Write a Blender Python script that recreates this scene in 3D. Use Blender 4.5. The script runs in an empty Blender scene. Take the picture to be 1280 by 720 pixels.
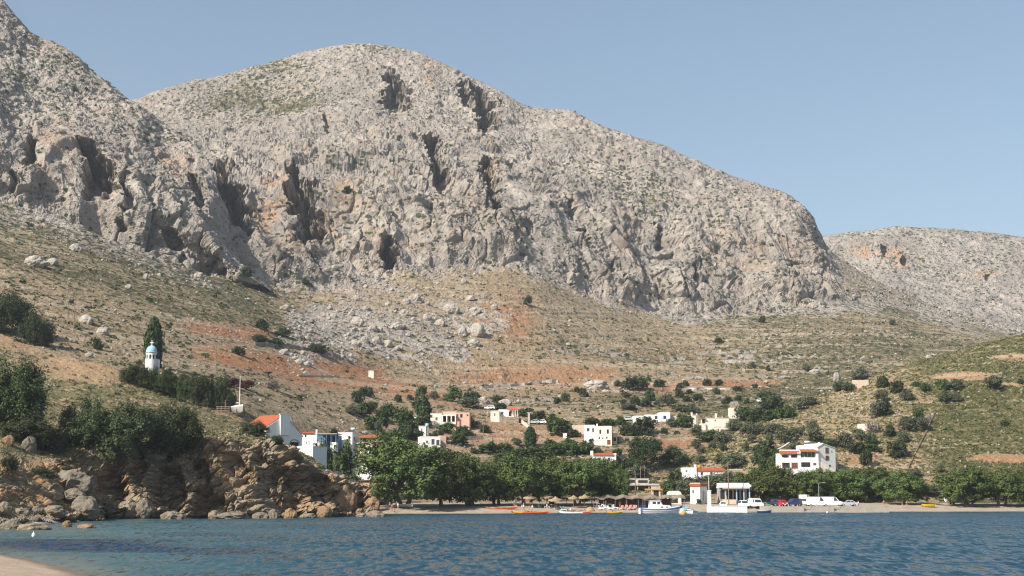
import bpy, math, random, time
import numpy as np
from mathutils import Vector, Matrix
from mathutils.bvhtree import BVHTree

T00 = time.time()
SC = bpy.context.scene
COL = SC.collection
rng = np.random.default_rng(7)
random.seed(7)

# ---------------------------------------------------------------- camera model (pixel units of the 1280x720 photograph)
FPX = 1778.0
HCAM = 3.9
PITCH = math.atan((619 - 360) / FPX)
CT, ST = math.cos(PITCH), math.sin(PITCH)

def z_of(py, Y):
    b = (360.0 - py) / FPX
    return HCAM + Y * (b * CT + ST) / (CT - b * ST)

def x_of(px, Y, z):
    r = (z - HCAM) / Y
    b = (r * CT - ST) / (CT + r * ST)
    return (px - 640.0) / FPX * Y / (CT - b * ST)

def ray(px, py):
    a, b = (px - 640.0) / FPX, (360.0 - py) / FPX
    return Vector((a, CT - b * ST, ST + b * CT)).normalized()

def at(px, py, Y):
    z = z_of(py, Y)
    return Vector((x_of(px, Y, z), Y, z))

# ---------------------------------------------------------------- noise (numpy)
_pr = np.random.default_rng(1234)
_PERM = _pr.permutation(256).astype(np.int32)
_PERM = np.concatenate([_PERM, _PERM, _PERM])
_g = _pr.normal(size=(256, 3)).astype(np.float32)
_GRAD = _g / np.linalg.norm(_g, axis=1, keepdims=True)
_JIT = _pr.random((256, 3)).astype(np.float32)

def perlin(P):
    """gradient noise about -1..1 at points P (...,3)"""
    P = np.asarray(P, dtype=np.float32)
    sh = P.shape[:-1]
    P = P.reshape(-1, 3)
    I = np.floor(P).astype(np.int32)
    F = P - I
    I &= 255
    U = F * F * F * (F * (F * 6 - 15) + 10)
    out = np.zeros(len(P), np.float32)
    for dx in (0, 1):
        wx = U[:, 0] if dx else 1 - U[:, 0]
        hx = _PERM[I[:, 0] + dx]
        for dy in (0, 1):
            wy = wx * (U[:, 1] if dy else 1 - U[:, 1])
            hy = _PERM[hx + I[:, 1] + dy]
            for dz in (0, 1):
                w = wy * (U[:, 2] if dz else 1 - U[:, 2])
                g = _GRAD[_PERM[hy + I[:, 2] + dz]]
                out += w * (g[:, 0] * (F[:, 0] - dx) + g[:, 1] * (F[:, 1] - dy) + g[:, 2] * (F[:, 2] - dz))
    return (out * 1.5).reshape(sh)

def fbm(P, octv=4, gain=0.5, lac=2.03):
    P = np.asarray(P, dtype=np.float32)
    s, a, t = 0.0, 1.0, 0.0
    for i in range(octv):
        s = s + a * perlin(P + 17.3 * i)
        t += a
        a *= gain
        P = P * lac
    return s / t

def ridged(P, octv=3, gain=0.5, lac=2.1):
    P = np.asarray(P, dtype=np.float32)
    s, a, t = 0.0, 1.0, 0.0
    for i in range(octv):
        s = s + a * (1 - 2 * np.abs(perlin(P + 31.7 * i)))
        t += a
        a *= gain
        P = P * lac
    return s / t

def worley(P):
    """(F1, F2, cell id 0..1) of jittered cells"""
    P = np.asarray(P, dtype=np.float32)
    sh = P.shape[:-1]
    P = P.reshape(-1, 3)
    I = np.floor(P).astype(np.int32)
    F = P - I
    n = len(P)
    f1 = np.full(n, 9.0, np.float32); f2 = np.full(n, 9.0, np.float32); cid = np.zeros(n, np.float32)
    for dx in (-1, 0, 1):
        hx = _PERM[(I[:, 0] + dx) & 255]
        for dy in (-1, 0, 1):
            hy = _PERM[hx + ((I[:, 1] + dy) & 255)]
            for dz in (-1, 0, 1):
                h = _PERM[hy + ((I[:, 2] + dz) & 255)]
                j = _JIT[h]
                d = np.sqrt((dx + j[:, 0] - F[:, 0]) ** 2 + (dy + j[:, 1] - F[:, 1]) ** 2 + (dz + j[:, 2] - F[:, 2]) ** 2)
                near = d < f1
                f2 = np.where(near, f1, np.minimum(f2, d))
                cid = np.where(near, h / 255.0, cid)
                f1 = np.where(near, d, f1)
    return f1.reshape(sh), f2.reshape(sh), cid.reshape(sh)

def sstep(a, b, x):
    t = np.clip((x - a) / (b - a), 0, 1)
    return t * t * (3 - 2 * t)

def gauss1(A, sig, axis):
    if sig <= 0: return A
    r = int(3 * sig) + 1
    k = np.exp(-0.5 * (np.arange(-r, r + 1) / sig) ** 2); k /= k.sum()
    A = np.moveaxis(A, axis, 0)
    # linear extrapolation at both ends keeps the border rows in place
    lo = 2 * A[0:1] - A[r:0:-1]
    hi = 2 * A[-1:] - A[-2:-r - 2:-1]
    B = np.concatenate([lo, A, hi], 0)
    out = sum(k[i] * B[i:i + len(A)] for i in range(2 * r + 1))
    return np.moveaxis(out, 0, axis)

# ---------------------------------------------------------------- linking helpers
def tag(o, label=None, cat=None, group=None, kind=None):
    if label: o['label'] = label
    if cat: o['category'] = cat
    if group: o['group'] = group
    if kind: o['kind'] = kind
    return o

def link(o, parent=None):
    COL.objects.link(o)
    if parent is not None: o.parent = parent
    return o

def empty(name, loc=(0, 0, 0), rz=0.0, label=None, cat=None, group=None):
    o = bpy.data.objects.new(name, None)
    o.empty_display_size = 0.3
    o.location = loc
    o.rotation_euler = (0, 0, rz)
    link(o)
    return tag(o, label, cat, group)

def np_mesh(name, V, F, mat=None, smooth=False):
    """mesh from numpy verts and one (n,3) or (n,4) face array"""
    me = bpy.data.meshes.new(name)
    V = np.ascontiguousarray(V, dtype=np.float32).reshape(-1, 3)
    F = np.ascontiguousarray(F, dtype=np.int32)
    k = F.shape[1]
    me.vertices.add(len(V)); me.vertices.foreach_set('co', V.ravel())
    me.loops.add(F.size); me.loops.foreach_set('vertex_index', F.ravel())
    me.polygons.add(len(F))
    me.polygons.foreach_set('loop_start', np.arange(0, F.size, k, dtype=np.int32))
    me.polygons.foreach_set('use_smooth', np.full(len(F), smooth, dtype=bool))
    me.update(calc_edges=True)
    if mat: me.materials.append(mat)
    return me

def grid_faces(nr, nc):
    i = np.arange(nr - 1)[:, None] * nc + np.arange(nc - 1)[None, :]
    return np.stack([i, i + 1, i + nc + 1, i + nc], -1).reshape(-1, 4)

def set_attr(me, name, A):
    at_ = me.color_attributes.new(name, 'FLOAT_COLOR', 'POINT')
    A = np.ascontiguousarray(A, dtype=np.float32).reshape(-1, 4)
    at_.data.foreach_set('color', A.ravel())

# ---------------------------------------------------------------- node material helper
class NM:
    def __init__(self, name):
        self.m = bpy.data.materials.new(name); self.m.use_nodes = True
        self.nt = self.m.node_tree
        self.b = self.nt.nodes['Principled BSDF']
        self.b.inputs['Specular IOR Level'].default_value = 0.25
        self.b.inputs['Roughness'].default_value = 0.85
        self._tc = None
    def n(self, typ, **kw):
        nd = self.nt.nodes.new(typ)
        for k, v in kw.items():
            if hasattr(nd, k): setattr(nd, k, v)
        return nd
    def l(self, a, b): self.nt.links.new(a, b)
    def coord(self, which='Object'):
        if self._tc is None: self._tc = self.n('ShaderNodeTexCoord')
        return self._tc.outputs[which]
    def geo(self): return self.n('ShaderNodeNewGeometry').outputs['Position']
    def mapping(self, vec, scale=(1, 1, 1), rot=(0, 0, 0)):
        mp = self.n('ShaderNodeMapping'); mp.inputs['Scale'].default_value = scale; mp.inputs['Rotation'].default_value = rot
        self.l(vec, mp.inputs['Vector']); return mp.outputs['Vector']
    def noise(self, vec, scale, detail=4, rough=0.55, dist=0.0):
        nd = self.n('ShaderNodeTexNoise'); nd.inputs['Scale'].default_value = scale
        nd.inputs['Detail'].default_value = detail; nd.inputs['Roughness'].default_value = rough; nd.inputs['Distortion'].default_value = dist
        self.l(vec, nd.inputs['Vector']); return nd.outputs['Fac']
    def voro(self, vec, scale, feature='F1', out='Distance'):
        nd = self.n('ShaderNodeTexVoronoi'); nd.feature = feature; nd.inputs['Scale'].default_value = scale
        self.l(vec, nd.inputs['Vector']); return nd.outputs[out]
    def ss(self, x, a, b, lo=0.0, hi=1.0):
        nd = self.n('ShaderNodeMapRange'); nd.interpolation_type = 'SMOOTHSTEP'
        for k, v in (('From Min', a), ('From Max', b), ('To Min', lo), ('To Max', hi)): nd.inputs[k].default_value = v
        self.l(x, nd.inputs['Value']); return nd.outputs['Result']
    def math(self, op, a, b=None, clamp=False):
        nd = self.n('ShaderNodeMath'); nd.operation = op; nd.use_clamp = clamp
        for i, v in enumerate((a, b)):
            if v is None: continue
            if isinstance(v, (int, float)): nd.inputs[i].default_value = v
            else: self.l(v, nd.inputs[i])
        return nd.outputs[0]
    def mix(self, f, a, b, blend='MIX'):
        nd = self.n('ShaderNodeMix'); nd.data_type = 'RGBA'; nd.blend_type = blend
        for s, v in ((0, f), (6, a), (7, b)):
            if isinstance(v, (int, float)): nd.inputs[s].default_value = v
            elif isinstance(v, (tuple, list)): nd.inputs[s].default_value = (*v[:3], 1)
            else: self.l(v, nd.inputs[s])
        return nd.outputs[2]
    def base(self, c):
        if isinstance(c, (tuple, list)): self.b.inputs['Base Color'].default_value = (*c[:3], 1)
        else: self.l(c, self.b.inputs['Base Color'])
    def bump(self, h, strength=0.5, dist=0.1):
        nd = self.n('ShaderNodeBump'); nd.inputs['Strength'].default_value = strength; nd.inputs['Distance'].default_value = dist
        self.l(h, nd.inputs['Height']); self.l(nd.outputs['Normal'], self.b.inputs['Normal'])
    def attr(self, name):
        nd = self.n('ShaderNodeAttribute'); nd.attribute_name = name; return nd
# ================================================================ TERRAIN
# Each landform is a sheet: curves from its foot to behind its crest, in (photo column, photo row, distance), then carved in 3-D.
def sheet_base(xs, rows, segs, smx=6.0, smy=14.0, smt=3.0):
    """rows: list of lists of (px, py, Y) or (px, 'z', z, Y). returns P[nr,nc,3], K[nr,nc]=row coordinate, PX, PY"""
    dx = xs[1] - xs[0]
    Ys, Zs = [], []
    for r in rows:
        px = np.array([p[0] for p in r], float)
        Y = gauss1(np.interp(xs, px, [p[-1] for p in r]), smy / dx, 0)
        if r[0][1] == 'z':
            z = gauss1(np.interp(xs, px, [p[2] for p in r]), smx / dx, 0)
        else:
            py = gauss1(np.interp(xs, px, [p[1] for p in r]), smx / dx, 0)
            z = z_of(py, Y)
        Ys.append(Y); Zs.append(z)
    Ys, Zs = np.array(Ys), np.array(Zs)
    K = np.concatenate([k + np.arange(n) / n for k, n in enumerate(segs)] + [[len(segs)]])
    k0 = np.minimum(K.astype(int), len(segs) - 1); f = (K - k0)[:, None]
    Y = Ys[k0] * (1 - f) + Ys[k0 + 1] * f
    Z = Zs[k0] * (1 - f) + Zs[k0 + 1] * f
    Y = gauss1(Y, smt, 0); Z = gauss1(Z, smt, 0)
    X = x_of(xs[None, :], Y, Z)
    return np.stack([X, Y, Z], -1), np.repeat(K[:, None], len(xs), 1)

def normals(P):
    du = np.gradient(P, axis=1); dv = np.gradient(P, axis=0)
    N = np.cross(du, dv)
    return N / (np.linalg.norm(N, axis=-1, keepdims=True) + 1e-9)

def pix(P):
    """photo column and row of world points"""
    dx, dy, dz = P[..., 0], P[..., 1], P[..., 2] - HCAM
    t = dy * CT + dz * ST
    return 640 + FPX * dx / t, 360 - FPX * (dz * CT - dy * ST) / t

def blob(PX, PY, x, y, w, h, slant=0.0, soft=0.25):
    """soft-edged slanted ellipse mask in columns/rows, about 1 inside"""
    u = (PX - x - slant * (PY - y)) / (w / 2); v = (PY - y) / (h / 2)
    return sstep(1 + soft, 1 - soft, np.sqrt(u * u + v * v))

def cleft(PX, PY, NA, NB, x, y, w, h, slant):
    """irregular recess: sheer on the sun side (left), easing out to the right"""
    yy = PY - y + 0.30 * h * NB
    u = (PX - x - slant * (PY - y) + (0.55 * w + 2) * NA) / (w / 2)
    v = yy / (h / 2)
    top_ = sstep(-1.05, -0.75, v) * sstep(1.15, 0.55, v)
    wid = 0.55 + 0.45 * np.clip(v + 0.4, -1, 1) ** 1
    return sstep(-1.15, -0.9, u) * sstep(1.5 * wid + 0.1, -0.3, u) * top_

TERR = {}
SHEETS = {}
def finish_sheet(name, P, mask, mat, smooth=False):
    nr, nc = P.shape[:2]
    me = np_mesh(name, P, grid_faces(nr, nc), mat, smooth)
    set_attr(me, 'mask', mask)
    o = bpy.data.objects.new(name, me); link(o)
    o['kind'] = 'structure'
    F = grid_faces(nr, nc)
    SHEETS[name] = (P, normals(P), mask)
    TERR[name] = BVHTree.FromPolygons(P.reshape(-1, 3).tolist(), F.tolist())
    return o

def hit(px, py, only=None):
    """point on the terrain that the photo shows at (px,py)"""
    o = Vector((0, 0, HCAM)); d = ray(px, py)
    best = None
    for k, b in TERR.items():
        if only and k not in only: continue
        h = b.ray_cast(o, d, 4000)
        if h[0] is not None and (best is None or h[3] < best[3]): best = (h[0], h[1], k, h[3])
    return best

def ground_z(x, y, only=None):
    best = None
    for k, b in TERR.items():
        if only and k not in only: continue
        h = b.ray_cast(Vector((x, y, 900)), Vector((0, 0, -1)), 2000)
        if h[0] is not None and (best is None or h[0].z > best): best = h[0].z
    return best

RES = 1.0   # columns of the photograph per terrain column

# ---------------------------------------------------------------- rock / slope material
def mat_mountain(name, near=1.0, rock_a=(0.435, 0.385, 0.335), rock_b=(0.265, 0.237, 0.21), ochre=(0.40, 0.26, 0.16),
                 straw=(0.285, 0.225, 0.145), soil=(0.33, 0.16, 0.082), green=(0.125, 0.12, 0.065), bush=(0.035, 0.045, 0.022)):
    m = NM(name)
    pos = m.geo(); a = m.attr('mask'); sep = m.n('ShaderNodeSeparateColor'); m.l(a.outputs['Color'], sep.inputs[0])
    R, G, B, A = sep.outputs[0], sep.outputs[1], sep.outputs[2], a.outputs['Alpha']
    n1 = m.noise(pos, 0.02 * near, 6, 0.6)
    n2 = m.noise(pos, 0.16 * near, 6, 0.65)
    n3 = m.noise(pos, 0.7 * near, 4, 0.6)
    rock = m.mix(m.ss(n2, 0.36, 0.66), rock_b, rock_a)
    rock = m.mix(m.math('MULTIPLY', m.ss(n3, 0.5, 0.72), 0.5), rock, tuple(0.62 * c for c in rock_b))
    rock = m.mix(m.math('MULTIPLY', m.ss(n1, 0.42, 0.62), 0.5), rock, tuple(0.8 * c for c in rock_b))
    # rain streaks and iron stains
    st = m.noise(m.mapping(pos, (0.11 * near, 0.11 * near, 0.012 * near)), 1.0, 5, 0.6)
    rock = m.mix(m.math('MULTIPLY', m.ss(st, 0.56, 0.72), 0.55), rock, (0.19, 0.18, 0.175))
    rock = m.mix(m.math('MULTIPLY', m.math('MULTIPLY', A, m.ss(m.noise(m.mapping(pos, (0.06 * near, 0.06 * near, 0.03 * near)), 1.0, 5, 0.65), 0.42, 0.62)), 0.8), rock, ochre)
    # earth
    earth = m.mix(G, straw, soil)
    earth = m.mix(m.math('MULTIPLY', m.ss(n3, 0.45, 0.7), 0.55), earth, tuple(0.6 * c for c in straw))
    tl = m.ss(m.noise(m.mapping(pos, (0.012 * near, 0.012 * near, 0.42 * near)), 1.0, 2, 0.5), 0.55, 0.63)
    earth = m.mix(m.math('MULTIPLY', tl, 0.55), earth, (0.38, 0.315, 0.23))
    gm = m.math('MULTIPLY', m.ss(m.math('ADD', m.math('SUBTRACT', m.noise(pos, 0.33 * near, 5, 0.7), m.math('MULTIPLY', tl, 0.10)), m.math('MULTIPLY', B, 0.42)), 0.62, 0.78), 0.9)
    earth = m.mix(gm, earth, m.mix(m.ss(n3, 0.4, 0.65), green, tuple(0.55 * c for c in green)))
    rm = m.ss(m.math('ADD', m.noise(pos, 0.27 * near, 5, 0.7), m.math('MULTIPLY', m.math('SUBTRACT', R, 0.5), 0.95)), 0.44, 0.56)
    col = m.mix(rm, earth, rock)
    # shrubs and cushions of thorn
    vn = m.n('ShaderNodeTexVoronoi'); vn.inputs['Scale'].default_value = 0.30 * near
    m.l(m.mapping(pos, (1, 1, 1.3)), vn.inputs['Vector'])
    sc = m.n('ShaderNodeSeparateColor'); m.l(vn.outputs['Color'], sc.inputs[0])
    rad = m.math('MULTIPLY', m.ss(m.math('ADD', sc.outputs[0], m.math('MULTIPLY', B, 0.6)), 0.60, 1.25), 0.66)
    dot = m.ss(m.math('SUBTRACT', m.math('ADD', vn.outputs['Distance'], m.math('MULTIPLY', n3, 0.3)), rad), 0.17, 0.10)
    col = m.mix(m.math('MULTIPLY', dot, 0.92), col, m.mix(sc.outputs[1], bush, (0.085, 0.095, 0.04)))
    m.base(col)
    m.b.inputs['Roughness'].default_value = 0.95
    m.b.inputs['Specular IOR Level'].default_value = 0.1
    h = m.math('ADD', n2, m.math('MULTIPLY', n3, 0.5))
    m.bump(h, 1.0, 2.6 / near)
    return m.m

MM = mat_mountain('limestone_slope')

def slabs(P, PX, PY, spots):
    """clean vertical faces: 1 where the rock is smooth"""
    s = sstep(0.10, 0.34, fbm(P * np.array([1, 1, 0.45]) / 48.0 + 310, 3))
    for (x, y, w, h) in spots: s = np.maximum(s, blob(PX, PY, x, y, w, h, 0.05, 0.5))
    return s

def rugged(P, N, cl, top, sl, smooth=0.0):
    """displacement along N: cl cliff weight, top weathered upper rock weight, sl scree/slope weight"""
    Q = P.copy()
    warp = np.stack([fbm(P / 60.0, 3), fbm(P / 60.0 + 40, 3), fbm(P / 60.0 + 80, 3)], -1)
    Q = P + warp * 16.0
    an = np.array([1, 1, 0.36], np.float32)
    d = np.zeros(P.shape[:2], np.float32)
    big = fbm(P * an / 130.0 + 5, 3)
    col1 = ridged(Q * an / 62.0, 2)
    col2 = ridged(Q * np.array([1, 1, 0.30]) / 24.0 + 9, 2)
    med = fbm(Q / 17.0 + 3, 3)
    f1, f2, cid = worley((P + warp * 5) * np.array([1, 1, 0.6]) / 11.0)
    g1, g2, gid = worley((P + warp * 3) / 4.6 + 50)
    fine = fbm(P / 4.2, 4, 0.68)
    gul = sstep(0.05, -0.35, fbm(Q * np.array([1, 1, 0.22]) / 46.0 + 70, 2))
    h1, h2, hid = worley((P + warp * 2) * np.array([1, 1, 0.8]) / 2.5 + 90)
    lump = 2.6 * np.maximum(0.72 - g1, 0) * (0.35 + gid) + 1.5 * np.maximum(0.66 - h1, 0) * (0.2 + hid)
    v1, v2, vid = worley(Q * np.array([1, 1, 0.30]) / 15.0 + 210)
    w1, w2, wid = worley((P + warp * 6) * np.array([1, 1, 0.42]) / 6.0 + 160)
    ledge = perlin(np.stack([P[..., 0] / 90, P[..., 1] / 90, (P[..., 2] + 0.12 * P[..., 0] + 9 * warp[..., 0]) / 7.0], -1))
    k_ = 1 - 0.58 * smooth
    d += cl * (9 * big + 8.5 * col1 + (1 - 0.45 * smooth) * (4.2 * col2 + 1.8 * med) + 6.0 * (1 - 0.5 * smooth) * (vid - 0.5) * sstep(0.0, 0.14, v2 - v1) - 2.4 * (1 - 0.75 * smooth) * sstep(0.10, 0.0, v2 - v1) + k_ * (2.6 * (wid - 0.5) * sstep(0.0, 0.2, w2 - w1) + 2.0 * fine + 0.6 * lump) + 1.2 * ledge * (1 - 0.6 * smooth) - 4.5 * gul)
    d += top * (7 * big + 4.0 * col1 + 1.8 * col2 + 1.6 * med + 2.6 * (vid - 0.5) * sstep(0.0, 0.2, v2 - v1) + 1.6 * (wid - 0.5) * sstep(0.0, 0.3, w2 - w1) + 0.8 * ledge + 1.5 * fine + 0.75 * lump)
    d += sl * (2.2 * big + 1.3 * med + 1.5 * np.maximum(0.55 - g1, 0) * (gid > 0.6) + 0.5 * fine)
    return d, dict(big=big, col1=col1, med=med, f1=f1, cid=cid, g1=g1, gid=gid, fine=fine)

# ---------------------------------------------------------------- main mountain with the slope below it
CLIFF = [(-260, 190, 665), (-100, 225, 680), (0, 250, 690), (50, 265, 695), (100, 280, 700), (150, 300, 707), (200, 318, 716), (240, 330, 728), (280, 340, 742),
         (320, 352, 756), (350, 362, 765), (400, 366, 780), (440, 358, 790), (500, 345, 806), (560, 338, 824), (600, 332, 836), (640, 332, 848), (680, 343, 860),
         (720, 363, 874), (760, 379, 886), (800, 393, 898), (850, 400, 910), (900, 398, 925), (950, 393, 940), (1000, 384, 960), (1050, 377, 990), (1100, 379, 1020),
         (1150, 390, 1040), (1200, 402, 1050), (1260, 418, 1060), (1400, 450, 1060), (1560, 480, 1060)]
SKY = [(-260, 200, 1150), (0, 170, 1180), (100, 148, 1200), (165, 126, 1210), (180, 120, 1215), (200, 113, 1220), (240, 102, 1230), (280, 95, 1240), (320, 83, 1245), (345, 77, 1250), (370, 67, 1250),
       (400, 59, 1250), (430, 54, 1250), (460, 53, 1250), (490, 57, 1250), (520, 64, 1245), (550, 76, 1240), (575, 88, 1235), (600, 101, 1230), (620, 111, 1225), (640, 124, 1220),
       (662, 137, 1215), (690, 138, 1210), (712, 140, 1205), (730, 147, 1200), (760, 159, 1195), (800, 174, 1185), (830, 184, 1180), (860, 197, 1170), (900, 213, 1160), (930, 226, 1150),
       (960, 236, 1140), (985, 247, 1130), (1000, 257, 1125), (1013, 270, 1120), (1020, 283, 1115), (1024, 300, 1112), (1030, 309, 1110), (1060, 330, 1112), (1100, 354, 1120),
       (1150, 376, 1125), (1200, 394, 1130), (1260, 414, 1130), (1400, 446, 1130), (1560, 476, 1130)]
SHORE = [(-260, 642), (470, 642), (600, 641.6), (700, 641.0), (800, 640.5), (900, 639.6), (1100, 639.3), (1280, 639.0), (1560, 639.0)]
def shoreline(dY, z): return [(x, 'z', z, HCAM * FPX / (py - 619) + dY) for x, py in SHORE]
MAIN_ROWS = [
    shoreline(-4, -1.2), shoreline(0, -0.05), shoreline(12, 1.25), shoreline(48, 2.2),
    [(-260, 480, 345), (150, 510, 330), (300, 545, 325), (380, 578, 345), (440, 600, 370), (480, 608, 385), (560, 613, 395), (800, 613, 405), (1000, 613, 405), (1560, 613, 410)],
    [(-260, 420, 360), (0, 440, 345), (150, 470, 352), (300, 500, 360), (400, 535, 395), (480, 552, 425), (560, 558, 440), (700, 562, 448), (800, 560, 450), (900, 560, 450), (1000, 560, 450), (1560, 570, 450)],
    [(-260, 390, 390), (0, 420, 380), (100, 436, 390), (200, 455, 400), (300, 476, 415), (400, 498, 450), (480, 508, 480), (560, 508, 500), (640, 509, 510), (800, 510, 515), (920, 508, 520), (1000, 506, 525), (1560, 510, 530)],
    [(-260, 280, 480), (0, 335, 480), (100, 368, 480), (200, 400, 485), (300, 430, 510), (400, 452, 570), (480, 470, 610), (560, 479, 635), (640, 482, 650), (720, 480, 655), (800, 478, 660), (900, 482, 660), (1000, 488, 660), (1100, 480, 670), (1280, 470, 690), (1560, 490, 690)],
    CLIFF,
    [(p[0], p[1] * 0.62 + np.interp(p[0], [q[0] for q in SKY], [q[1] for q in SKY]) * 0.38, p[2] + (70 if p[0] < 1020 else 22)) for p in CLIFF],
    [(p[0], p[1] * 0.78 + 0.22 * np.interp(p[0], [q[0] for q in CLIFF], [q[1] for q in CLIFF]), p[2] - (90 if p[0] < 1020 else 30)) for p in SKY],
    SKY,
    [(p[0], p[1] + 26, p[2] + 90) for p in SKY],
    [(p[0], p[1] + 160, p[2] + 420) for p in SKY],
]
xs = np.arange(-260, 1500, RES)
segs = [4, 8, 14, 30, 40, 46, 60, 90, 130, 110, 60, 14, 8]
P, K = sheet_base(xs, MAIN_ROWS, segs)
PX, PY = pix(P)
N = normals(P)
lowfade = sstep(6.2, 7.2, K)
nz = fbm(P / 90.0 + 11, 4)
cl = sstep(7.8, 8.2, K + 0.22 * nz) * (1 - sstep(9.0, 10.0, K + 0.5 * nz))
top = sstep(9.0, 10.0, K + 0.5 * nz) * (1 - 0.55 * sstep(10.7, 11.0, K))
right = sstep(1015, 1060, PX)
cl *= 1 - 0.8 * right; top *= 1 - 0.8 * right
scree = sstep(-0.1, 0.55, 1 - np.hypot((PX - 515 - 0.25 * (PY - 390)) / 165, (PY - 385) / 85) + 0.35 * nz + 0.55 * fbm(P / 22.0 + 61, 3))
scree = np.maximum(scree, sstep(0, 0.35, 1 - np.hypot((PX - 410) / 75, (PY - 415) / 52) + 0.3 * nz + 0.5 * fbm(P / 22.0 + 61, 3)))
scree = np.maximum(scree, 0.8 * sstep(0.0, 0.4, 1 - np.abs(K - 7.75 - 0.1 * nz) / 0.3) * sstep(360, 250, PX))
scree = np.maximum(scree, sstep(7.45, 7.95, K + 0.25 * nz + 0.2 * fbm(P / 22.0 + 61, 3)) * sstep(300, 360, PX) * sstep(690, 600, PX))
sl = (1 - sstep(7.95, 8.2, K)) * (0.12 + 0.88 * sstep(6.0, 7.4, K))
d, nzs = rugged(P, N, cl, top, sl * (0.8 + 0.8 * scree), slabs(P, PX, PY, [(345, 275, 62, 100), (430, 262, 60, 70), (520, 300, 50, 50), (585, 190, 36, 60), (640, 255, 44, 60), (960, 330, 50, 50), (800, 330, 40, 50)]))
# shadowed clefts and caves the photograph shows: (column, row, width, height, depth m, slant)
CAVES = [(494, 118, 21, 56, 27, 0.10), (604, 134, 18, 66, 32, 0.28), (583, 124, 9, 34, 16, 0.15), (545, 208, 13, 60, 24, 0.25), (612, 234, 15, 62, 27, 0.12),
         (378, 262, 25, 84, 34, 0.05), (284, 262, 26, 78, 34, 0.12), (266, 240, 18, 56, 26, 0.12), (485, 318, 15, 44, 24, 0.08),
         (412, 160, 7, 22, 7, 0.1), (712, 270, 6, 20, 7, 0.3), (722, 305, 8, 24, 9, 0.2), (762, 348, 8, 30, 8, 0.2),
         (826, 300, 9, 34, 8, 0.1), (868, 352, 7, 22, 7, 0.2), (388, 332, 12, 20, 9, 0.0), (653, 290, 7, 24, 7, 0.2)]
dent = np.zeros_like(d)
NA = fbm(P / 13.0 + 33, 4, 0.65) * 1.7; NB = fbm(P / 17.0 + 53, 3) * 1.5
for (x, y, w, h, dep, s) in CAVES:
    sel = (np.abs(PX - x) < 90) & (np.abs(PY - y) < h) & (K < 10.72)
    if not sel.any(): continue
    dent[sel] = np.maximum(dent[sel], 1.0 * dep * cleft(PX[sel], PY[sel], NA[sel], NB[sel], x, y, w * 1.25, h, s))
d = d - dent * 0.35
P = P + N * d[..., None]
P[..., 1] += dent * 0.9
# dry-stone terraces on the lower slope
terr = sstep(6.0, 6.4, K) * (1 - sstep(7.6, 7.9, K)) * sstep(500, 620, PX) * (1 - scree)
step = 3.4 + 0.8 * np.sin(P[..., 0] / 90.0)
zz = P[..., 2] + 2.0 * nz
fr = zz / step - np.floor(zz / step)
tno = sstep(-0.25, 0.3, fbm(P / np.array([60, 60, 8.0]) + 44, 3))
P[..., 2] += terr * tno * step * (sstep(0.72, 0.98, fr) - fr) * 0.6
# masks
R = np.maximum(sstep(7.68, 8.12, K + 0.32 * nz + 0.2 * fbm(P / 25.0 + 8, 3)), scree * (0.57 + 0.4 * nz))
R = R * (1 - 0.5 * right * sstep(8.0, 8.6, K))
fb = fbm(P / 70.0 + 90, 5)
ff = fbm(P * np.array([1, 1, 2.0]) / 24.0 + 190, 5)
R = np.maximum(R, sstep(0.25, 0.6, ff) * 0.62 * (K > 6.2))
band = np.maximum(terr, 0.8 * sstep(6.0, 6.4, K) * (1 - sstep(7.7, 7.95, K)) * sstep(560, 620, PX)) * (0.35 + 0.65 * tno) * sstep(0.62, 0.74, fr) * (1 - sstep(0.92, 0.99, fr)) * sstep(-0.3, 0.15, ff)
R = np.maximum(R, 0.80 * band)
# the gully of pale stones running down right of centre
gul = np.exp(-((PX - (715 + (PY - 385) * 1.05)) / 26.0) ** 2) * sstep(375, 395, PY) * (1 - sstep(470, 490, PY))
gul = np.maximum(gul, np.exp(-((PX - (900 + (PY - 440) * 1.9)) / 16.0) ** 2) * sstep(425, 440, PY) * (1 - sstep(488, 500, PY)))
R = np.maximum(R, gul * (0.40 + 0.35 * ff))
# red earth of the ploughed terraces on the left, straw elsewhere
def band_line(x0, y0, x1, y1, hw):
    yc = y0 + (PX - x0) * (y1 - y0) / (x1 - x0)
    return np.exp(-((PY - yc) / hw) ** 2) * sstep(x0 - 20, x0 + 12, PX) * sstep(x1 + 30, x1 - 10, PX)
red = np.maximum.reduce([band_line(250, 440, 470, 468, 9), band_line(270, 447, 360, 466, 6), band_line(360, 470, 520, 487, 10), band_line(240, 408, 330, 420, 8), band_line(470, 485, 560, 497, 7),
                         0.8 * band_line(780, 484, 960, 478, 6), 0.7 * band_line(560, 470, 760, 470, 14), 0.55 * band_line(600, 395, 660, 400, 26), 0.6 * band_line(560, 540, 720, 545, 12), 0.6 * band_line(800, 556, 880, 552, 9)])
G = np.clip(red * (1.05 + 0.7 * fb) + 0.10 + 0.35 * fb, 0, 1) * (K < 8.3)
B = np.clip(0.32 + 0.9 * fb, 0, 1)
green_left = sstep(0.0, 0.3, 1 - np.abs(K - 7.55) / 0.55) * sstep(420, 300, PX)
B = np.where(K < 8.0, np.clip(B * 0.6 + 0.32 * green_left + 0.2 * sstep(850, 950, PX) + 0.14 * sstep(620, 720, PX) - 0.8 * red, 0, 1), B * 0.45)
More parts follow.
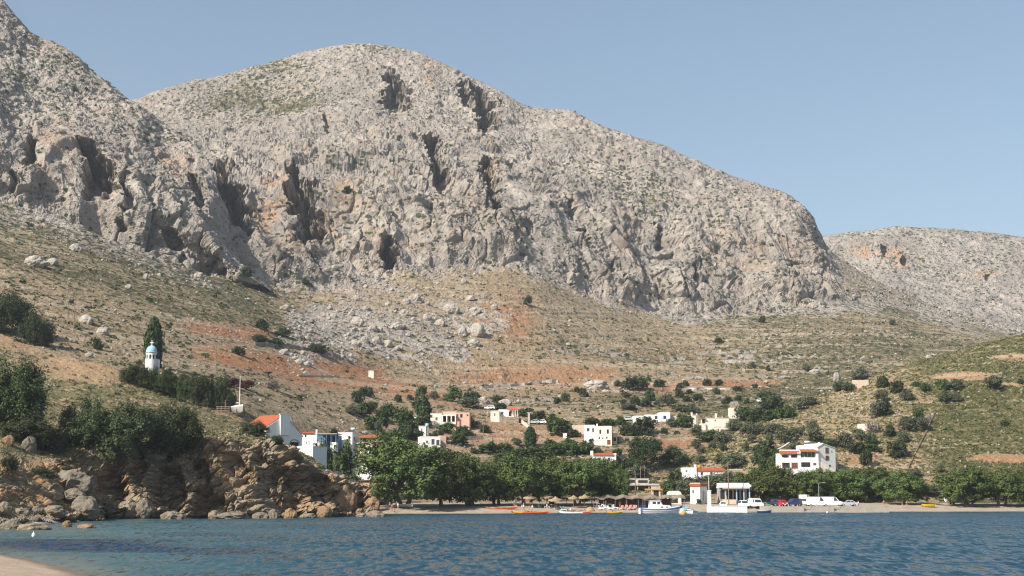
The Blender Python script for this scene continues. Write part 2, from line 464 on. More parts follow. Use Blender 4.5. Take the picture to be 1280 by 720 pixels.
topgreen = np.maximum.reduce([1.3 * blob(PX, PY, 330, 128, 200, 64, -0.5, 0.6), blob(PX, PY, 350, 88, 110, 22, -0.5, 0.6), blob(PX, PY, 480, 64, 130, 18, 0.4, 0.6), blob(PX, PY, 790, 235, 130, 90, 0.4, 0.6),
                              0.7 * blob(PX, PY, 250, 115, 120, 30, 0, 0.6), 0.6 * blob(PX, PY, 900, 262, 120, 60, 0.3, 0.6)])
B = np.maximum(B, topgreen * (0.55 + 0.6 * fb) * (K > 8))
R = np.where(K > 8.1, np.minimum(R, 1 - 0.5 * topgreen * np.clip(0.8 + fb, 0, 1)), R)
A = np.clip(0.18 + 0.9 * fbm(P / 55.0 + 140, 3), 0, 1) * 0.5
for (x, y, w, h, v) in [(345, 270, 60, 100, 0.95), (430, 258, 70, 60, 0.6), (515, 296, 100, 30, 0.8), (614, 205, 14, 60, 0.9), (536, 95, 20, 40, 0.6), (772, 295, 26, 50, 0.9), (410, 300, 60, 50, 0.6), (940, 330, 60, 40, 0.5), (900, 320, 50, 60, 0.5)]:
    A = np.maximum(A, v * blob(PX, PY, x, y, w, h, 0, 0.6))
# flat beach strip and the village ground
beach = 1 - sstep(2.6, 3.2, K + 0.25 * fb)
G = np.where(K < 3.5, G * 0.3, G); R = R * (1 - beach); B = B * (1 - beach)
main = finish_sheet('mountain', P, np.stack([R, G, B, A], -1), MM)
print('main', P.shape, round(time.time() - T00, 1))

# ---------------------------------------------------------------- left buttress in front of it
LT = [(-300, -330, 930), (-60, -75, 900), (-20, -20, 885), (0, 2, 880), (10, 14, 876), (28, 36, 872), (45, 49, 868), (60, 54, 864), (80, 61, 860), (100, 74, 855), (112, 88, 850), (125, 95, 848), (140, 106, 842), (155, 120, 838), (170, 127, 832), (200, 150, 846), (230, 172, 830), (248, 190, 816),
      (258, 212, 804), (266, 240, 794), (274, 262, 784), (284, 300, 766), (300, 338, 757), (330, 350, 764), (360, 378, 778)]
LB = [(p[0], p[1] + 6, p[2] - 8) for p in CLIFF if p[0] <= 240] + [(270, 338, 731), (300, 350, 748), (330, 360, 758), (360, 382, 776)]
def lerp_row(a, b, f, dY):
    xx = sorted(set([p[0] for p in a] + [p[0] for p in b]))
    ia = lambda i, x, r: np.interp(x, [p[0] for p in r], [p[i] for p in r])
    return [(x, (1 - f) * ia(1, x, a) + f * ia(1, x, b), (1 - f) * ia(2, x, a) + f * ia(2, x, b) + dY) for x in xx]
BUT_ROWS = [[(p[0], p[1] + 22, p[2] - 26) for p in LB], LB, lerp_row(LB, LT, 0.30, -38), lerp_row(LB, LT, 0.55, -28), LT, [(p[0], p[1] + 18, p[2] + 50) for p in LT], [(p[0], p[1] + 120, p[2] + 230) for p in LT]]
xs = np.arange(-280, 340, RES)
P, K = sheet_base(xs, BUT_ROWS, [6, 80, 70, 110, 16, 12], smx=4.0)
PX, PY = pix(P); N = normals(P)
nz = fbm(P / 90.0 + 21, 4)
cl = sstep(0.3, 1.3, K) * (1 - sstep(2.3, 3.0, K + 0.5 * nz)); top = sstep(2.3, 3.0, K + 0.5 * nz) * (1 - 0.55 * sstep(3.75, 4.0, K))
edge = sstep(335, 296, xs)[None, :]
d, nzs = rugged(P, N, cl * edge, top * edge, 0 * cl, slabs(P, PX, PY, [(65, 195, 50, 80), (135, 225, 26, 50), (208, 212, 40, 60), (20, 200, 26, 50)]))
CAVES_L = [(117, 212, 28, 58, 32, 0.32), (37, 196, 11, 50, 17, 0.12), (16, 232, 9, 36, 9, 0.15), (158, 242, 8, 40, 9, 0.1), (218, 300, 14, 28, 10, 0.3), (243, 240, 11, 56, 13, 0.1), (150, 280, 8, 16, 6, 0.2), (252, 300, 7, 24, 8, 0.0)]
dent = np.zeros_like(d); NA = fbm(P / 13.0 + 33, 4, 0.65) * 1.7; NB = fbm(P / 17.0 + 53, 3) * 1.5
for (x, y, w, h, dep, s) in CAVES_L:
    dent = np.maximum(dent, 1.0 * dep * cleft(PX, PY, NA, NB, x, y, w * 1.25, h, s))
d = d - dent * 0.35
P = P + N * d[..., None]; P[..., 1] += dent * 0.9
fb = fbm(P / 70.0 + 290, 5)
B = np.clip(0.1 + 0.6 * fb, 0, 1) * 0.5
tg = np.maximum(blob(PX, PY, 60, 95, 170, 90, 0.3, 0.7), 0.8 * blob(PX, PY, 190, 165, 110, 50, 0.6, 0.6))
B = np.maximum(B, tg * (0.6 + 0.6 * fb)); R = 1 - 0.40 * tg * np.clip(0.7 + fb, 0, 1)
A = np.clip(0.15 + 0.9 * fbm(P / 55.0 + 140, 3), 0, 1) * 0.5
for (x, y, w, h, v) in [(65, 190, 60, 80, 0.6), (210, 210, 50, 60, 0.7), (130, 215, 60, 60, 0.5)]: A = np.maximum(A, v * blob(PX, PY, x, y, w, h, 0, 0.6))
finish_sheet('mountain_spur', P, np.stack([R, 0.4 + 0 * R, B, A], -1), MM)

# ---------------------------------------------------------------- far ridge on the right
FT = [(900, 330, 1560), (990, 306, 1560), (1020, 299, 1560), (1035, 293, 1560), (1060, 290, 1560), (1090, 288, 1560), (1110, 284, 1560), (1122, 282, 1560), (1150, 284, 1560), (1200, 286, 1560), (1240, 290, 1560), (1280, 296, 1560), (1360, 312, 1560), (1560, 350, 1560)]
FAR_ROWS = [[(900, 450, 1150), (1280, 450, 1180), (1560, 460, 1180)], [(900, 400, 1250), (1100, 385, 1260), (1280, 420, 1260), (1560, 440, 1260)], [(900, 360, 1400), (1100, 340, 1400), (1280, 360, 1400), (1560, 390, 1400)], FT,
            [(p[0], p[1] + 14, p[2] + 90) for p in FT], [(p[0], p[1] + 80, p[2] + 420) for p in FT]]
xs = np.arange(900, 1520, RES)
P, K = sheet_base(xs, FAR_ROWS, [30, 60, 80, 8, 6], smx=5)
PX, PY = pix(P); N = normals(P)
nz = fbm(P / 90.0 + 61, 4)
d, nzs = rugged(P, N, 0.55 * sstep(0.1, 0.4, nz) * (K < 2.7), 0.8 * (1 - 0.5 * sstep(2.6, 3, K)), 0 * nz)
for (x, y, w, h, dep, s) in [(1108, 322, 12, 9, 14, 0.3), (1131, 332, 12, 9, 14, 0.3), (1236, 350, 10, 8, 8, 0)]:
    m_ = dep * blob(PX, PY, x, y, w, h, s, 0.3); P[..., 1] += m_
P = P + N * d[..., None]
fb = fbm(P / 80.0 + 390, 5)
B = np.clip(0.42 + 0.9 * fb, 0, 1) * 0.75; R = np.clip(0.78 - 0.5 * B + 0.2, 0, 1)
A = np.maximum.reduce([1.3 * blob(PX, PY, 1110, 324, 74, 22, 1.2, 0.6), 0.9 * blob(PX, PY, 1228, 346, 40, 10, 0, 0.6)])
finish_sheet('far_ridge', P, np.stack([R, 0.35 + 0 * R, B, A], -1), MM)
print('far', round(time.time() - T00, 1))
# ---------------------------------------------------------------- right hill with the olive grove
MH = mat_mountain('hill_scrub', near=2.2, straw=(0.285, 0.228, 0.14), soil=(0.33, 0.19, 0.105), green=(0.115, 0.115, 0.05), rock_a=(0.36, 0.32, 0.27), rock_b=(0.25, 0.22, 0.18))
HC = [(780, 612, 400), (815, 604, 410), (840, 588, 425), (870, 568, 440), (900, 550, 450), (940, 527, 465), (970, 512, 475), (1000, 501, 480), (1040, 489, 488), (1070, 480, 492), (1085, 474, 494), (1110, 465, 496), (1130, 457, 498), (1150, 450, 500), (1175, 443, 500), (1200, 435, 500), (1240, 425, 500), (1280, 417, 500), (1340, 405, 500), (1560, 380, 500)]
HILL_ROWS = [
    [(780, 'z', 1.0, 368), (1560, 'z', 1.0, 368)],
    [(780, 615, 388), (1000, 611, 384), (1560, 609, 384)],
    [(780, 612, 402), (860, 604, 400), (920, 598, 398), (960, 594, 396), (1060, 592, 396), (1100, 592, 398), (1560, 590, 400)],
    [(780, 611, 412), (840, 598, 416), (900, 575, 422), (960, 553, 428), (1050, 535, 434), (1150, 515, 440), (1280, 500, 445), (1560, 480, 445)],
    HC, [(p[0], p[1] + 8, p[2] + 30) for p in HC], [(p[0], p[1] + 60, p[2] + 110) for p in HC]]
xs = np.arange(780, 1500, RES)
P, K = sheet_base(xs, HILL_ROWS, [10, 40, 80, 120, 10, 10], smx=8)
PX, PY = pix(P); N = normals(P)
nz = fbm(P / 40.0 + 71, 4); f5 = fbm(P / 3.0 + 5, 4); f12 = fbm(P * np.array([1, 1, 2.5]) / 11.0 + 15, 4)
P = P + N * (1.6 * nz + 0.35 * f5 * sstep(1, 2, K) + 0.7 * np.maximum(f12, 0))[..., None]
step = 2.1
zz = P[..., 2] + 2.2 * nz + 0.5 * np.sin(P[..., 0] / 17.0); fr = zz / step - np.floor(zz / step)
tw = sstep(1.2, 1.8, K) * (1 - sstep(3.8, 4.2, K))
tno = sstep(-0.1, 0.5, fbm(P / np.array([25, 25, 4.0]) + 44, 3))
P[..., 2] += tw * tno * step * (sstep(0.7, 0.98, fr) - fr) * 0.55
band = tw * tno * sstep(0.62, 0.72, fr) * sstep(-0.2, 0.3, f12)
R = 0.30 * band + 0.22 * sstep(0.2, 0.6, f12)
rightgreen = sstep(1120, 1190, PX - (PY - 520) * 0.35)
B = np.clip(0.34 + 0.5 * nz + 0.40 * rightgreen + 0.3 * f12 - 0.25 * band, 0, 1)
G = np.clip(0.25 + 0.5 * nz + 0.5 * f12, 0, 1)
red = np.maximum.reduce([blob(PX, PY, 1262, 573, 110, 12, 0, 0.5), 0.9 * blob(PX, PY, 1205, 471, 90, 12, 0, 0.6), 0.8 * blob(PX, PY, 1270, 446, 60, 8, 0, 0.6), 0.7 * blob(PX, PY, 1150, 498, 60, 6, 0, 0.6), 0.7 * blob(PX, PY, 1262, 482, 80, 6, 0, 0.6), 0.7 * blob(PX, PY, 1075, 575, 50, 30, 0, 0.6), 0.5 * blob(PX, PY, 960, 555, 120, 8, 0, 0.6), 0.8 * blob(PX, PY, 1165, 605, 26, 16, 0, 0.6)])
G = np.maximum(G, red); B = B * (1 - 0.95 * red)
finish_sheet('hill', P, np.stack([R, G, B, 0.2 + 0 * R], -1), MH)

# ---------------------------------------------------------------- headland on the left
def mat_headland():
    m = NM('headland_rock')
    pos = m.geo(); a = m.attr('mask'); sep = m.n('ShaderNodeSeparateColor'); m.l(a.outputs['Color'], sep.inputs[0])
    R, G, B, A = sep.outputs[0], sep.outputs[1], sep.outputs[2], a.outputs['Alpha']
    n1 = m.noise(pos, 0.16, 5, 0.6); n2 = m.noise(pos, 0.9, 6, 0.65); n3 = m.noise(pos, 4.0, 4, 0.6)
    bed = m.noise(m.mapping(pos, (0.35, 0.35, 2.2), (0, math.radians(32), 0)), 1.0, 5, 0.6)
    rock = m.mix(m.ss(bed, 0.38, 0.64), (0.18, 0.14, 0.095), (0.32, 0.245, 0.155))
    rock = m.mix(m.math('MULTIPLY', m.ss(n1, 0.42, 0.62), 0.6), rock, (0.28, 0.25, 0.205))
    rock = m.mix(m.math('MULTIPLY', A, m.ss(n2, 0.40, 0.6)), rock, (0.31, 0.185, 0.095))
    rock = m.mix(m.math('MULTIPLY', m.ss(n3, 0.52, 0.72), 0.5), rock, (0.10, 0.085, 0.065))
    grey = m.mix(m.ss(n2, 0.4, 0.65), (0.20, 0.195, 0.185), (0.31, 0.30, 0.28))
    rock = m.mix(m.math('MULTIPLY', G, 0.0), rock, grey)
    earth = m.mix(G, (0.27, 0.21, 0.13), (0.33, 0.21, 0.12))
    earth = m.mix(m.math('MULTIPLY', m.ss(n3, 0.48, 0.7), 0.5), earth, (0.15, 0.11, 0.07))
    gm = m.ss(m.math('ADD', n2, m.math('MULTIPLY', B, 0.5)), 0.66, 0.82)
    earth = m.mix(m.math('MULTIPLY', gm, 0.85), earth, m.mix(m.ss(n3, 0.4, 0.65), (0.115, 0.115, 0.05), (0.07, 0.075, 0.035)))
    rm = m.ss(m.math('ADD', n2, m.math('MULTIPLY', m.math('SUBTRACT', R, 0.5), 1.2)), 0.45, 0.55)
    col = m.mix(rm, earth, rock)
    z = m.n('ShaderNodeSeparateXYZ'); m.l(pos, z.inputs[0])
    wet = m.ss(m.math('ADD', z.outputs[2], m.math('MULTIPLY', n2, 1.2)), 1.45, 0.85)
    col = m.mix(wet, col, (0.045, 0.038, 0.028))
    m.base(col); m.b.inputs['Roughness'].default_value = 0.9; m.b.inputs['Specular IOR Level'].default_value = 0.15
    m.bump(m.math('ADD', n2, m.math('MULTIPLY', n3, 0.35)), 0.8, 0.35)
    return m.m
MHEAD = mat_headland()
WL = [(-280, 662, 161.3), (0, 659.5, 171.2), (60, 655, 192.6), (95, 652, 210.1), (120, 649.5, 227.4), (150, 648.4, 235.9), (250, 647.3, 245.0), (350, 647, 247.7), (430, 645.2, 264.7), (455, 645, 266.7), (473, 645, 266.7), (480, 645, 266.7)]
EDGE = [(-280, 570, 197.6), (0, 590, 208.0), (40, 585, 223.6), (80, 572, 236.6), (110, 562, 243.1), (150, 560, 248.3), (200, 556, 253.5), (240, 549, 257.4), (275, 552, 258.7), (300, 548, 258.7), (330, 550, 260.0), (350, 556, 261.3), (370, 568, 263.9), (390, 582, 267.8), (410, 594, 271.7), (430, 600, 275.6), (450, 611, 278.2), (462, 618, 278.2), (472, 634, 275.6), (480, 652, 275.6)]
CREST = [(-280, 375, 319.8), (-40, 404, 317.2), (0, 416, 314.6), (30, 428, 313.3), (60, 440, 312.0), (100, 448, 312.0), (130, 455, 312.0), (160, 468, 310.7), (200, 486, 308.1), (240, 504, 305.5), (270, 517, 301.6), (300, 528, 297.7), (320, 536, 295.1), (340, 548, 293.8), (360, 557, 292.5), (380, 568, 292.5), (400, 580, 291.2), (420, 592, 289.9), (440, 603, 288.6), (455, 613, 286.0), (468, 624, 282.1), (476, 642, 279.5), (480, 654, 279.5)]
HEAD_ROWS = [
    [(p[0], 'z', -1.6, p[2] - 4) for p in WL], [(p[0], 'z', -0.1, p[2]) for p in WL],
    [(p[0], 0.80 * p[1] + 0.20 * np.interp(p[0], [q[0] for q in EDGE], [q[1] for q in EDGE]), p[2] + (2.6 if p[0] > 105 else 15)) for p in WL],
    [(p[0], 0.12 * np.interp(p[0], [q[0] for q in WL], [q[1] for q in WL]) + 0.88 * p[1], p[2] - 2.0) for p in EDGE],
    EDGE, [(p[0], 0.5 * p[1] + 0.5 * np.interp(p[0], [q[0] for q in CREST], [q[1] for q in CREST]) + 1.0, 0.5 * p[2] + 0.5 * np.interp(p[0], [q[0] for q in CREST], [q[2] for q in CREST])) for p in EDGE],
    CREST, [(p[0], p[1] + 10, p[2] + 14) for p in CREST], [(p[0], 'z', -1 if p[0] > 250 else 6, p[2] + 50) for p in CREST]]
xs = np.arange(-280, 481, 0.7)
P, K = sheet_base(xs, HEAD_ROWS, [4, 24, 130, 20, 50, 70, 8, 16], smx=3.0, smy=5, smt=2.0)
PX, PY = pix(P); N = normals(P)
N[..., 2] *= 0.55; N /= np.linalg.norm(N, axis=-1, keepdims=True)
wp = np.stack([fbm(P / 7.0, 3), fbm(P / 7.0 + 40, 3), fbm(P / 7.0 + 80, 3)], -1)
ang = math.radians(30); ca, sa = math.cos(ang), math.sin(ang)
def bedded(P, lx, lz):
    u = P[..., 0] * ca + P[..., 2] * sa; v = -P[..., 0] * sa + P[..., 2] * ca
    return np.stack([u / lx, P[..., 1] / lx, v / lz], -1)
Q = P + wp * 1.1
face = sstep(1.0, 1.25, K) * (1 - sstep(3.8, 4.25, K + 0.25 * fbm(P / 6.0, 3)))
cove = sstep(118, 85, PX)
f1, f2, cid = worley(bedded(Q, 3.6, 1.5)); g1, g2, gid = worley(bedded(Q, 1.5, 0.75) + 30)
k1, k2, kid = worley(Q / np.array([7.5, 7.5, 9.0]) + 60)
e1, e2, eid = worley(Q / 0.62 + 130)
d = face * (1.8 * fbm(P / 11.0 + 7, 3) + 2.2 * (kid - 0.5) * sstep(0, 0.10, k2 - k1) + 2.0 * (cid - 0.45) * sstep(0.0, 0.08, f2 - f1) - 0.6 * sstep(0.10, 0, f2 - f1) + 1.1 * (gid - 0.5) * sstep(0, 0.1, g2 - g1) - 0.25 * sstep(0.1, 0, g2 - g1) + 0.35 * (eid - 0.5) * sstep(0, 0.15, e2 - e1) + 0.3 * fbm(P / 0.8, 3, 0.6))
d *= 1 - 0.55 * cove
slope = sstep(3.9, 4.4, K) * (1 - sstep(6.3, 7, K))
d += slope * (0.5 * fbm(P / 5.0 + 9, 4) + 0.35 * np.maximum(fbm(P / 1.3 + 19, 3), 0))
HC_ = [(140, 612, 34, 70, 5.5, -0.15), (205, 612, 44, 62, 7, 0.1), (262, 630, 40, 40, 5, 0), (350, 616, 66, 66, 6.5, 0.25), (300, 588, 34, 36, 3.5, 0.5), (392, 612, 34, 40, 4, 0.2), (252, 585, 20, 30, 3, 0.3), (172, 580, 14, 40, 3, 0), (326, 575, 14, 34, 3, 0.3), (445, 630, 12, 18, 3, 0.2), (90, 614, 22, 16, 2.2, 0.4), (118, 632, 10, 24, 2.5, 0)]
dent = np.zeros_like(d)
for (x, y, w, h, dep, s) in HC_:
    dent = np.maximum(dent, dep * blob(PX + 14 * wp[..., 0] + 6 * (gid - 0.5) + 5 * (cid - 0.5), PY + 14 * wp[..., 1] + 6 * (cid - 0.5), x, y, w, h, s, 0.3))
P = P + N * (d - 0.36 * dent)[..., None]
P[..., 1] += dent * 0.65
P[..., 0] += dent * 0.15
fb = fbm(P / 14.0 + 490, 4); fs = fbm(P / 4.0 + 40, 4)
R = np.clip(face * (1 - 0.0) * np.where(cove > 0.5, 0.42 + 0.9 * fs + 0.3 * sstep(625, 640, PY), 1.0), 0, 1)
R = np.maximum(R, 0.42 * slope * sstep(0.15, 0.5, fs))
G = np.clip(0.35 + 0.8 * fb, 0, 1) + 0.6 * cove * face
bare = np.maximum.reduce([0.8 * blob(PX, PY, 25, 425, 120, 34, 2.2, 0.6), 0.7 * blob(PX, PY, 110, 462, 150, 34, 2.2, 0.6), blob(PX, PY, 40, 605, 120, 60, 0, 0.6)])
G = np.clip(np.maximum(G, bare), 0, 1)
B = np.clip(0.62 + 0.5 * fs - 0.9 * bare, 0, 1)
A = np.clip(0.15 + 1.1 * fbm(P / 9.0 + 240, 3), 0, 1) + 0.7 * blob(PX, PY, 275, 580, 90, 60, 0.5, 0.7) + 0.6 * blob(PX, PY, 420, 618, 90, 40, 0, 0.7) + 0.7 * blob(PX, PY, 160, 590, 26, 40, 0, 0.7)
finish_sheet('headland', P, np.stack([R, G, B, np.clip(A, 0, 1)], -1), MHEAD)

# ---------------------------------------------------------------- pebble cove below the headland and the sand at the camera's feet
def mat_pebbles():
    m = NM('pebble_beach'); pos = m.geo()
    v = m.n('ShaderNodeTexVoronoi'); v.inputs['Scale'].default_value = 5.0; m.l(pos, v.inputs['Vector'])
    s = m.n('ShaderNodeSeparateColor'); m.l(v.outputs['Color'], s.inputs[0])
    c = m.mix(s.outputs[0], (0.36, 0.30, 0.25), (0.50, 0.45, 0.40))
    c = m.mix(m.ss(m.noise(pos, 0.7, 5), 0.45, 0.7), c, (0.25, 0.215, 0.18))
    z = m.n('ShaderNodeSeparateXYZ'); m.l(pos, z.inputs[0])
    c = m.mix(m.ss(z.outputs[2], 0.28, 0.08), c, (0.14, 0.115, 0.085))
    m.base(c); m.bump(v.outputs['Distance'], 0.6, 0.15); return m.m
def mat_sand(name, c1, c2, wet):
    m = NM(name); pos = m.geo()
    n1 = m.noise(pos, 0.6, 5); n2 = m.noise(pos, 9.0, 5, 0.7)
    c = m.mix(m.ss(n1, 0.35, 0.65), c1, c2)
    c = m.mix(m.math('MULTIPLY', m.ss(n2, 0.5, 0.75), 0.6), c, tuple(0.45 * x for x in c1))
    z = m.n('ShaderNodeSeparateXYZ'); m.l(pos, z.inputs[0])
    c = m.mix(m.ss(z.outputs[2], 0.22, 0.03), c, wet)
    m.base(c); m.bump(n2, 0.7, 0.08); return m.m
W2 = [(-280, 660.2, 166.1), (0, 656.8, 181.1), (30, 656.2, 184.0), (60, 654.6, 192.3), (90, 651.5, 210.7), (128, 648.4, 232.9)]
xs = np.arange(-280, 128, 1.0)
P, K = sheet_base(xs, [[(p[0], 'z', -0.6, p[2] - 6) for p in W2], [(p[0], 'z', 0.05, p[2]) for p in W2], [(p[0], 'z', 0.75 if p[0] < 80 else 0.35, p[2] + (9 if p[0] < 80 else 4)) for p in W2], [(p[0], 'z', 1.5 if p[0] < 80 else 0.3, p[2] + (20 if p[0] < 80 else 8)) for p in W2]], [6, 14, 10], smx=3, smy=6, smt=1)
P[..., 2] += 0.07 * fbm(P / 1.2, 3)
finish_sheet('pebble_beach', P, np.ones(P.shape[:2] + (4,)), mat_pebbles())

shore = [(-150, 140), (-110, 132), (-75, 122)] + [(at(px, py, z0).x, at(px, py, z0).y) for px, py, z0 in ((-260, 680, 113.7), (-120, 684, 106.7), (0, 691, 96.3), (30, 696, 90), (60, 702.5, 83), (90, 711, 75.4), (122, 720, 68.7)) ] + [(-16.5, 57), (-11, 43), (-3, 26), (8, 10), (18, -8), (26, -40)]
shore = np.array(shore)
tt = np.linspace(0, len(shore) - 1, 420)
sx = gauss1(np.interp(tt, np.arange(len(shore)), shore[:, 0]), 4, 0); sy = gauss1(np.interp(tt, np.arange(len(shore)), shore[:, 1]), 4, 0)
tx, ty = np.gradient(sx), np.gradient(sy); ln = np.hypot(tx, ty); nx_, ny_ = ty / ln, -tx / ln   # right-hand side of the walk is the beach
off = np.array([-3, -1, 0, 0.5, 1, 1.6, 2.3, 3.2, 4.5, 6, 8, 11, 15, 20, 27, 36, 48, 60])
hz = np.array([-0.5, -0.14, 0.0, 0.06, 0.12, 0.2, 0.30, 0.42, 0.58, 0.72, 0.86, 1.1, 1.35, 1.6, 1.8, 2.0, 2.2, 2.3])
P = np.stack([sx[None] + nx_[None] * off[:, None], sy[None] + ny_[None] * off[:, None], np.repeat(hz[:, None], 420, 1)], -1)
P[..., 2] += 0.05 * fbm(P / 1.5, 3)
P = P[::-1]
finish_sheet('sandy_beach', P, np.ones(P.shape[:2] + (4,)), mat_sand('coarse_sand', (0.40, 0.31, 0.23), (0.33, 0.25, 0.18), (0.17, 0.125, 0.085)))

# beach strip of the bay, laid as its own sheet a few millimetres over the ground
W3 = [(x, HCAM * FPX / (py - 619) + 1) for x, py in SHORE]
xs = np.arange(440, 1480, 1.5)
rows3 = [[(p[0], 'z', -1.0, p[1] - 4) for p in W3], [(p[0], 'z', 0.06, p[1]) for p in W3], [(p[0], 'z', 1.42, p[1] + 12) for p in W3], [(p[0], 'z', 1.9, p[1] + 26) for p in W3], [(p[0], 'z', 2.1, p[1] + 36) for p in W3]]
P, K = sheet_base(xs, rows3, [3, 10, 8, 6], smx=2, smy=8, smt=0.6)
P[..., 2] += 0.06 * fbm(P / 2.0, 3) + 0.05
finish_sheet('bay_beach', P, np.ones(P.shape[:2] + (4,)), mat_sand('pale_beach_sand', (0.38, 0.315, 0.245), (0.30, 0.25, 0.195), (0.20, 0.17, 0.13)))

# ---------------------------------------------------------------- sea
def mat_sea():
    m = NM('sea_water'); pos = m.geo()
    xyz = m.n('ShaderNodeSeparateXYZ'); m.l(pos, xyz.inputs[0])
    big = m.noise(m.mapping(pos, (0.02, 0.045, 1)), 1.0, 4)
    a = m.attr('mask'); sep = m.n('ShaderNodeSeparateColor'); m.l(a.outputs['Color'], sep.inputs[0])
    deep = m.mix(m.ss(big, 0.35, 0.65), (0.009, 0.036, 0.058), (0.014, 0.047, 0.068))
    shal = m.mix(m.ss(big, 0.35, 0.65), (0.035, 0.078, 0.088), (0.058, 0.10, 0.10))
    c = m.mix(sep.outputs[0], deep, shal)
    c = m.mix(sep.outputs[1], c, (0.008, 0.022, 0.048))
    c = m.mix(sep.outputs[2], c, (0.12, 0.12, 0.095))
    m.base(c)
    m.b.inputs['Roughness'].default_value = 0.16; m.b.inputs['IOR'].default_value = 1.33; m.b.inputs['Specular IOR Level'].default_value = 0.33
    # wind chop: the slope of the water in y (towards or away from the shore) and x
    def chop(sx, sy, off): return m.math('SUBTRACT', m.noise(m.mapping(pos, (sx, sy, 1), (0, 0, off)), 1.0, 3, 0.6), 0.5)
    ny = m.math('ADD', m.math('MULTIPLY', chop(1.6, 0.36, 0.1), 1.3), m.math('ADD', m.math('MULTIPLY', chop(0.36, 0.085, -0.12), 0.6), m.math('MULTIPLY', chop(3.0, 1.0, 0.2), 0.4)))
    nx = m.math('MULTIPLY', chop(1.2, 0.6, 0.4), 1.0)
    mm = m.n('ShaderNodeMath'); mm.operation = 'MINIMUM'; gust = m.ss(m.noise(m.mapping(pos, (0.012, 0.035, 1), (0, 0, 0.15)), 1.0, 3, 0.6), 0.35, 0.65, 0.14, 0.24); m.l(m.math('SUBTRACT', ny, gust), mm.inputs[0]); mm.inputs[1].default_value = 0.05
    cb = m.n('ShaderNodeCombineXYZ'); m.l(nx, cb.inputs[0]); m.l(mm.outputs[0], cb.inputs[1]); cb.inputs[2].default_value = 1.0
    nv = m.n('ShaderNodeVectorMath'); nv.operation = 'NORMALIZE'; m.l(cb.outputs[0], nv.inputs[0]); m.l(nv.outputs[0], m.b.inputs['Normal'])
    return m.m
cols = np.arange(-700, 1981, 4.0)
dist = HCAM * FPX / np.concatenate([np.linspace(1400, 130, 40), np.linspace(128, 14.6, 160)])
dist = np.concatenate([dist, [400, 480, 600, 800, 1200, 2500]])
ax = (cols - 640) / FPX
P = np.stack([ax[None] * dist[:, None], np.repeat(dist[:, None], len(cols), 1), np.zeros((len(dist), len(cols)))], -1)
PX, PY = pix(P)
wv = sum(a_ * np.sin((P[..., 0] * math.cos(th) + P[..., 1] * math.sin(th)) * 2 * math.pi / L + ph + 2.0 * fbm(P / (L * 5) + ph, 2)) for a_, L, th, ph in
         [(0.03, 5.5, 1.35, 0.3), (0.02, 3.7, 1.9, 1.7), (0.03, 9.0, 1.6, 0.9)])
calm = 0.35 + 0.65 * sstep(0, 260, PX + 60)
P[..., 2] = wv * (PY > 632) * calm
fw = fbm(P / np.array([30, 18, 1.0]) + 5, 4); fw2 = fbm(P / np.array([9, 4, 1.0]) + 15, 4)
sh = sstep(560, 60, PX + 130 * fw + (PY - 660) * 1.2) * sstep(642, 650, PY)
weed = blob(PX + 60 * fw, PY + 6 * fw2, 90, 682, 260, 17, 0, 0.4) + 0.75 * blob(PX + 60 * fw, PY + 5 * fw2, 255, 689, 190, 9, 0, 0.5) + 0.5 * blob(PX + 60 * fw, PY + 4 * fw2, 250, 668, 120, 6, 0, 0.5)
edge_ = np.clip(sstep(28, 0, np.abs(PX - 100) * 0.10 + np.abs((PY - 697) - (PX - 30) * 0.24)), 0, 1) * (PX < 260) + 0.6 * sstep(10, 0, np.abs(PY - 661)) * sstep(150, 60, PX)
me = np_mesh('sea', P, grid_faces(*P.shape[:2]), mat_sea(), True)
set_attr(me, 'mask', np.stack([sh, np.clip(weed, 0, 1), 0.7 * np.clip(edge_, 0, 1), 0 * sh], -1))
sea = link(bpy.data.objects.new('sea', me)); sea['kind'] = 'structure'
print('near', round(time.time() - T00, 1))
# ================================================================ VEGETATION AND STONES
def mat_leaf(name, c1, c2, c3, scale=0.9):
    m = NM(name)
    oi = m.n('ShaderNodeObjectInfo')
    pos = m.geo(); a = m.attr('tint')
    sep = m.n('ShaderNodeSeparateColor'); m.l(a.outputs['Color'], sep.inputs[0])
    c = m.mix(sep.outputs[0], c1, c2)
    c = m.mix(m.math('MULTIPLY', m.ss(m.noise(pos, scale, 3), 0.45, 0.7), 0.7), c, c3)
    hs = m.n('ShaderNodeHueSaturation'); m.l(c, hs.inputs['Color'])
    m.l(m.math('ADD', 0.80, m.math('MULTIPLY', oi.outputs['Random'], 0.40)), hs.inputs['Value'])
    m.l(m.math('ADD', 0.485, m.math('MULTIPLY', oi.outputs['Random'], 0.03)), hs.inputs['Hue'])
    m.base(hs.outputs['Color'])
    m.b.inputs['Roughness'].default_value = 0.65; m.b.inputs['Specular IOR Level'].default_value = 0.2
    tr = m.n('ShaderNodeBsdfTranslucent'); m.l(hs.outputs['Color'], tr.inputs['Color'])
    mx = m.n('ShaderNodeMixShader'); mx.inputs[0].default_value = 0.14
    m.l(m.b.outputs[0], mx.inputs[1]); m.l(tr.outputs[0], mx.inputs[2])
    out = next(n for n in m.nt.nodes if n.type == 'OUTPUT_MATERIAL'); m.l(mx.outputs[0], out.inputs['Surface'])
    return m.m

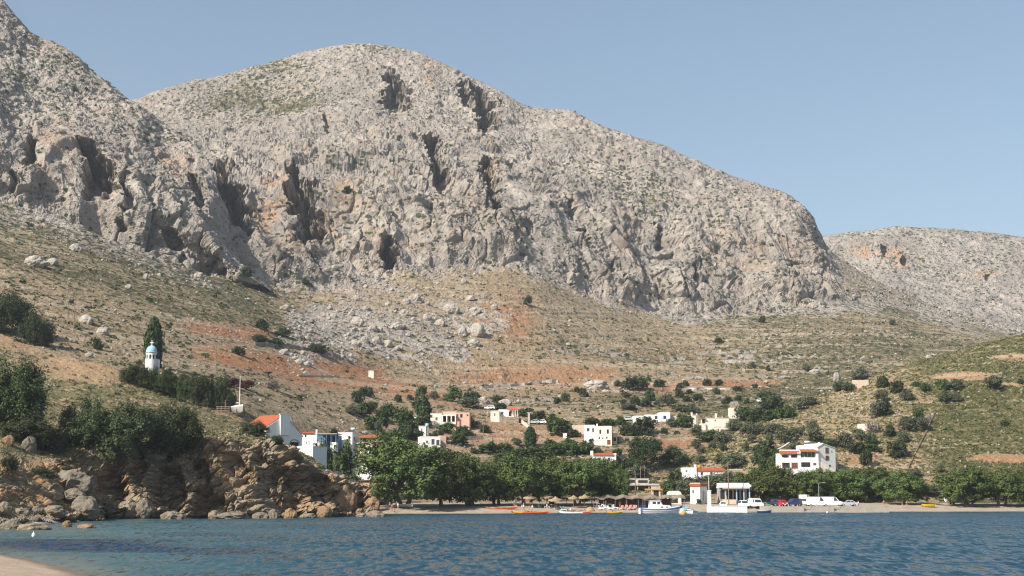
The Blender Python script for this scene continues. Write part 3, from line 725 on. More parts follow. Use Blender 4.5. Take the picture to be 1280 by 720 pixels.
ML = {
    'oak': mat_leaf('dark_evergreen_leaf', (0.042, 0.064, 0.024), (0.076, 0.100, 0.037), (0.032, 0.048, 0.02)),
    'green': mat_leaf('fresh_green_leaf', (0.055, 0.090, 0.025), (0.090, 0.130, 0.040), (0.04, 0.065, 0.02)),
    'olive': mat_leaf('olive_leaf', (0.090, 0.105, 0.060), (0.140, 0.150, 0.092), (0.06, 0.075, 0.04)),
    'tam': mat_leaf('tamarisk_leaf', (0.070, 0.106, 0.027), (0.128, 0.160, 0.048), (0.052, 0.080, 0.023)),
    'thick': mat_leaf('bush_leaf', (0.045, 0.062, 0.026), (0.085, 0.100, 0.045), (0.032, 0.045, 0.02)),
    'pine': mat_leaf('pine_needles', (0.030, 0.055, 0.018), (0.055, 0.085, 0.028), (0.022, 0.04, 0.016)),
    'pale': mat_leaf('pale_shrub_twigs', (0.24, 0.20, 0.17), (0.30, 0.24, 0.22), (0.17, 0.14, 0.12)),
    'red': mat_leaf('bougainvillea_bracts', (0.19, 0.04, 0.05), (0.13, 0.05, 0.05), (0.06, 0.055, 0.03)),
}
def mat_bark():
    m = NM('bark'); p = m.geo()
    m.base(m.mix(m.ss(m.noise(m.mapping(p, (6, 6, 1.5)), 1.0, 4), 0.4, 0.65), (0.11, 0.085, 0.062), (0.22, 0.18, 0.14))); return m.m
MBARK = mat_bark()

def leaf_cloud(C, Nrm, size, r, tint=None, long=1.0):
    """quads of random size at C (n,3), facing about Nrm"""
    n = len(C)
    Nn = Nrm + r.normal(size=(n, 3)) * 0.55
    Nn /= np.linalg.norm(Nn, axis=1, keepdims=True) + 1e-9
    T = np.cross(Nn, r.normal(size=(n, 3))); T /= np.linalg.norm(T, axis=1, keepdims=True) + 1e-9
    Bn = np.cross(Nn, T)
    s = size * r.uniform(0.55, 1.35, (n, 1))
    T = T * s * long; Bn = Bn * s
    V = np.stack([C - T - Bn * 0.35, C + T * 0.2 - Bn, C + T + Bn * 0.25, C - T * 0.1 + Bn], 1)
    F = np.arange(n * 4).reshape(-1, 4)
    return V.reshape(-1, 3), F

def make_crown(name, lobes, n, leaf, mat, seed, clump=0.3, nclump=26, inner=0.25, base=0.0):
    r = np.random.default_rng(seed)
    Cs, Ns, Ts = [], [], []
    vol = np.array([l[3] * l[4] * l[5] for l in lobes]) ** (2 / 3); vol /= vol.sum()
    for l, v in zip(lobes, vol):
        c, rad = np.array(l[:3]), np.array(l[3:])
        k = int(n * v)
        dirs = r.normal(size=(nclump, 3)); dirs /= np.linalg.norm(dirs, axis=1, keepdims=True)
        dirs[:, 2] = np.where(dirs[:, 2] < -0.45, -dirs[:, 2], dirs[:, 2])
        crad = r.uniform(0.72, 1.12, nclump)
        ctint = r.random(nclump)
        ci = r.integers(0, nclump, k)
        p = dirs[ci] * crad[ci, None] + r.normal(size=(k, 3)) * clump * 0.55
        q = p - dirs[ci] * crad[ci, None] * 0.72        # outward from the clump's own base
        inn = r.random(k) < inner
        p = np.where(inn[:, None], p * r.uniform(0.35, 0.85, (k, 1)), p)
        Cs.append(c + p * rad); Ns.append(q / (np.linalg.norm(q, axis=1, keepdims=True) + 1e-9) + np.array([0, 0, 0.25]))
        Ts.append(np.clip(ctint[ci] * 0.7 + r.random(k) * 0.3, 0, 1))
    C, N_, T_ = np.concatenate(Cs), np.concatenate(Ns), np.concatenate(Ts)
    keep = C[:, 2] > 0.0
    C, N_, T_ = C[keep], N_[keep], T_[keep]
    q = np.quantile(np.hypot(C[:, 0], C[:, 1]), 0.955); C[:, :2] *= 0.5 / q
    C[:, 2] = (C[:, 2] - np.quantile(C[:, 2], 0.004)) / (np.quantile(C[:, 2], 0.992) - np.quantile(C[:, 2], 0.004)) * (0.985 - base) + base
    V, F = leaf_cloud(C, N_, leaf, r)
    me = np_mesh(name, V, F, mat)
    t = np.repeat(T_, 4)
    set_attr(me, 'tint', np.stack([t, t, t, np.ones_like(t)], -1))
    return me

def tube(pts, rads, k=7):
    pts = [np.array(p, float) for p in pts]
    V, F = [], []
    for i, p in enumerate(pts):
        t = pts[min(i + 1, len(pts) - 1)] - pts[max(i - 1, 0)]; t /= np.linalg.norm(t) + 1e-9
        a = np.cross(t, [0.31, 0.9, 0.1]); a /= np.linalg.norm(a); b = np.cross(t, a)
        for j in range(k):
            th = 2 * math.pi * j / k
            V.append(p + (a * math.cos(th) + b * math.sin(th)) * rads[i])
    for i in range(len(pts) - 1):
        for j in range(k):
            F.append((i * k + j, i * k + (j + 1) % k, (i + 1) * k + (j + 1) % k, (i + 1) * k + j))
    return V, F

def make_trunk(name, lobes, rad, fork, seed, stems=1):
    r = random.Random(seed)
    V, F = [], []
    def add(vf):
        o = len(V); V.extend(vf[0]); F.extend(tuple(i + o for i in f) for f in vf[1])
    for s in range(stems):
        bx, by = (r.uniform(-.05, .05), r.uniform(-.05, .05)) if stems > 1 else (0, 0)
        top = (bx * 2 + r.uniform(-.04, .04), by * 2 + r.uniform(-.04, .04), fork)
        add(tube([(bx, by, -0.06), (bx, by, 0.02), ((bx + top[0]) / 2 + r.uniform(-.02, .02), (by + top[1]) / 2, fork * .5), top], [rad * 1.5, rad * 1.15, rad, rad * .8]))
        for l in lobes[s::stems]:
            m = ((top[0] + l[0]) / 2 + r.uniform(-.04, .04), (top[1] + l[1]) / 2 + r.uniform(-.04, .04), (top[2] + l[2]) / 2 + .02)
            add(tube([top, m, (l[0], l[1], l[2] + l[5] * .3)], [rad * .7, rad * .45, rad * .15], 5))
    return np_mesh(name, np.array(V), np.array(F), MBARK, True)

def lobes_round(seed, k=7, zc=0.52, lift=0.0, spread=0.24, rmin=.20, rmax=.30):
    r = random.Random(seed); L = [(0, 0, zc + .08, .30, .30, .36)]
    for i in range(k):
        a = 2 * math.pi * (i + r.uniform(-.3, .3)) / k; q = spread * r.uniform(.75, 1.15)
        rr = r.uniform(rmin, rmax)
        L.append((q * math.cos(a), q * math.sin(a), max(lift + rr, zc + r.uniform(-.22, .20)), rr, rr, rr * r.uniform(.9, 1.25)))
    return L

TREE = {}
KNAME = dict(oak='shrub', green='shrub', olive='olive_tree', pale='dry_shrub', red='bougainvillea', tam='tamarisk_tree', thicket='large_bush', thicketg='large_bush', pine='pine_tree', cypress='cypress_tree')
def variant(kind, i, lobes, n, leaf, mat, trunk=None, **kw):
    cr = make_crown(KNAME[kind] + '_crown', lobes, n, leaf, ML[mat], hash((len(kind), i, n)) % 9999 + i * 7, **kw)
    tk = make_trunk(KNAME[kind] + '_trunk', lobes, seed=i, **trunk) if trunk else None
    TREE.setdefault(kind, []).append((cr, tk))
for i in range(5):
    variant('oak', i, lobes_round(i, 6, .45, 0.0), 3600, .036, 'oak', nclump=18, clump=.24)
    variant('green', i, lobes_round(20 + i, 6, .45, 0.0), 3600, .036, 'green', nclump=18, clump=.24)
    variant('olive', i, lobes_round(40 + i, 7, .58, .18, .25), 2600, .036, 'olive', trunk=dict(rad=.035, fork=.25, stems=2), nclump=16, clump=.36, base=.12)
    variant('pale', i, lobes_round(60 + i, 5, .45, 0.0), 1500, .035, 'pale', clump=.4) if i < 2 else None
    variant('red', i, lobes_round(80 + i, 5, .42, 0.0), 2200, .04, 'red', clump=.4) if i < 2 else None
for i in range(6):
    variant('tam', i, lobes_round(100 + i, 10, .60, .20, .30, .15, .24) + lobes_round(140 + i, 6, .42, .16, .30, .12, .18)[1:], 26000, .0145, 'tam', trunk=dict(rad=.028, fork=.22, stems=2), nclump=24, clump=.23, base=.15)
for i in range(4):
    variant('thicket', i, lobes_round(200 + i, 10, .42, 0.0, .30, .17, .25), 26000, .0125, 'oak', nclump=40, clump=.24)
    variant('thicketg', i, lobes_round(230 + i, 10, .42, 0.0, .30, .17, .25), 20000, .0135, 'thick', nclump=40, clump=.24)
for i in range(2):
    variant('pine', i, [(0, 0, .75, .22, .22, .2)] + lobes_round(300 + i, 9, .60, .3, .32, .13, .2), 9000, .018, 'pine', trunk=dict(rad=.02, fork=.45), nclump=30, base=.2)
variant('cypress', 0, [(0, 0, .25, .42, .42, .26), (0.05, 0, .5, .46, .46, .28), (-.04, 0, .72, .38, .38, .22), (0, 0, .9, .22, .22, .12)], 6000, .05, 'pine', trunk=dict(rad=.05, fork=.15), nclump=60, inner=.3)

KCAT = dict(oak='bush', green='bush', olive='olive tree', pale='bush', red='bougainvillea', tam='tree', thicket='bush', thicketg='bush', pine='pine tree', cypress='cypress')
_cnt = {}
def plant(kind, px, py, w, h, label=None, group=None, only=None, Y=None, depth=None, sink=0.03):
    """one plant standing where the photo shows its foot at (px,py); w,h in photo pixels"""
    if Y is not None:
        z = ground_z(x_of(px, Y, z_of(py, Y)), Y)
        p = Vector((x_of(px, Y, z), Y, z if z is not None else z_of(py, Y)))
    else:
        hh = hit(px, py, only)
        if hh is None: return None
        p = hh[0]
    m = p.y / FPX
    i = _cnt.get(kind, random.randrange(9)); _cnt[kind] = i + 1
    cr, tk = TREE[kind][i % len(TREE[kind])]
    sc = (w * m, (depth or w) * m, h * m)
    nm = KNAME[kind]
    rz = random.uniform(0, 6.28)
    p = p - Vector((0, 0, sink * h * m))
    if tk is None:
        o = link(bpy.data.objects.new(nm, cr)); o.location = p; o.scale = sc; o.rotation_euler = (0, 0, rz)
    else:
        o = empty(nm, p, rz)
        c = link(bpy.data.objects.new('crown', cr), o); c.scale = sc
        t = link(bpy.data.objects.new('trunk', tk), o); t.scale = sc
    o['category'] = KCAT[kind]
    if label: o['label'] = label
    if group: o['group'] = group
    return o

# ---------------------------------------------------------------- tamarisks along the beach, each labelled
TAM = [(505, 629, 84, 86, 292, 'largest tamarisk, a huge round crown at the headland end of the beach'), (552, 629, 58, 70, 303, 'tamarisk leaning against the huge round one at the headland end'),
       (587, 630, 54, 64, 316, 'tamarisk behind the grey beach hut'), (622, 630, 50, 62, 318, 'tamarisk behind the first orange kayak'), (656, 630, 54, 66, 320, 'tamarisk above the straw parasol by the two-tone kayak'),
       (690, 630, 50, 64, 318, 'tamarisk above the pair of straw parasols'), (722, 630, 46, 63, 320, 'tamarisk between the pair of parasols and the long thatched canopy'), (750, 630, 48, 62, 318, 'tamarisk over the near end of the long thatched canopy'), (771, 630, 26, 50, 320, 'narrow low tamarisk at the end of the row beside the terrace building'),
       (948, 628, 46, 48, 330, 'tamarisk beside the blue-columned cafe'), (978, 628, 46, 50, 330, 'tamarisk behind the red car'), (1006, 628, 44, 44, 330, 'tamarisk below the red-roofed villa, behind the camper'), (1032, 628, 42, 42, 332, 'tamarisk behind the white panel van'), (1060, 628, 46, 45, 330, 'tamarisk behind the silver car'), (1090, 629, 46, 43, 326, 'tamarisk at the end of the quay'),
       (1130, 631, 50, 42, 318, 'tamarisk standing apart over the two strollers'), (1209, 629, 54, 49, 325, 'tamarisk beside the motorboat on its trailer'), (1252, 629, 46, 47, 325, 'tamarisk on the open beach with a dark patch of shade'), (1292, 629, 48, 46, 325, 'tamarisk cut by the edge of the picture'), (1335, 629, 48, 46, 325, 'tamarisk beyond the edge of the picture')]
for px, py, w, h, Y, lab in TAM:
    if px < 1300: plant('tam', px, py, w * 1.28, h + (0 if px < 570 else -5 if px < 900 else -5 if px < 1110 else -2), lab, 'tamarisk trees along the beach', Y=HCAM * FPX / (float(np.interp(px, [q[0] for q in SHORE], [q[1] for q in SHORE])) - 619) + (7 if px < 570 else 15 if px < 900 else 31 if px < 1110 else 12) + 2 * (Y % 5))

# ---------------------------------------------------------------- big bushes of the headland and the church slope
for a in [
    ('thicket', 6, 416, 74, 52, 'big dark bush on the bare crest, at the edge of the picture'), ('thicket', 47, 431, 48, 40, 'dark bush sloping down the bare crest toward the two tall posts'),
    ('thicket', 12, 536, 116, 88, 'tallest dark bush, filling the slope over the pebble cove'), ('thicketg', 40, 560, 78, 40, 'bright green bush at the foot of the tallest dark bush'),
    ('thicket', 108, 558, 84, 60, 'dark bush over the orange bank, first of three above the sea cliff'), ('thicketg', 158, 572, 104, 68, 'broad grey-green bush, middle one of three above the sea cliff'), ('thicket', 212, 578, 78, 72, 'dark bush hanging over the cliff edge, nearest the church of three'),
    ('thicketg', 55, 598, 30, 13, 'low green cushion on the orange bank above the cove'), ('thicketg', 12, 588, 26, 18, 'green bush beside the orange boulder above the cove'), ('thicketg', 86, 590, 16, 7, 'small brown-green cushion below the broad bush on the orange bank'),
    ('thicket', 165, 472, 36, 23, 'hedge bush at the upper end of the dark hedge below the blue dome'), ('thicket', 187, 484, 44, 29, 'hedge bush right under the blue-domed belfry'), ('thicket', 207, 491, 40, 33, 'hedge bush third down the slope from the dome'), ('thicket', 223, 498, 34, 30, 'hedge bush at the lower end of the dark hedge'),
    ('thicketg', 229, 482, 19, 15, 'small green bush by the grey gate post'), ('thicket', 241, 499, 34, 26, 'dark bush between the hedge and the trees by the mast'), ('thicketg', 254, 508, 38, 40, 'green tree-like bush left of the tall mast'), ('thicket', 276, 511, 36, 42, 'dark bush around the foot of the tall mast'),
    ('thicketg', 318, 546, 36, 20, 'green bush in front of the red church roof'), ('thicketg', 347, 556, 20, 12, 'low bush under the church gable'), ('oak', 122, 437, 13, 15, 'lone dark shrub between the two posts and the domed belfry')]:
    plant(a[0], a[1], a[2], a[3], a[4], a[5], 'large bushes on the headland' if a[0] != 'oak' else None, depth=a[3] * 0.75, Y=304 if a[1] in (165, 187, 207, 223) else None)
plant('cypress', 191, 458, 20, 62, 'tall dark cypress behind the blue-domed belfry')
for a in [(288, 484, 28, 12), (306, 486, 26, 11)]:
    plant('red', *a, label='dark red bougainvillea ' + ('beside the tall mast' if a[0] < 300 else 'reaching toward the pale shrub'), group='bougainvillea hedge above the church')
plant('pale', 340, 487, 22, 13, 'pinkish leafless shrub beyond the bougainvillea above the church')
plant('pine', 806, 602, 44, 44, 'dark pine above the terrace building', Y=425); plant('pine', 842, 594, 36, 26, 'lower spreading pine behind the round green tree', Y=430)
for a in ((431, 75, 44, 338, 'green', 'broad round green tree in front of the white two-storey block'), (397, 76, 30, 343, 'green', 'green bushes between the chapel and the blue house'), (414, 68, 20, 346, 'oak', 'dark bush at the right foot of the blue house'), (458, 62, 26, 352, 'olive', 'grey-green tree under the red-tiled lean-to'), (478, 76, 26, 362, 'oak', 'dark tree left behind the huge tamarisk')):
    plant(a[4], a[0], 630, a[2], a[1], a[5], Y=a[3])
for a in ((858, 23, 'olive tree covering the left wall of the red-topped flat house'), (872, 21, 'olive tree in front of the red-topped flat house, second from its left'), (887, 23, 'olive tree in front of the red-topped flat house, third from its left'), (901, 24, 'olive tree at the right corner of the red-topped flat house')):
    plant('olive', a[0], 613, 24, a[1], a[2], 'olive trees on the slopes', Y=384)
plant('green', 834, 620, 23, 27, 'bright green clipped round tree beside the white beach kiosk', Y=372); plant('green', 873.5, 624.5, 7, 7, 'small clipped green ball bush beside the red-banded house', Y=352)

# ---------------------------------------------------------------- the many bushes and olives, described from the landmark they stand by
BUSH = '''o306 347 16 12;o382 356 10 9;o327 412 18 12;o325 428 24 9;g345 432 18 8;o298 443 17 9;o399 441 22 10;g353 420 18 10;o659 381 10 10;o433 242 11 9;o953 403 9 8;o898 428 9 6;v1008 464 9 9;o1048 489 11 11;v1060 488 15 10;o1115 406 8 6;o960 463 6 6;o941 459 6 5
o458 495 18 11;o448 504 14 14;o454 520 24 16;v439 518 15 10;g466 512 12 9;g478 525 22 12;o476 552 12 16;g497 552 28 14;o417 543 10 7;v848 624 26 20;o862 606 18 12;v880 614 22 16;g897 616 26 20;v913 606 22 14;o845 607 22 16;g926 612 22 18;v795 596 24 14;o782 592 20 16;g468 540 26 18;o512 548 30 20;g478 562 26 18;o548 552 20 12;g610 566 24 12;o640 579 34 15;g676 576 30 14
o498 503 10 9;o526 495 13 12;o513 500 8 6;v543 500 11 11;o527 519 24 25;g566 502 21 18;o589 501 20 11;v587 510 24 12;o624 505 15 10;g625 512 16 8;o488 520 22 14;g505 533 25 22;g530 532 22 13;o587 534 14 13;o606 541 13 9;g558 541 22 12;g579 546 22 12;p663 558 13 22;g629 567 23 12;v646 557 12 9;o660 577 40 18;o573 556 22 12;o592 567 8 7;g565 577 30 11;g657 520 20 9;o672 528 20 13;g630 524 16 7
g690 529 13 11;g699 544 28 20;o717 546 16 8;o696 505 8 8;o708 502 10 10;o722 491 8 7;o730 496 10 10;o772 483 9 7;o795 486 30 14;o824 484 15 9;o811 477 6 6;o850 485 9 6;o857 483 9 7;g812 501 15 13;v783 498 12 8;o794 507 12 11;o779 506 7 7;v786 512 18 8;o807 509 13 10;v835 507 18 14;v821 508 8 7;o849 497 11 11;o858 502 10 7;v852 515 20 9;o786 545 22 14;o805 543 26 20;v840 534 13 10;g852 534 16 15;o831 542 8 7;o847 545 9 6;g740 532 20 9;g775 531 13 10;g758 532 16 8;g740 554 13 8;g690 568 26 17;g712 568 26 18;g731 568 20 15;o747 567 12 7;g771 571 12 9;v777 587 24 17
o884 482 11 8;o898 482 11 7;o896 493 9 8;o861 493 9 6;o872 501 13 8;o922 489 11 6;o943 485 7 5;o922 500 8 6;o909 505 12 8;o933 505 8 5;g953 498 14 8;v863 516 20 11;o966 511 26 18;o957 512 12 8;o931 526 22 16;o946 528 22 16;o960 525 20 12;g979 522 22 14;o988 522 14 12;v1000 513 16 14;v1012 507 18 10;o856 534 18 13;v870 544 14 12;g887 552 30 13;v903 554 20 14;v920 538 20 13;v935 547 18 18;v940 554 12 10;v947 541 16 10;v962 542 22 11;v961 550 9 9;v972 541 14 10;v979 554 20 18;v990 548 14 13;v1001 544 10 10;v1016 540 14 14;v891 562 9 10;v870 561 12 10;o904 564 11 10;v876 567 10 8;v932 564 8 11;o956 569 26 17;o952 579 19 15;v915 585 26 17;v900 579 14 10;v876 579 12 9;v927 579 11 8;v995 563 14 10
o1103 484 15 13;o1120 491 15 14;o1157 490 13 11;v1135 501 16 13;v1102 502 16 14;o1107 510 10 12;v1098 521 20 18;g1110 518 16 7;g1180 488 13 13;v1193 488 18 13;v1182 503 16 15;v1197 503 12 12;v1242 487 20 16;g1148 525 14 14;v1133 538 18 16;v1150 538 18 15;w1160 529 10 12;o1112 545 14 13;v1129 553 13 14;o1089 555 14 13;g1090 564 20 8;o1121 572 20 19;o1082 582 14 20;o1276 480 8 6;o1256 532 10 6;v1075 475 20 15;o1146 483 9 6;w1091 541 16 14;v1057 561 22 18;v1075 551 14 14;o1072 567 22 13;v1020 552 20 15;g1037 558 18 9;g972 578 16 14;g960 588 20 14;g1100 594 16 9;v1143 596 16 9;g1178 612 18 14;v1176 590 10 9;v1160 620 30 14;v1140 612 14 10'''
LAND = [(189, 440, 'the blue-domed belfry'), (335, 530, 'the red-roofed church'), (386, 566, 'the small white chapel'), (408, 550, 'the blue house'), (434, 550, 'the two-storey house with red lean-to'), (452, 585, 'the blue-edged white house'), (463, 469, 'the lone white hut'),
        (550, 522, 'the pink house'), (542, 558, 'the white modern house'), (628, 515, 'the red-awning house'), (661, 522, 'the stone transformer tower'), (752, 543, 'the cream two-storey house'), (754, 571, 'the low thin-roofed house'), (795, 550, 'the long garden wall'),
        (815, 522, 'the long blue-windowed house'), (868, 524, 'the twin stone pillars'), (895, 528, 'the tall-chimneyed house'), (919, 514, 'the cream cube house'), (880, 588, 'the red-topped flat house'), (1012, 572, 'the red-roofed villa'), (1120, 540, 'the earth path up the hill'), (1075, 478, 'the hill crest end'),
        (1262, 573, 'the bare red earth patch'), (520, 390, 'the boulder field'), (610, 240, 'the middle of the main cliff'), (340, 430, 'the red earth terraces'), (1025, 400, 'the pale scree chute'), (1190, 495, 'the middle of the hill')]
KK = dict(o='oak', g='green', v='olive', p='cypress', w='pale')
KD = dict(o=('small dark bush', 'dark round bush'), g=('small green bush', 'leafy green bush'), v=('small grey-green olive', 'grey-green olive tree'), p=('cypress', 'dark slim cypress'), w=('pale twiggy shrub', 'pale twiggy shrub'))
bl = []
for tok in BUSH.replace('\n', ';').split(';'):
    k = tok[0]; px, py, w, h = (float(v) for v in tok[1:].split())
    d = sorted((math.hypot(px - l[0], (py - h / 2 - l[1]) * 1.3), l) for l in LAND)[0][1]
    dx, dy = px - d[0], (py - h / 2) - d[1]
    rel = ('right of' if dx > 0 else 'left of') if abs(dx) > abs(dy) * 1.1 else ('below' if dy > 0 else 'above')
    bl.append([k, px, py, w, h, d, rel, KD[k][1 if w > 12.5 else 0]])
ORD = ['nearest', 'second nearest', 'third nearest', 'fourth nearest', 'fifth nearest', 'sixth nearest', 'seventh nearest', 'eighth nearest', 'ninth nearest', 'tenth nearest']
GRP = dict(o='dark bushes on the slopes', g='green bushes around the village', v='olive trees on the slopes', p=None, w=None)
for b in bl:
    same = sorted((math.hypot(c[1] - c[5][0], c[2] - c[4] / 2 - c[5][1]), c[1], c[2]) for c in bl if c[5] is b[5] and c[6] == b[6] and c[7] == b[7])
    i = [s[1:] for s in same].index((b[1], b[2]))
    lab = '%s %s %s' % (b[7], b[6], b[5][2]) + ('' if len(same) == 1 else ', %s of %d' % (ORD[i], len(same)))
    f = 1.12
    plant(KK[b[0]], b[1], b[2], b[3] * f, b[4] * f, lab, GRP[b[0]])
print('plants', round(time.time() - T00, 1))

# ---------------------------------------------------------------- loose stones
def mat_stone(name, a, b, c):
    m = NM(name); p = m.geo(); oi = m.n('ShaderNodeObjectInfo')
    col = m.mix(m.ss(m.noise(p, 0.9, 5, 0.65), 0.38, 0.62), a, b)
    col = m.mix(m.math('MULTIPLY', m.ss(m.noise(p, 3.5, 4, 0.65), 0.52, 0.7), 0.6), col, c)
    m.base(col); m.bump(m.noise(p, 2.5, 5, 0.65), 0.8, 0.3); return m.m
MST = mat_stone('pale_limestone', (0.40, 0.365, 0.32), (0.31, 0.275, 0.235), (0.20, 0.18, 0.16))
MSTD = mat_stone('brown_shore_rock', (0.26, 0.21, 0.15), (0.19, 0.155, 0.115), (0.09, 0.075, 0.055))
MSTG = mat_stone('grey_shore_rock', (0.215, 0.185, 0.145), (0.16, 0.135, 0.10), (0.075, 0.065, 0.05))
MSTO = mat_stone('orange_shore_rock', (0.29, 0.185, 0.105), (0.22, 0.14, 0.08), (0.11, 0.075, 0.05))
def ico(sub):
    import bmesh
    bm = bmesh.new(); bmesh.ops.create_icosphere(bm, subdivisions=sub, radius=0.5)
    V = np.array([v.co[:] for v in bm.verts]); F = np.array([[v.index for v in f.verts] for f in bm.faces]); bm.free()
    return V, F
IV1, IF1 = ico(1); IV2, IF2 = ico(2); IV4, IF4 = ico(4)
def rock_shape(V, seed, rough=0.5):
    D = V * 2
    f1, f2, c = worley(D * 1.15 + seed * 3.7)
    e1, e2, ec = worley(D * 2.7 + seed * 5.1)
    r = 1 + rough * (0.75 * (c - 0.5) * sstep(0, 0.25, f2 - f1) + 0.5 * fbm(D * 1.3 + seed, 3) + 0.28 * (ec - 0.5) * sstep(0, 0.2, e2 - e1))
    return V * r[:, None]
ROCKV = [np_mesh('boulder', rock_shape(IV4, i), IF4, MST) for i in range(6)]
def rock(name, px, py, w, h, label, mat=None, group=None, v=None, sink=0.25, cat='boulder', Y=None, depth=0.8, on=None):
    if Y: p = at(px, py, Y)
    else:
        hh = hit(px, py - 0.3, on)
        if hh is None: return
        p = hh[0]
    m = p.y / FPX
    i = _cnt.get('rk', 0); _cnt['rk'] = i + 1
    me = ROCKV[i % 6]
    if mat is not None:
        key = (i % 6, mat.name)
        if key not in TREE:
            TREE[key] = me.copy(); TREE[key].materials.clear(); TREE[key].materials.append(mat)
        me = TREE[key]
    o = link(bpy.data.objects.new(name, me))
    o.location = p + Vector((0, 0, h * m * (0.5 - sink))); o.scale = (w * m, w * m * depth, h * m * (1 + sink)); o.rotation_euler = (0, 0, random.uniform(-.5, .5) + (math.pi if i % 2 else 0))
    return tag(o, label, cat, group)
BL = [(447, 406, 18, 11, 'big pale boulder below the boulder field, near its lower end'), (498, 411, 18, 9, 'flat pale boulder with a dark shadow below the boulder field'), (466, 414, 14, 8, 'rounded boulder between two larger ones below the boulder field'), (475, 415, 10, 7, 'small boulder touching the rounded one below the boulder field'),
      (508, 381, 11, 9, 'tilted boulder at the upper edge of the scree'), (520, 378, 18, 12, 'broad boulder in the upper scree beside the tilted one'), (563, 391, 21, 13, 'largest boulder in the middle of the boulder field'), (534, 400, 11, 9, 'boulder just below the middle of the boulder field'), (578, 419, 13, 11, 'boulder with a dark cleft beside a rock knob'), (597, 419, 21, 17, 'big rock knob at the lower right of the boulder field'),
      (618, 387, 9, 8, 'lone boulder at the edge of the red slope'), (594, 391, 14, 8, 'low boulder between the field and the red slope'), (446, 376, 12, 8, 'boulder high on the scree under the cliff'), (445, 432, 14, 8, 'lowest boulder above the red terraces'), (471, 429, 13, 9, 'boulder in the bottom cluster of the scree'), (485, 433, 14, 9, 'last boulder of the bottom cluster'), (456, 429, 10, 10, 'upright boulder in the bottom cluster'),
      (505, 394, 10, 8, 'boulder below the tilted one in the scree'), (550, 407, 14, 9, 'boulder at the foot of the largest one'), (580, 354, 8, 7, 'boulder right under the main cliff'), (593, 432, 18, 9, 'flat slab below the rock knob'), (161, 361, 10, 6, 'white stone alone on the dry slope above the belfry'), (249, 348, 13, 8, 'pale boulder at the edge of the green slope under the spur'), (183, 349, 7, 8, 'upright pale stone on the green slope'),
      (94, 315, 16, 12, 'rock pile on the green slope under the spur'), (50, 277, 12, 8, 'pale rock just under the spur cliff'), (45, 332, 30, 13, 'long grey outcrop on the dry slope'), (66, 331, 16, 9, 'rock at the end of the long grey outcrop'), (1018, 468, 14, 7, 'white boulder in the gully behind the hill'), (1046, 476, 10, 12, 'tall pale boulder beside the dark bush in the gully'),
      (108, 404, 20, 12, 'grey crag on the bare crest above the two posts'), (128, 418, 16, 10, 'lower grey crag on the bare crest'), (604, 505, 16, 10, 'domed grey rock above the pink house'), (632, 507, 18, 9, 'domed grey rock behind the white house with the red awning'), (745, 487, 30, 13, 'broad pale outcrop above the cream two-storey house')]
for px, py, w, h, lab in BL: rock('boulder', px, py, w, h, lab, None, 'large boulders on the slopes')
for px, py, w, h, lab, mm, Y in [(215, 650.5, 25, 13, 'pale wedge-shaped rock in front of the dark sea cave', MSTG, 235.3), (14, 663, 29, 14, 'dark rock at the waterline of the pebble cove, at the picture edge', MSTG, 167.7), (42, 664, 40, 11, 'brown rock slab in the shallows below the cove', MSTD, 165.1), (84, 658, 12, 8, 'small reddish rock in the shallows', MSTO, 178.1), (108, 661, 25, 7, 'flat reddish rock awash off the cove', MSTO, 172.9), (125, 650, 11, 7, 'orange stone at the end of the pebbles', MSTO, 224.9),
      (88, 616, 48, 32, 'big smooth grey rock lying on the orange bank', MSTG, None), (92, 624, 30, 15, 'grey rock wedged under the big smooth one', MSTG, None), (106, 644, 38, 26, 'split grey boulder at the end of the cove', MSTG, None), (68, 643, 32, 12, 'low flat rock behind the pebble beach', MSTD, None), (11, 556, 15, 13, 'orange boulder on the slope above the cove', MSTO, None), (36, 564, 18, 20, 'pale upright rock beside the orange boulder', MSTG, None), (26, 644, 20, 10, 'grey rock behind the pebbles, near the picture edge', MSTG, None), (5, 640, 18, 14, 'brown rock behind the pebbles, cut by the picture edge', MSTD, None), (47, 641, 16, 9, 'small grey rock behind the middle of the pebbles', MSTG, None),
      (180, 641, 22, 18, 'grey block beside the sea cave mouth', MSTG, 238.6), (160, 646, 30, 22, 'rounded block at the foot of the cliff', MSTD, 239.2), (289, 649, 40, 10, 'long low rock at the foot of the sea cliff', MSTG, 244.4), (326, 649, 19, 10, 'grey rock at the cliff foot beside the long low one', MSTG, 245.7), (341, 649, 13, 14, 'upright grey rock at the cliff foot', MSTG, 245.7), (363, 649, 16, 15, 'tilted orange rock at the mouth of the dark cave', MSTO, 245.7), (386, 648, 22, 7, 'low ledge rock after the tilted orange one', MSTD, 248.3), (405, 645, 22, 14, 'orange-brown rock near the tip of the headland', MSTO, 258.7), (452, 647, 13, 6, 'small brown rock at the headland tip', MSTD, 263.9), (465, 637, 17, 17, 'round orange knob on the headland tip', MSTO, 271.7), (468, 648, 24, 11, 'dark wet rock at the very tip of the headland', MSTD, 265.2), (430, 638, 30, 34, 'big faceted tan block near the headland tip', MSTO, 269.8), (268, 648, 16, 11, 'small rock at the cliff foot before the long low one', MSTD, 243.1)]:
    rock('shore_rock', px, py, w, h, lab, mm, 'rocks along the headland shore', cat='rock', Y=Y)

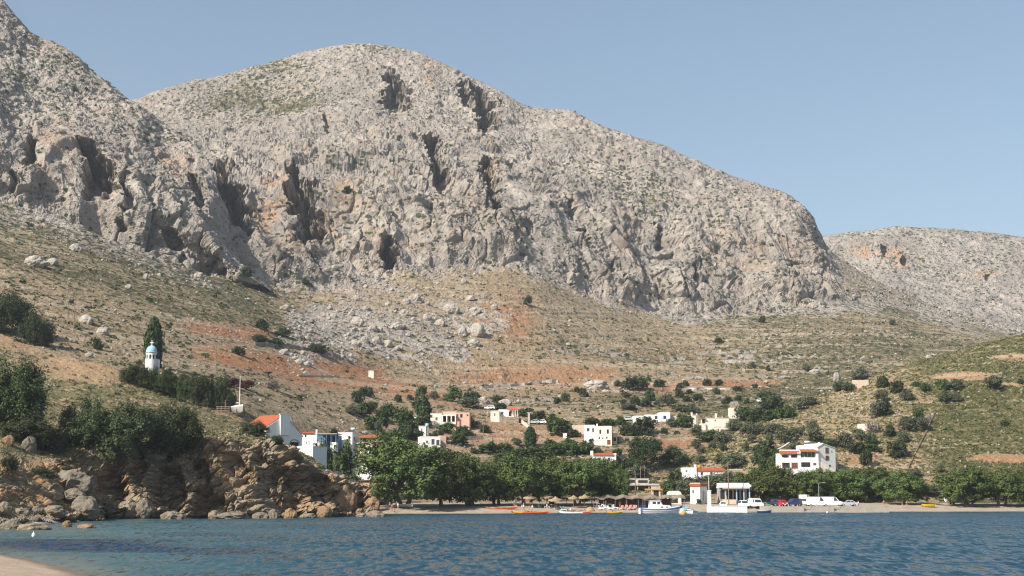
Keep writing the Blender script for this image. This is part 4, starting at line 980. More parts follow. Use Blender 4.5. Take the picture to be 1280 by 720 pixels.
def scatter_mesh(name, pts, nrm, sizes, kind, mat, col=None, seed=3, label=None, cat=None, flat=0.7):
    r = np.random.default_rng(seed); n = len(pts)
    if kind == 'stone':
        Vs = np.stack([rock_shape(IV1, 50 + i, 0.6) for i in range(8)])
        pick = r.integers(0, 8, n); a = r.uniform(0, 6.28, n); c, s = np.cos(a), np.sin(a)
        V = Vs[pick] * np.array([1, 0.85, flat])
        X = V[..., 0] * c[:, None] - V[..., 1] * s[:, None]; Yy = V[..., 0] * s[:, None] + V[..., 1] * c[:, None]
        V = np.stack([X, Yy, V[..., 2]], -1) * sizes[:, None, None] + pts[:, None, :] + np.array([0, 0, 0.15]) * sizes[:, None, None]
        F = (IF1[None] + (np.arange(n) * len(IV1))[:, None, None]).reshape(-1, 3)
        me = np_mesh(name, V, F, mat)
    else:
        k = kind
        d = r.normal(size=(n, k, 3)); d /= np.linalg.norm(d, axis=-1, keepdims=True); d[..., 2] = np.abs(d[..., 2])
        C = pts[:, None, :] + d * sizes[:, None, None] * r.uniform(0.25, 0.5, (n, k, 1)) * np.array([1, 1, flat])
        V, F = leaf_cloud(C.reshape(-1, 3), (d + np.array([0, 0, .3])).reshape(-1, 3), 1.0, r)
        V = (V.reshape(n * k, 4, 3) - C.reshape(-1, 1, 3)) * np.repeat(sizes, k)[:, None, None] * (0.62 / math.sqrt(k)) + C.reshape(-1, 1, 3)
        me = np_mesh(name, V, F, mat)
        t = np.repeat(np.clip(col[:, None] + r.normal(size=(n, k)) * 0.12, 0, 1).reshape(-1), 4)
        set_attr(me, 'tint', np.stack([t, t, t, np.ones_like(t)], -1))
    o = link(bpy.data.objects.new(name, me)); o['kind'] = 'stuff'
    return tag(o, label, cat)

def pickpts(sheet, n, weight, seed):
    """random places on a sheet, spread evenly over the photo and thinned by weight(P,PX,PY,mask)"""
    r = np.random.default_rng(seed)
    P, N_, M_ = SHEETS[sheet]
    i = r.integers(2, P.shape[0] - 2, n); j = r.integers(2, P.shape[1] - 2, n)
    fi = r.random((n, 1)); p = P[i, j] * fi + P[i, j + 1] * (1 - fi); fj = r.random((n, 1)); p = p * fj + (P[i + 1, j] * fi + P[i + 1, j + 1] * (1 - fi)) * (1 - fj)
    px, py = pix(p)
    k = r.random(n) < weight(p, px, py, M_[i, j])
    return p[k], px[k], py[k]

MSCRUB = mat_leaf('thorn_scrub', (0.135, 0.130, 0.06), (0.185, 0.15, 0.09), (0.09, 0.095, 0.045), 0.5)
MSCRUBD = mat_leaf('dark_scrub', (0.050, 0.066, 0.026), (0.085, 0.095, 0.04), (0.04, 0.05, 0.022), 0.5)
def terrace(p, step, sc_, off, amp):
    fr = (p[:, 2] + amp * fbm(p / sc_ + off, 4) + (0 if sc_ > 50 else 0.5 * np.sin(p[:, 0] / 17.0))) / (step + (0.8 * np.sin(p[:, 0] / 90.0) if sc_ > 50 else 0))
    fr = fr - np.floor(fr)
    return (fr > 0.66) & (fr < 0.96) & (fbm(p * np.array([1, 1, 4.0]) / 45.0 + 19, 3) > -0.12)
# scree under the cliff
p, px, py = pickpts('mountain', 60000, lambda p, x, y, m: np.where((p[:, 1] > 500) & (y > 335) & (x < 700), np.clip(m[:, 0] * 2.2 - 0.55, 0, 1) * (m[:, 0] < 0.97), 0) * 0.55, 11)
r_ = np.random.default_rng(5)
scatter_mesh('scree', p, None, np.clip(r_.lognormal(0.15, 0.6, len(p)), 0.5, 6.0), 'stone', MST, label='pale scree of broken limestone below the cliffs', cat='scree'); n1 = len(p)
# stones on the slopes and hill
p, px, py = pickpts('mountain', 60000, lambda p, x, y, m: np.where((y > 300) & (y < 560) & (p[:, 1] > 372) & (m[:, 0] < 0.85), np.where((x > 540) & (y < 490), 0.06 + 0.9 * terrace(p, 3.4, 90, 11, 2.0), 0.16 + 0.25 * (fbm(p / 40.0 + 3, 3) > 0.1)), 0), 12)
q, qx, qy = pickpts('hill', 16000, lambda p, x, y, m: 0.06 + 0.8 * terrace(p, 2.1, 40, 71, 2.2), 13)
t_, tx_, ty_ = pickpts('headland', 9000, lambda p, x, y, m: np.where((m[:, 0] < 0.6) & (y < 600), 0.35, 0), 14)
pts = np.concatenate([p, q, t_]); r_ = np.random.default_rng(6)
sz = np.concatenate([r_.lognormal(-0.25, 0.5, len(p)) * np.where(p[:, 1] < 600, 0.6, 1.0), r_.lognormal(-0.9, 0.45, len(q)), r_.lognormal(-1.5, 0.5, len(t_))])
scatter_mesh('loose_stones', pts, None, sz, 'stone', MST, label='loose pale stones strewn over the dry slopes', cat='stones')
# scrub
p, px, py = pickpts('mountain', 90000, lambda p, x, y, m: np.where((y > 260) & (p[:, 1] > 372) & (p[:, 1] < 1000) & (m[:, 0] < 0.7), np.clip(0.12 + 0.75 * m[:, 2] - 0.2 * m[:, 1], 0.03, 1), 0), 21)
r_ = np.random.default_rng(7)
scatter_mesh('slope_scrub', p, None, np.clip(r_.lognormal(0.0, 0.35, len(p)), .5, 2.4), 7, MSCRUB, np.clip(r_.random(len(p)) * 0.8 + 0.1 * fbm(p / 50.0, 2), 0, 1), label='low thorny scrub covering the dry lower slopes', cat='scrub')
p, px, py = pickpts('mountain', 60000, lambda p, x, y, m: np.where((p[:, 1] > 372) & (y < 520), np.clip(0.12 + 0.6 * m[:, 2], 0, 0.7) * np.where(m[:, 0] > 0.7, np.where(p[:, 1] > 1010, 0.55, 0.22), 0.6), 0), 22)
p2, _, _ = pickpts('mountain_spur', 9000, lambda p, x, y, m: np.clip(0.12 + 0.7 * m[:, 2], 0, 1), 23)
p3, _, _ = pickpts('far_ridge', 7000, lambda p, x, y, m: np.clip(0.1 + 0.5 * m[:, 2], 0, 1), 24)
p = np.concatenate([p, p2, p3]); r_ = np.random.default_rng(8)
scatter_mesh('mountain_scrub', p, None, np.clip(r_.lognormal(0.35, 0.4, len(p)), .7, 3.6), 7, MSCRUBD, r_.random(len(p)), label='dark cushions of scrub dotted over the mountain', cat='scrub')
p, px, py = pickpts('hill', 42000, lambda p, x, y, m: np.clip(0.12 + 0.8 * m[:, 2] - 0.3 * m[:, 1], 0.02, 1) * (p[:, 1] > 385), 25); r_ = np.random.default_rng(9)
scatter_mesh('hill_grass_scrub', p, None, np.clip(r_.lognormal(-0.25, 0.35, len(p)), .35, 1.8), 9, mat_leaf('hill_scrub_leaf', (0.115, 0.125, 0.04), (0.165, 0.15, 0.065), (0.08, 0.09, 0.03), 0.3), r_.random(len(p)), label='green and straw coloured scrub covering the rounded hill', cat='scrub')
p, px, py = pickpts('headland', 30000, lambda p, x, y, m: np.where((y < 585) & (m[:, 0] < 0.7), np.clip(0.05 + 0.75 * m[:, 2], 0.06, 1), np.where(m[:, 0] < .7, .03, 0)), 26); r_ = np.random.default_rng(10)
scatter_mesh('headland_scrub', p, None, np.clip(r_.lognormal(-0.42, 0.42, len(p)), .25, 1.7), 26, mat_leaf('garrigue', (0.115, 0.112, 0.052), (0.185, 0.15, 0.10), (0.085, 0.088, 0.04), 0.25), r_.random(len(p)), label='grey-green and yellowish scrub covering the top of the headland', cat='scrub')
print('scatter', round(time.time() - T00, 1))
# ================================================================ BUILDINGS
def mat_plain(name, c, rough=0.7, var=0.12, scale=1.2, spec=0.25, metal=0.0, stain=None, bump=0.0):
    m = NM(name); p = m.geo()
    n = m.noise(p, scale, 5, 0.6)
    col = m.mix(m.ss(n, 0.3, 0.7), tuple(x * (1 - var) for x in c), c)
    if stain: col = m.mix(m.math('MULTIPLY', m.ss(m.noise(m.mapping(p, (1.2, 1.2, .25)), 1.0, 5, .65), 0.52, 0.74), 0.6), col, stain)
    m.base(col); m.b.inputs['Roughness'].default_value = rough; m.b.inputs['Specular IOR Level'].default_value = spec; m.b.inputs['Metallic'].default_value = metal
    if bump: m.bump(m.noise(p, 6, 4), bump, 0.05)
    return m.m
def mat_tiles(name, c1, c2):
    m = NM(name); p = m.coord('Object')
    w = m.n('ShaderNodeTexWave'); w.inputs['Scale'].default_value = 1.6; w.bands_direction = 'X'; w.inputs['Distortion'].default_value = 0.6; m.l(p, w.inputs['Vector'])
    c = m.mix(m.ss(m.noise(m.mapping(p, (3, 3, 3)), 1.0, 4), 0.35, 0.65), c1, c2)
    c = m.mix(m.math('MULTIPLY', m.ss(w.outputs['Fac'], 0.35, 0.0), 0.45), c, tuple(.5 * x for x in c1))
    m.base(c); m.bump(w.outputs['Fac'], 0.6, 0.08); return m.m
def mat_stonework(name, a, b):
    m = NM(name); p = m.geo()
    v = m.n('ShaderNodeTexVoronoi'); v.inputs['Scale'].default_value = 2.2; m.l(m.mapping(p, (1, 1, 1.7)), v.inputs['Vector'])
    s = m.n('ShaderNodeSeparateColor'); m.l(v.outputs['Color'], s.inputs[0])
    c = m.mix(s.outputs[0], a, b)
    c = m.mix(m.ss(v.outputs['Distance'], 0.42, 0.62), c, tuple(.45 * x for x in a))
    m.base(c); m.bump(v.outputs['Distance'], -0.5, 0.12); return m.m
def mat_glass(name='dark_window_glass', c=(0.03, 0.04, 0.05)):
    m = NM(name); m.base(c); m.b.inputs['Roughness'].default_value = 0.08; m.b.inputs['Specular IOR Level'].default_value = 0.6; return m.m
W = {
    'white': mat_plain('whitewash', (0.80, 0.785, 0.755), 0.8, 0.05, 0.8, .15, stain=(0.60, 0.57, 0.53)), 'cream': mat_plain('cream_render', (0.76, 0.695, 0.61), 0.85, 0.08, 0.8, .15, stain=(0.52, 0.43, 0.34)),
    'pink': mat_plain('salmon_render', (0.60, 0.40, 0.31), 0.85, 0.1, 0.8, .15, stain=(0.45, 0.29, 0.22)), 'buff': mat_plain('buff_render', (0.62, 0.50, 0.385), 0.85, 0.1, .8, .15),
    'tile': mat_tiles('terracotta_tiles', (0.35, 0.085, 0.04), (0.42, 0.125, 0.055)), 'redpaint': mat_plain('red_painted_edge', (0.46, 0.10, 0.06), .6),
    'blue': mat_plain('blue_paint', (0.075, 0.17, 0.30), .6), 'paleblue': mat_plain('pale_blue_paint', (0.33, 0.45, 0.56), .6), 'skyblue': mat_plain('dome_blue_paint', (0.30, 0.53, 0.63), .55), 'teal': mat_plain('teal_paint', (0.16, 0.36, 0.40), .6),
    'glass': mat_glass(), 'dark': mat_plain('unlit_interior', (0.035, 0.03, 0.028), .9), 'wood': mat_plain('weathered_wood', (0.24, 0.185, 0.13), .85, .25, 5), 'brown': mat_plain('brown_shutter', (0.16, 0.075, 0.04), .7),
    'grey': mat_plain('grey_concrete', (0.36, 0.345, 0.32), .9, .15, 1.5, .15), 'pale': mat_plain('pale_concrete', (0.52, 0.475, 0.42), .9, .15, 1.2, .15, stain=(0.33, 0.29, 0.25), bump=.3), 'darkstone': mat_stonework('brown_field_stone', (0.22, 0.17, 0.12), (0.15, 0.12, 0.09)), 'stone': mat_stonework('dry_stone', (0.36, 0.325, 0.28), (0.25, 0.22, 0.185)),
    'buffstone': mat_stonework('buff_stone', (0.45, 0.355, 0.255), (0.35, 0.27, 0.19)), 'metal': mat_plain('galvanised_metal', (0.45, 0.46, 0.47), .4, .08, 4, .5, .6), 'panel': mat_plain('solar_panel_glass', (0.05, 0.07, 0.10), .2, .1, 4, .6),
    'thatch': mat_plain('straw_thatch', (0.40, 0.30, 0.185), .95, .35, 6, .05, bump=.8), 'thatchgrey': mat_plain('weathered_thatch', (0.27, 0.225, 0.175), .95, .35, 6, .05, bump=.8), 'orange': mat_plain('orange_paint', (0.55, 0.25, 0.04), .6), 'redcloth': mat_plain('red_cloth', (0.50, 0.10, 0.07), .8), 'peach': mat_plain('peach_screen', (0.58, 0.40, 0.28), .85),
    'whitepaint': mat_plain('white_gloss_paint', (0.80, 0.80, 0.80), .35, .04, 2, .4), 'black': mat_plain('black_rubber', (0.02, 0.02, 0.02), .7), 'red': mat_plain('red_gloss_paint', (0.50, 0.025, 0.02), .35, .05, 2, .4), 'yellow': mat_plain('yellow_gloss_paint', (0.65, 0.42, 0.02), .4, .08, 2, .4), 'sofabrown': mat_plain('tan_canvas', (0.42, 0.31, 0.20), .9),
}
SPLIT = dict(posts='post', stand='stand_leg', columns='column', terrace_posts='terrace_post', veranda_posts='veranda_post', porch_frame='porch_post', beams='beam', rails='rail', flower_pots='flower_pot', handrail='rail_piece', cradle='cradle_beam', awning_frame='awning_pole', trailer_frame='frame_beam', rudder='rudder_piece', parapet='parapet_piece', steps='step', shutter='slat', landing_step='landing_tread')
class MB:
    def __init__(self): self.V, self.F = [], []
    def add(self, V, F):
        o = len(self.V); self.V += [tuple(v) for v in V]; self.F += [tuple(i + o for i in f) for f in F]; return self
    def box(self, x0, x1, y0, y1, z0, z1):
        V = [(x0, y0, z0), (x1, y0, z0), (x1, y1, z0), (x0, y1, z0), (x0, y0, z1), (x1, y0, z1), (x1, y1, z1), (x0, y1, z1)]
        return self.add(V, [(0, 3, 2, 1), (4, 5, 6, 7), (0, 1, 5, 4), (1, 2, 6, 5), (2, 3, 7, 6), (3, 0, 4, 7)])
    def prism(self, poly, y0, y1, axis='y'):
        """polygon of (x,z) swept from y0 to y1 (axis 'x': polygon of (y,z) swept along x)"""
        n = len(poly)
        f = (lambda a, b, s: (a, s, b)) if axis == 'y' else ((lambda a, b, s: (s, a, b)) if axis == 'x' else (lambda a, b, s: (a, b, s)))
        V = [f(a, b, y0) for a, b in poly] + [f(a, b, y1) for a, b in poly]
        F = [tuple(range(n)), tuple(range(2 * n - 1, n - 1, -1))] + [(i, n + i, n + (i + 1) % n, (i + 1) % n) for i in range(n)]
        return self.add(V, F)
    def tube(self, pts, r, k=8, cap=True):
        rs = r if isinstance(r, (list, tuple)) else [r] * len(pts)
        V, F = tube(pts, rs, k)
        if cap: F = F + [tuple(range(k))[::-1], tuple(range(len(V) - k, len(V)))]
        return self.add(V, F)
    def lathe(self, prof, c=(0, 0, 0), k=16):
        V, F = [], []
        for r, z in prof:
            for j in range(k):
                a = 2 * math.pi * j / k; V.append((c[0] + r * math.cos(a), c[1] + r * math.sin(a), c[2] + z))
        for i in range(len(prof) - 1):
            for j in range(k): F.append((i * k + j, i * k + (j + 1) % k, (i + 1) * k + (j + 1) % k, (i + 1) * k + j))
        F.append(tuple(range(k))[::-1]); F.append(tuple(range(len(V) - k, len(V))))
        return self.add(V, F)
    def wall(self, x0, x1, z0, z1, y0, t, holes):
        """wall slab facing -y with rectangular openings (hx0,hx1,hz0,hz1)"""
        X = sorted({x0, x1, *[h[0] for h in holes], *[h[1] for h in holes]}); Z = sorted({z0, z1, *[h[2] for h in holes], *[h[3] for h in holes]})
        X = [x for x in X if x0 - 1e-6 <= x <= x1 + 1e-6]; Z = [z for z in Z if z0 - 1e-6 <= z <= z1 + 1e-6]
        full = {}
        for i in range(len(X) - 1):
            for j in range(len(Z) - 1):
                cx, cz = (X[i] + X[i + 1]) / 2, (Z[j] + Z[j + 1]) / 2
                full[i, j] = not any(h[0] < cx < h[1] and h[2] < cz < h[3] for h in holes)
        for (i, j), v in full.items():
            if not v: continue
            a, b, c, d = X[i], X[i + 1], Z[j], Z[j + 1]; y1 = y0 + t
            self.add([(a, y0, c), (b, y0, c), (b, y0, d), (a, y0, d)], [(0, 1, 2, 3)]); self.add([(a, y1, c), (b, y1, c), (b, y1, d), (a, y1, d)], [(3, 2, 1, 0)])
            if not full.get((i - 1, j)): self.add([(a, y0, c), (a, y0, d), (a, y1, d), (a, y1, c)], [(0, 1, 2, 3)])
            if not full.get((i + 1, j)): self.add([(b, y0, c), (b, y1, c), (b, y1, d), (b, y0, d)], [(0, 1, 2, 3)])
            if not full.get((i, j - 1)): self.add([(a, y0, c), (a, y1, c), (b, y1, c), (b, y0, c)], [(0, 1, 2, 3)])
            if not full.get((i, j + 1)): self.add([(a, y0, d), (b, y0, d), (b, y1, d), (a, y1, d)], [(0, 1, 2, 3)])
        return self
    def turn(self, ang, piv=(0, 0)):
        c, s = math.cos(ang), math.sin(ang)
        self.V = [(piv[0] + (x - piv[0]) * c - (y - piv[1]) * s, piv[1] + (x - piv[0]) * s + (y - piv[1]) * c, z) for x, y, z in self.V]; return self
    def build(self, name, mat, parent=None, smooth=False, bevel=0.0, label=None):
        if name in SPLIT and parent is not None:      # every post, rail or pot is a part of its own
            par = list(range(len(self.V)))
            def root(i):
                while par[i] != i: i = par[i]
                return i
            for f in self.F:
                for i in f[1:]: par[root(i)] = root(f[0])
            groups = {}
            for f in self.F: groups.setdefault(root(f[0]), []).append(f)
            for fs in groups.values():
                used = sorted({i for f in fs for i in f}); ix = {v: k for k, v in enumerate(used)}
                q = MB(); q.V = [self.V[i] for i in used]; q.F = [tuple(ix[i] for i in f) for f in fs]
                r = q.build(SPLIT[name], mat, parent, smooth, bevel, label)
            return r
        me = bpy.data.meshes.new(name); me.from_pydata(self.V, [], self.F); me.materials.append(W[mat] if isinstance(mat, str) else mat)
        if smooth: me.polygons.foreach_set('use_smooth', [True] * len(me.polygons))
        me.update()
        o = link(bpy.data.objects.new(name, me), parent)
        if bevel:
            b = o.modifiers.new('bevel', 'BEVEL'); b.width = bevel; b.segments = 2; b.limit_method = 'ANGLE'
        if label: o['label'] = label
        return o

class Site:
    """a building whose front-left corner on the ground shows at photo (px,py); local x right, y back, z up, addressed in photo pixels"""
    def __init__(s, name, label, cat, px, py, yaw=0.0, Y=None, group=None, only=None):
        if Y is None: s.p = hit(px, py, only)[0]
        else: s.p = at(px, py, Y)
        s.m = s.p.y / FPX; s.px, s.py, s.yaw, s.c = px, py, yaw, math.cos(yaw)
        s.o = empty(name, s.p, yaw, label, cat, group)
    def x(s, px): return (px - s.px) * s.m / s.c
    def z(s, py): return (s.py - py) * s.m
    def block(s, x0, x1, top, bot, y0, depth, mat, wins=(), name='wall', side=(), roof=None, base=4.5, t=0.25, rim=0.0):
        """a storey block: wall with real openings; wins: (x0,x1,top,bot,kind) in photo pixels; side: openings in the right-hand wall as (y0,y1,top,bot,kind) with y in metres from the front"""
        X0, X1, Z1, Z0 = s.x(x0), s.x(x1), s.z(top), s.z(bot) - base
        b = MB(); H = [(s.x(w[0]), s.x(w[1]), s.z(w[3]), s.z(w[2])) for w in wins]
        b.wall(X0, X1, Z0, Z1, y0, t, H)
        if side:
            q = MB(); q.wall(y0 + t, y0 + depth, Z0, Z1, 0, t, [(y0 + w[0], y0 + w[1], s.z(w[3]), s.z(w[2])) for w in side])
            q.V = [(X1 - y_, x_, z_) for x_, y_, z_ in q.V]; b.add(q.V, q.F)
        b.box(X0, X1 - (t if side else 0), y0 + t + (0.001 if H else 0), y0 + depth, Z0, Z1)
        wo = b.build(name, mat, s.o)
        for w, h in zip(wins, H): s.window(h, y0, w[4], t)
        for w in side:
            h = (y0 + w[0], y0 + w[1], s.z(w[3]), s.z(w[2])); s.window(h, 0, w[4], t, X1)
        if roof:
            r = MB()
            if rim:
                r.box(X0 - .04, X1 + .04, y0 - .04, y0 + .2, Z1, Z1 + rim); r.box(X0 - .04, X1 + .04, y0 + depth - .2, y0 + depth + .04, Z1, Z1 + rim)
                r.box(X0 - .04, X0 + .2, y0 + .2, y0 + depth - .2, Z1, Z1 + rim); r.box(X1 - .2, X1 + .04, y0 + .2, y0 + depth - .2, Z1, Z1 + rim); r.box(X0 + .2, X1 - .2, y0 + .2, y0 + depth - .2, Z1, Z1 + .06)
            else: r.box(X0 - .08, X1 + .08, y0 - .08, y0 + depth + .08, Z1 + .002, Z1 + .14)
            r.build('roof', roof, s.o)
        return wo
    def window(s, h, y0, kind, t, xface=None):
        f = MB(); g = MB(); w_, h_ = h[1] - h[0], h[3] - h[2]; e = min(0.09, w_ * .12)
        yy = y0 + t * 0.45
        frame = {'g': 'whitepaint', 'b': 'blue', 'o': None, 'd': 'brown', 'bd': 'paleblue', 'k': 'grey'}[kind]
        if kind in ('d', 'bd'):
            g.box(h[0] + .01, h[1] - .01, yy, yy + .06, h[2] + .01, h[3] - .01); nm, mt = ('door' if h_ > w_ * 1.35 else 'shutter'), frame
        else:
            g.box(h[0] + .01, h[1] - .01, yy + .03, yy + .05, h[2] + .01, h[3] - .01); nm, mt = 'pane', ('dark' if kind == 'o' else 'glass')
        if frame and kind not in ('d', 'bd'):
            f.box(h[0] + .005, h[0] + e, yy, yy + .09, h[2] + .005, h[3] - .005); f.box(h[1] - e, h[1] - .005, yy, yy + .09, h[2] + .005, h[3] - .005)
            f.box(h[0] + e, h[1] - e, yy, yy + .09, h[2] + .005, h[2] + e); f.box(h[0] + e, h[1] - e, yy, yy + .09, h[3] - e, h[3] - .005)
            k = max(1, int(w_ / 1.1))
            for i in range(1, k + 1):
                x = h[0] + w_ * i / (k + 1); f.box(x - .025, x + .025, yy, yy + .085, h[2] + e, h[3] - e)
        if xface is not None:
            for q in (f, g): q.V = [(xface - y_ + 2 * 0, x_, z_) for x_, y_, z_ in q.V]
        if f.V: fo = f.build('window', frame, s.o); g.build(nm, mt, fo)
        else: g.build('window' if nm == 'pane' else nm, mt, s.o)

def solar(s, x, y, z, w=1.8):
    b = MB(); b.prism([(y, z + .05), (y + 1.3, z + 1.0), (y + 1.3, z + .92), (y + .08, z + .02)], x, x + w, 'x'); r = b.build('solar_heater', 'panel', s.o)
    MB().tube([(x, y + 1.4, z + 1.12), (x + w, y + 1.4, z + 1.12)], .26, 12).build('tank', 'whitepaint', r, True)
    MB().box(x + .1, x + .16, y + 1.2, y + 1.5, z, z + .92).box(x + w - .16, x + w - .1, y + 1.2, y + 1.5, z, z + .92).build('stand', 'metal', r)
def stack(s, x, y, z, w, h, mat='white', par=None):
    MB().box(x, x + w, y, y + w, z, z + h).box(x - .05, x + w + .05, y - .05, y + w + .05, z + h, z + h + .08).build('chimney', mat, par or s.o)

# ---- red-roofed villa
s = Site('villa', 'large white villa with orange-red tiled roofs and arches above the quay trees', 'villa', 975, 590, 0.0, Y=393)
m = s.m
s.block(975, 1000.5, 572.5, 590, 0, 6, 'white', [(978, 987.5, 578.5, 585, 'o'), (989.5, 997.5, 578.5, 586, 'd')])
s.block(1000.5, 1023, 572.2, 590, -.1, 6, 'white', [(1001.5, 1013, 578, 584, 'o'), (1016.5, 1020.5, 579, 582, 'd')])
s.block(975, 977.8, 568, 572.5, 0, 1, 'white', name='pillar', base=0); s.block(986.8, 989.2, 568, 572.5, 0, 1, 'white', name='pillar', base=0); s.block(997.4, 1001.2, 566, 572.4, -.05, 1, 'white', name='pillar', base=0)
s.block(975, 1001, 567.5, 572.5, 1.9, 3.8, 'white', [(978, 986.5, 568.5, 572.2, 'g'), (989.3, 997.2, 568.5, 572.2, 'g')], base=0, roof='white')
s.block(1001.2, 1023, 564.5, 572.2, 1.0, 5, 'white', [(1002, 1020, 565, 571.8, 'g')], base=0)
s.block(1020.2, 1023, 564.5, 572.2, -.1, 1.0, 'white', name='pillar', base=0)
MB().prism([(-.35, s.z(568)), (2.1, s.z(563.8)), (2.1, s.z(563.4)), (-.35, s.z(567.6))], s.x(975.5), s.x(1000.9), 'x').build('roof', 'tile', s.o)
MB().prism([(-.55, s.z(565.2)), (1.6, s.z(562)), (1.6, s.z(561.6)), (-.55, s.z(564.8))], s.x(1001), s.x(1024.5), 'x').build('roof', 'tile', s.o)
MB().box(s.x(977), s.x(1002), 2.1, 2.5, s.z(564), s.z(562.2)).box(s.x(1001), s.x(1024), 1.6, 2.0, s.z(562.2), s.z(560.3)).build('parapet', 'white', s.o)
rf = MB().prism([(2.0, s.z(560.2)), (6.5, s.z(556.2)), (6.5, s.z(555.8)), (2.0, s.z(559.8))], s.x(1007), s.x(1026), 'x').build('roof', 'tile', s.o)
s.block(1003, 1023, 556.5, 565, 2.1, 6, 'white', base=0)
stack(s, s.x(1026.5), 3.0, s.z(558), .5, 1.1, par=rf); solar(s, s.x(1014.5), 7.2, s.z(556.5), 1.6)
# the wing with the big gable, turned to the right
g = MB(); X0, X1 = s.x(1023), s.x(1050); xm = s.x(1031.5)
g.prism([(X0, -3), (X1, -3), (X1, s.z(560.5)), (xm, s.z(555)), (X0, s.z(559.5))], 0.2, 8).turn(math.radians(26), (X0, .2)); g.build('gable_wing', 'white', s.o)
c26, s26 = math.cos(math.radians(26)), math.sin(math.radians(26))
for (a, b_, t_, u_, mt) in [(1034, 1039.5, 559.5, 567, 'grey'), (1034, 1039.5, 570, 575.5, 'grey'), (1039.5, 1041.5, 581, 583.5, 'dark'), (1043, 1044.5, 563.5, 565, 'grey')]:
    q = MB().box(s.x(a), s.x(b_), .13, .20, s.z(u_), s.z(t_)).turn(math.radians(26), (X0, .2)); fo = q.build('window', mt, s.o)
    if b_ - a > 4:
        q = MB()
        for i in range(5): q.box(s.x(a) + .12, s.x(b_) - .12, .10, .135, s.z(u_) + .15 + i * (s.z(t_) - s.z(u_)) / 5.2, s.z(u_) + .36 + i * (s.z(t_) - s.z(u_)) / 5.2)
        q.turn(math.radians(26), (X0, .2)).build('shutter', 'brown', fo)
MB().prism([(xm - .1, s.z(555.0)), (X1 + .2, s.z(560.6)), (X1 + .2, s.z(560.1)), (xm - .1, s.z(554.4))], .05, 8.1).prism([(X0 - .2, s.z(559.6)), (xm - .1, s.z(555)), (xm - .1, s.z(554.4)), (X0 - .2, s.z(559.0))], .05, 8.1).turn(math.radians(26), (X0, .2)).build('roof', 'white', s.o)
q = MB()
for i in range(7): q.box(X0 + .6 + i * .5, X0 + 1.1 + i * .5, -1.0, .15, s.z(589) - 1, s.z(586.5) - i * .32 + .32 * 6)
q.build('steps', 'pale', s.o)
MB().box(s.x(1043), s.x(1053), 6, 7, s.z(588), s.z(571)).build('terrace_wall', 'buff', s.o)

# ---- cream two-storey house and its neighbours
s = Site('house', 'cream two-storey house with dark upper windows and a blue-windowed white wing', 'house', 743, 556.5, math.radians(-7))
s.block(743, 764.5, 534, 556.5, 0, 7, 'cream', [(749.3, 751.6, 537.5, 542.5, 'o'), (758.5, 761, 537, 542.3, 'o'), (748.3, 750, 546.5, 549, 'o'), (752.5, 754.2, 547, 549, 'k'), (757.3, 759.4, 546, 548.6, 'k'), (758.8, 763, 550, 556, 'd')], roof='cream', rim=.3)
s.block(730, 743, 532, 547, 1.5, 6, 'white', [(733.2, 736.8, 535, 539.2, 'b'), (740, 742.3, 535, 540.5, 'b')], roof='white', rim=.25)
stack(s, s.x(744.5), 4, s.z(533), .5, .9, 'cream'); s.block(765, 770.5, 542, 556, 2.2, 3.5, 'buff', [(766, 769.5, 546.5, 551.5, 'o')], name='annex', roof='grey')
s = Site('garden_wall', 'plain beige wall running left from the cream two-storey house', 'wall', 712, 542, math.radians(-5)); s.block(712, 730.5, 531.5, 542, 0, .5, 'buff')
s = Site('utility_box', 'small white block standing left of the cream two-storey house', 'shed', 704, 548); s.block(704, 708.5, 542, 548, 0, .9, 'white', roof='white')
s = Site('stone_barn', 'long low buff stone wall with a ruined dark hut at its end', 'barn', 774, 553.5, math.radians(4)); s.block(774, 813, 546, 553.5, 0, 4, 'buffstone', [(781, 787, 548, 552, 'o')], roof='pale'); s.block(813.2, 821.5, 547, 555, .3, 3.6, 'stone', [(817.5, 820.5, 548, 554, 'o')], name='hut')
# ---- long white house with blue windows
s = Site('house', 'long single-storey white house with pale blue windows on a stone base', 'house', 792, 529)
s.block(792, 807, 520.5, 531, -.4, 6, 'white', [(794.5, 798, 523.5, 527, 'bd')], roof='white', rim=.2); s.block(807, 824, 519, 531, 0, 6, 'white', [(810.5, 813.5, 520.5, 524, 'b'), (818.5, 822, 520, 524, 'b')], roof='white', rim=.2)
s.block(824, 837.5, 516.5, 527, -.5, 7, 'white', [(829, 832.8, 519.8, 524.2, 'b')], roof='white', rim=.25, base=0); s.block(821, 833, 527.1, 536, -.3, 4, 'buffstone', name='stone_base'); s.block(837.5, 848, 519.5, 524, 1, 4, 'pale', name='side_wall', base=3)
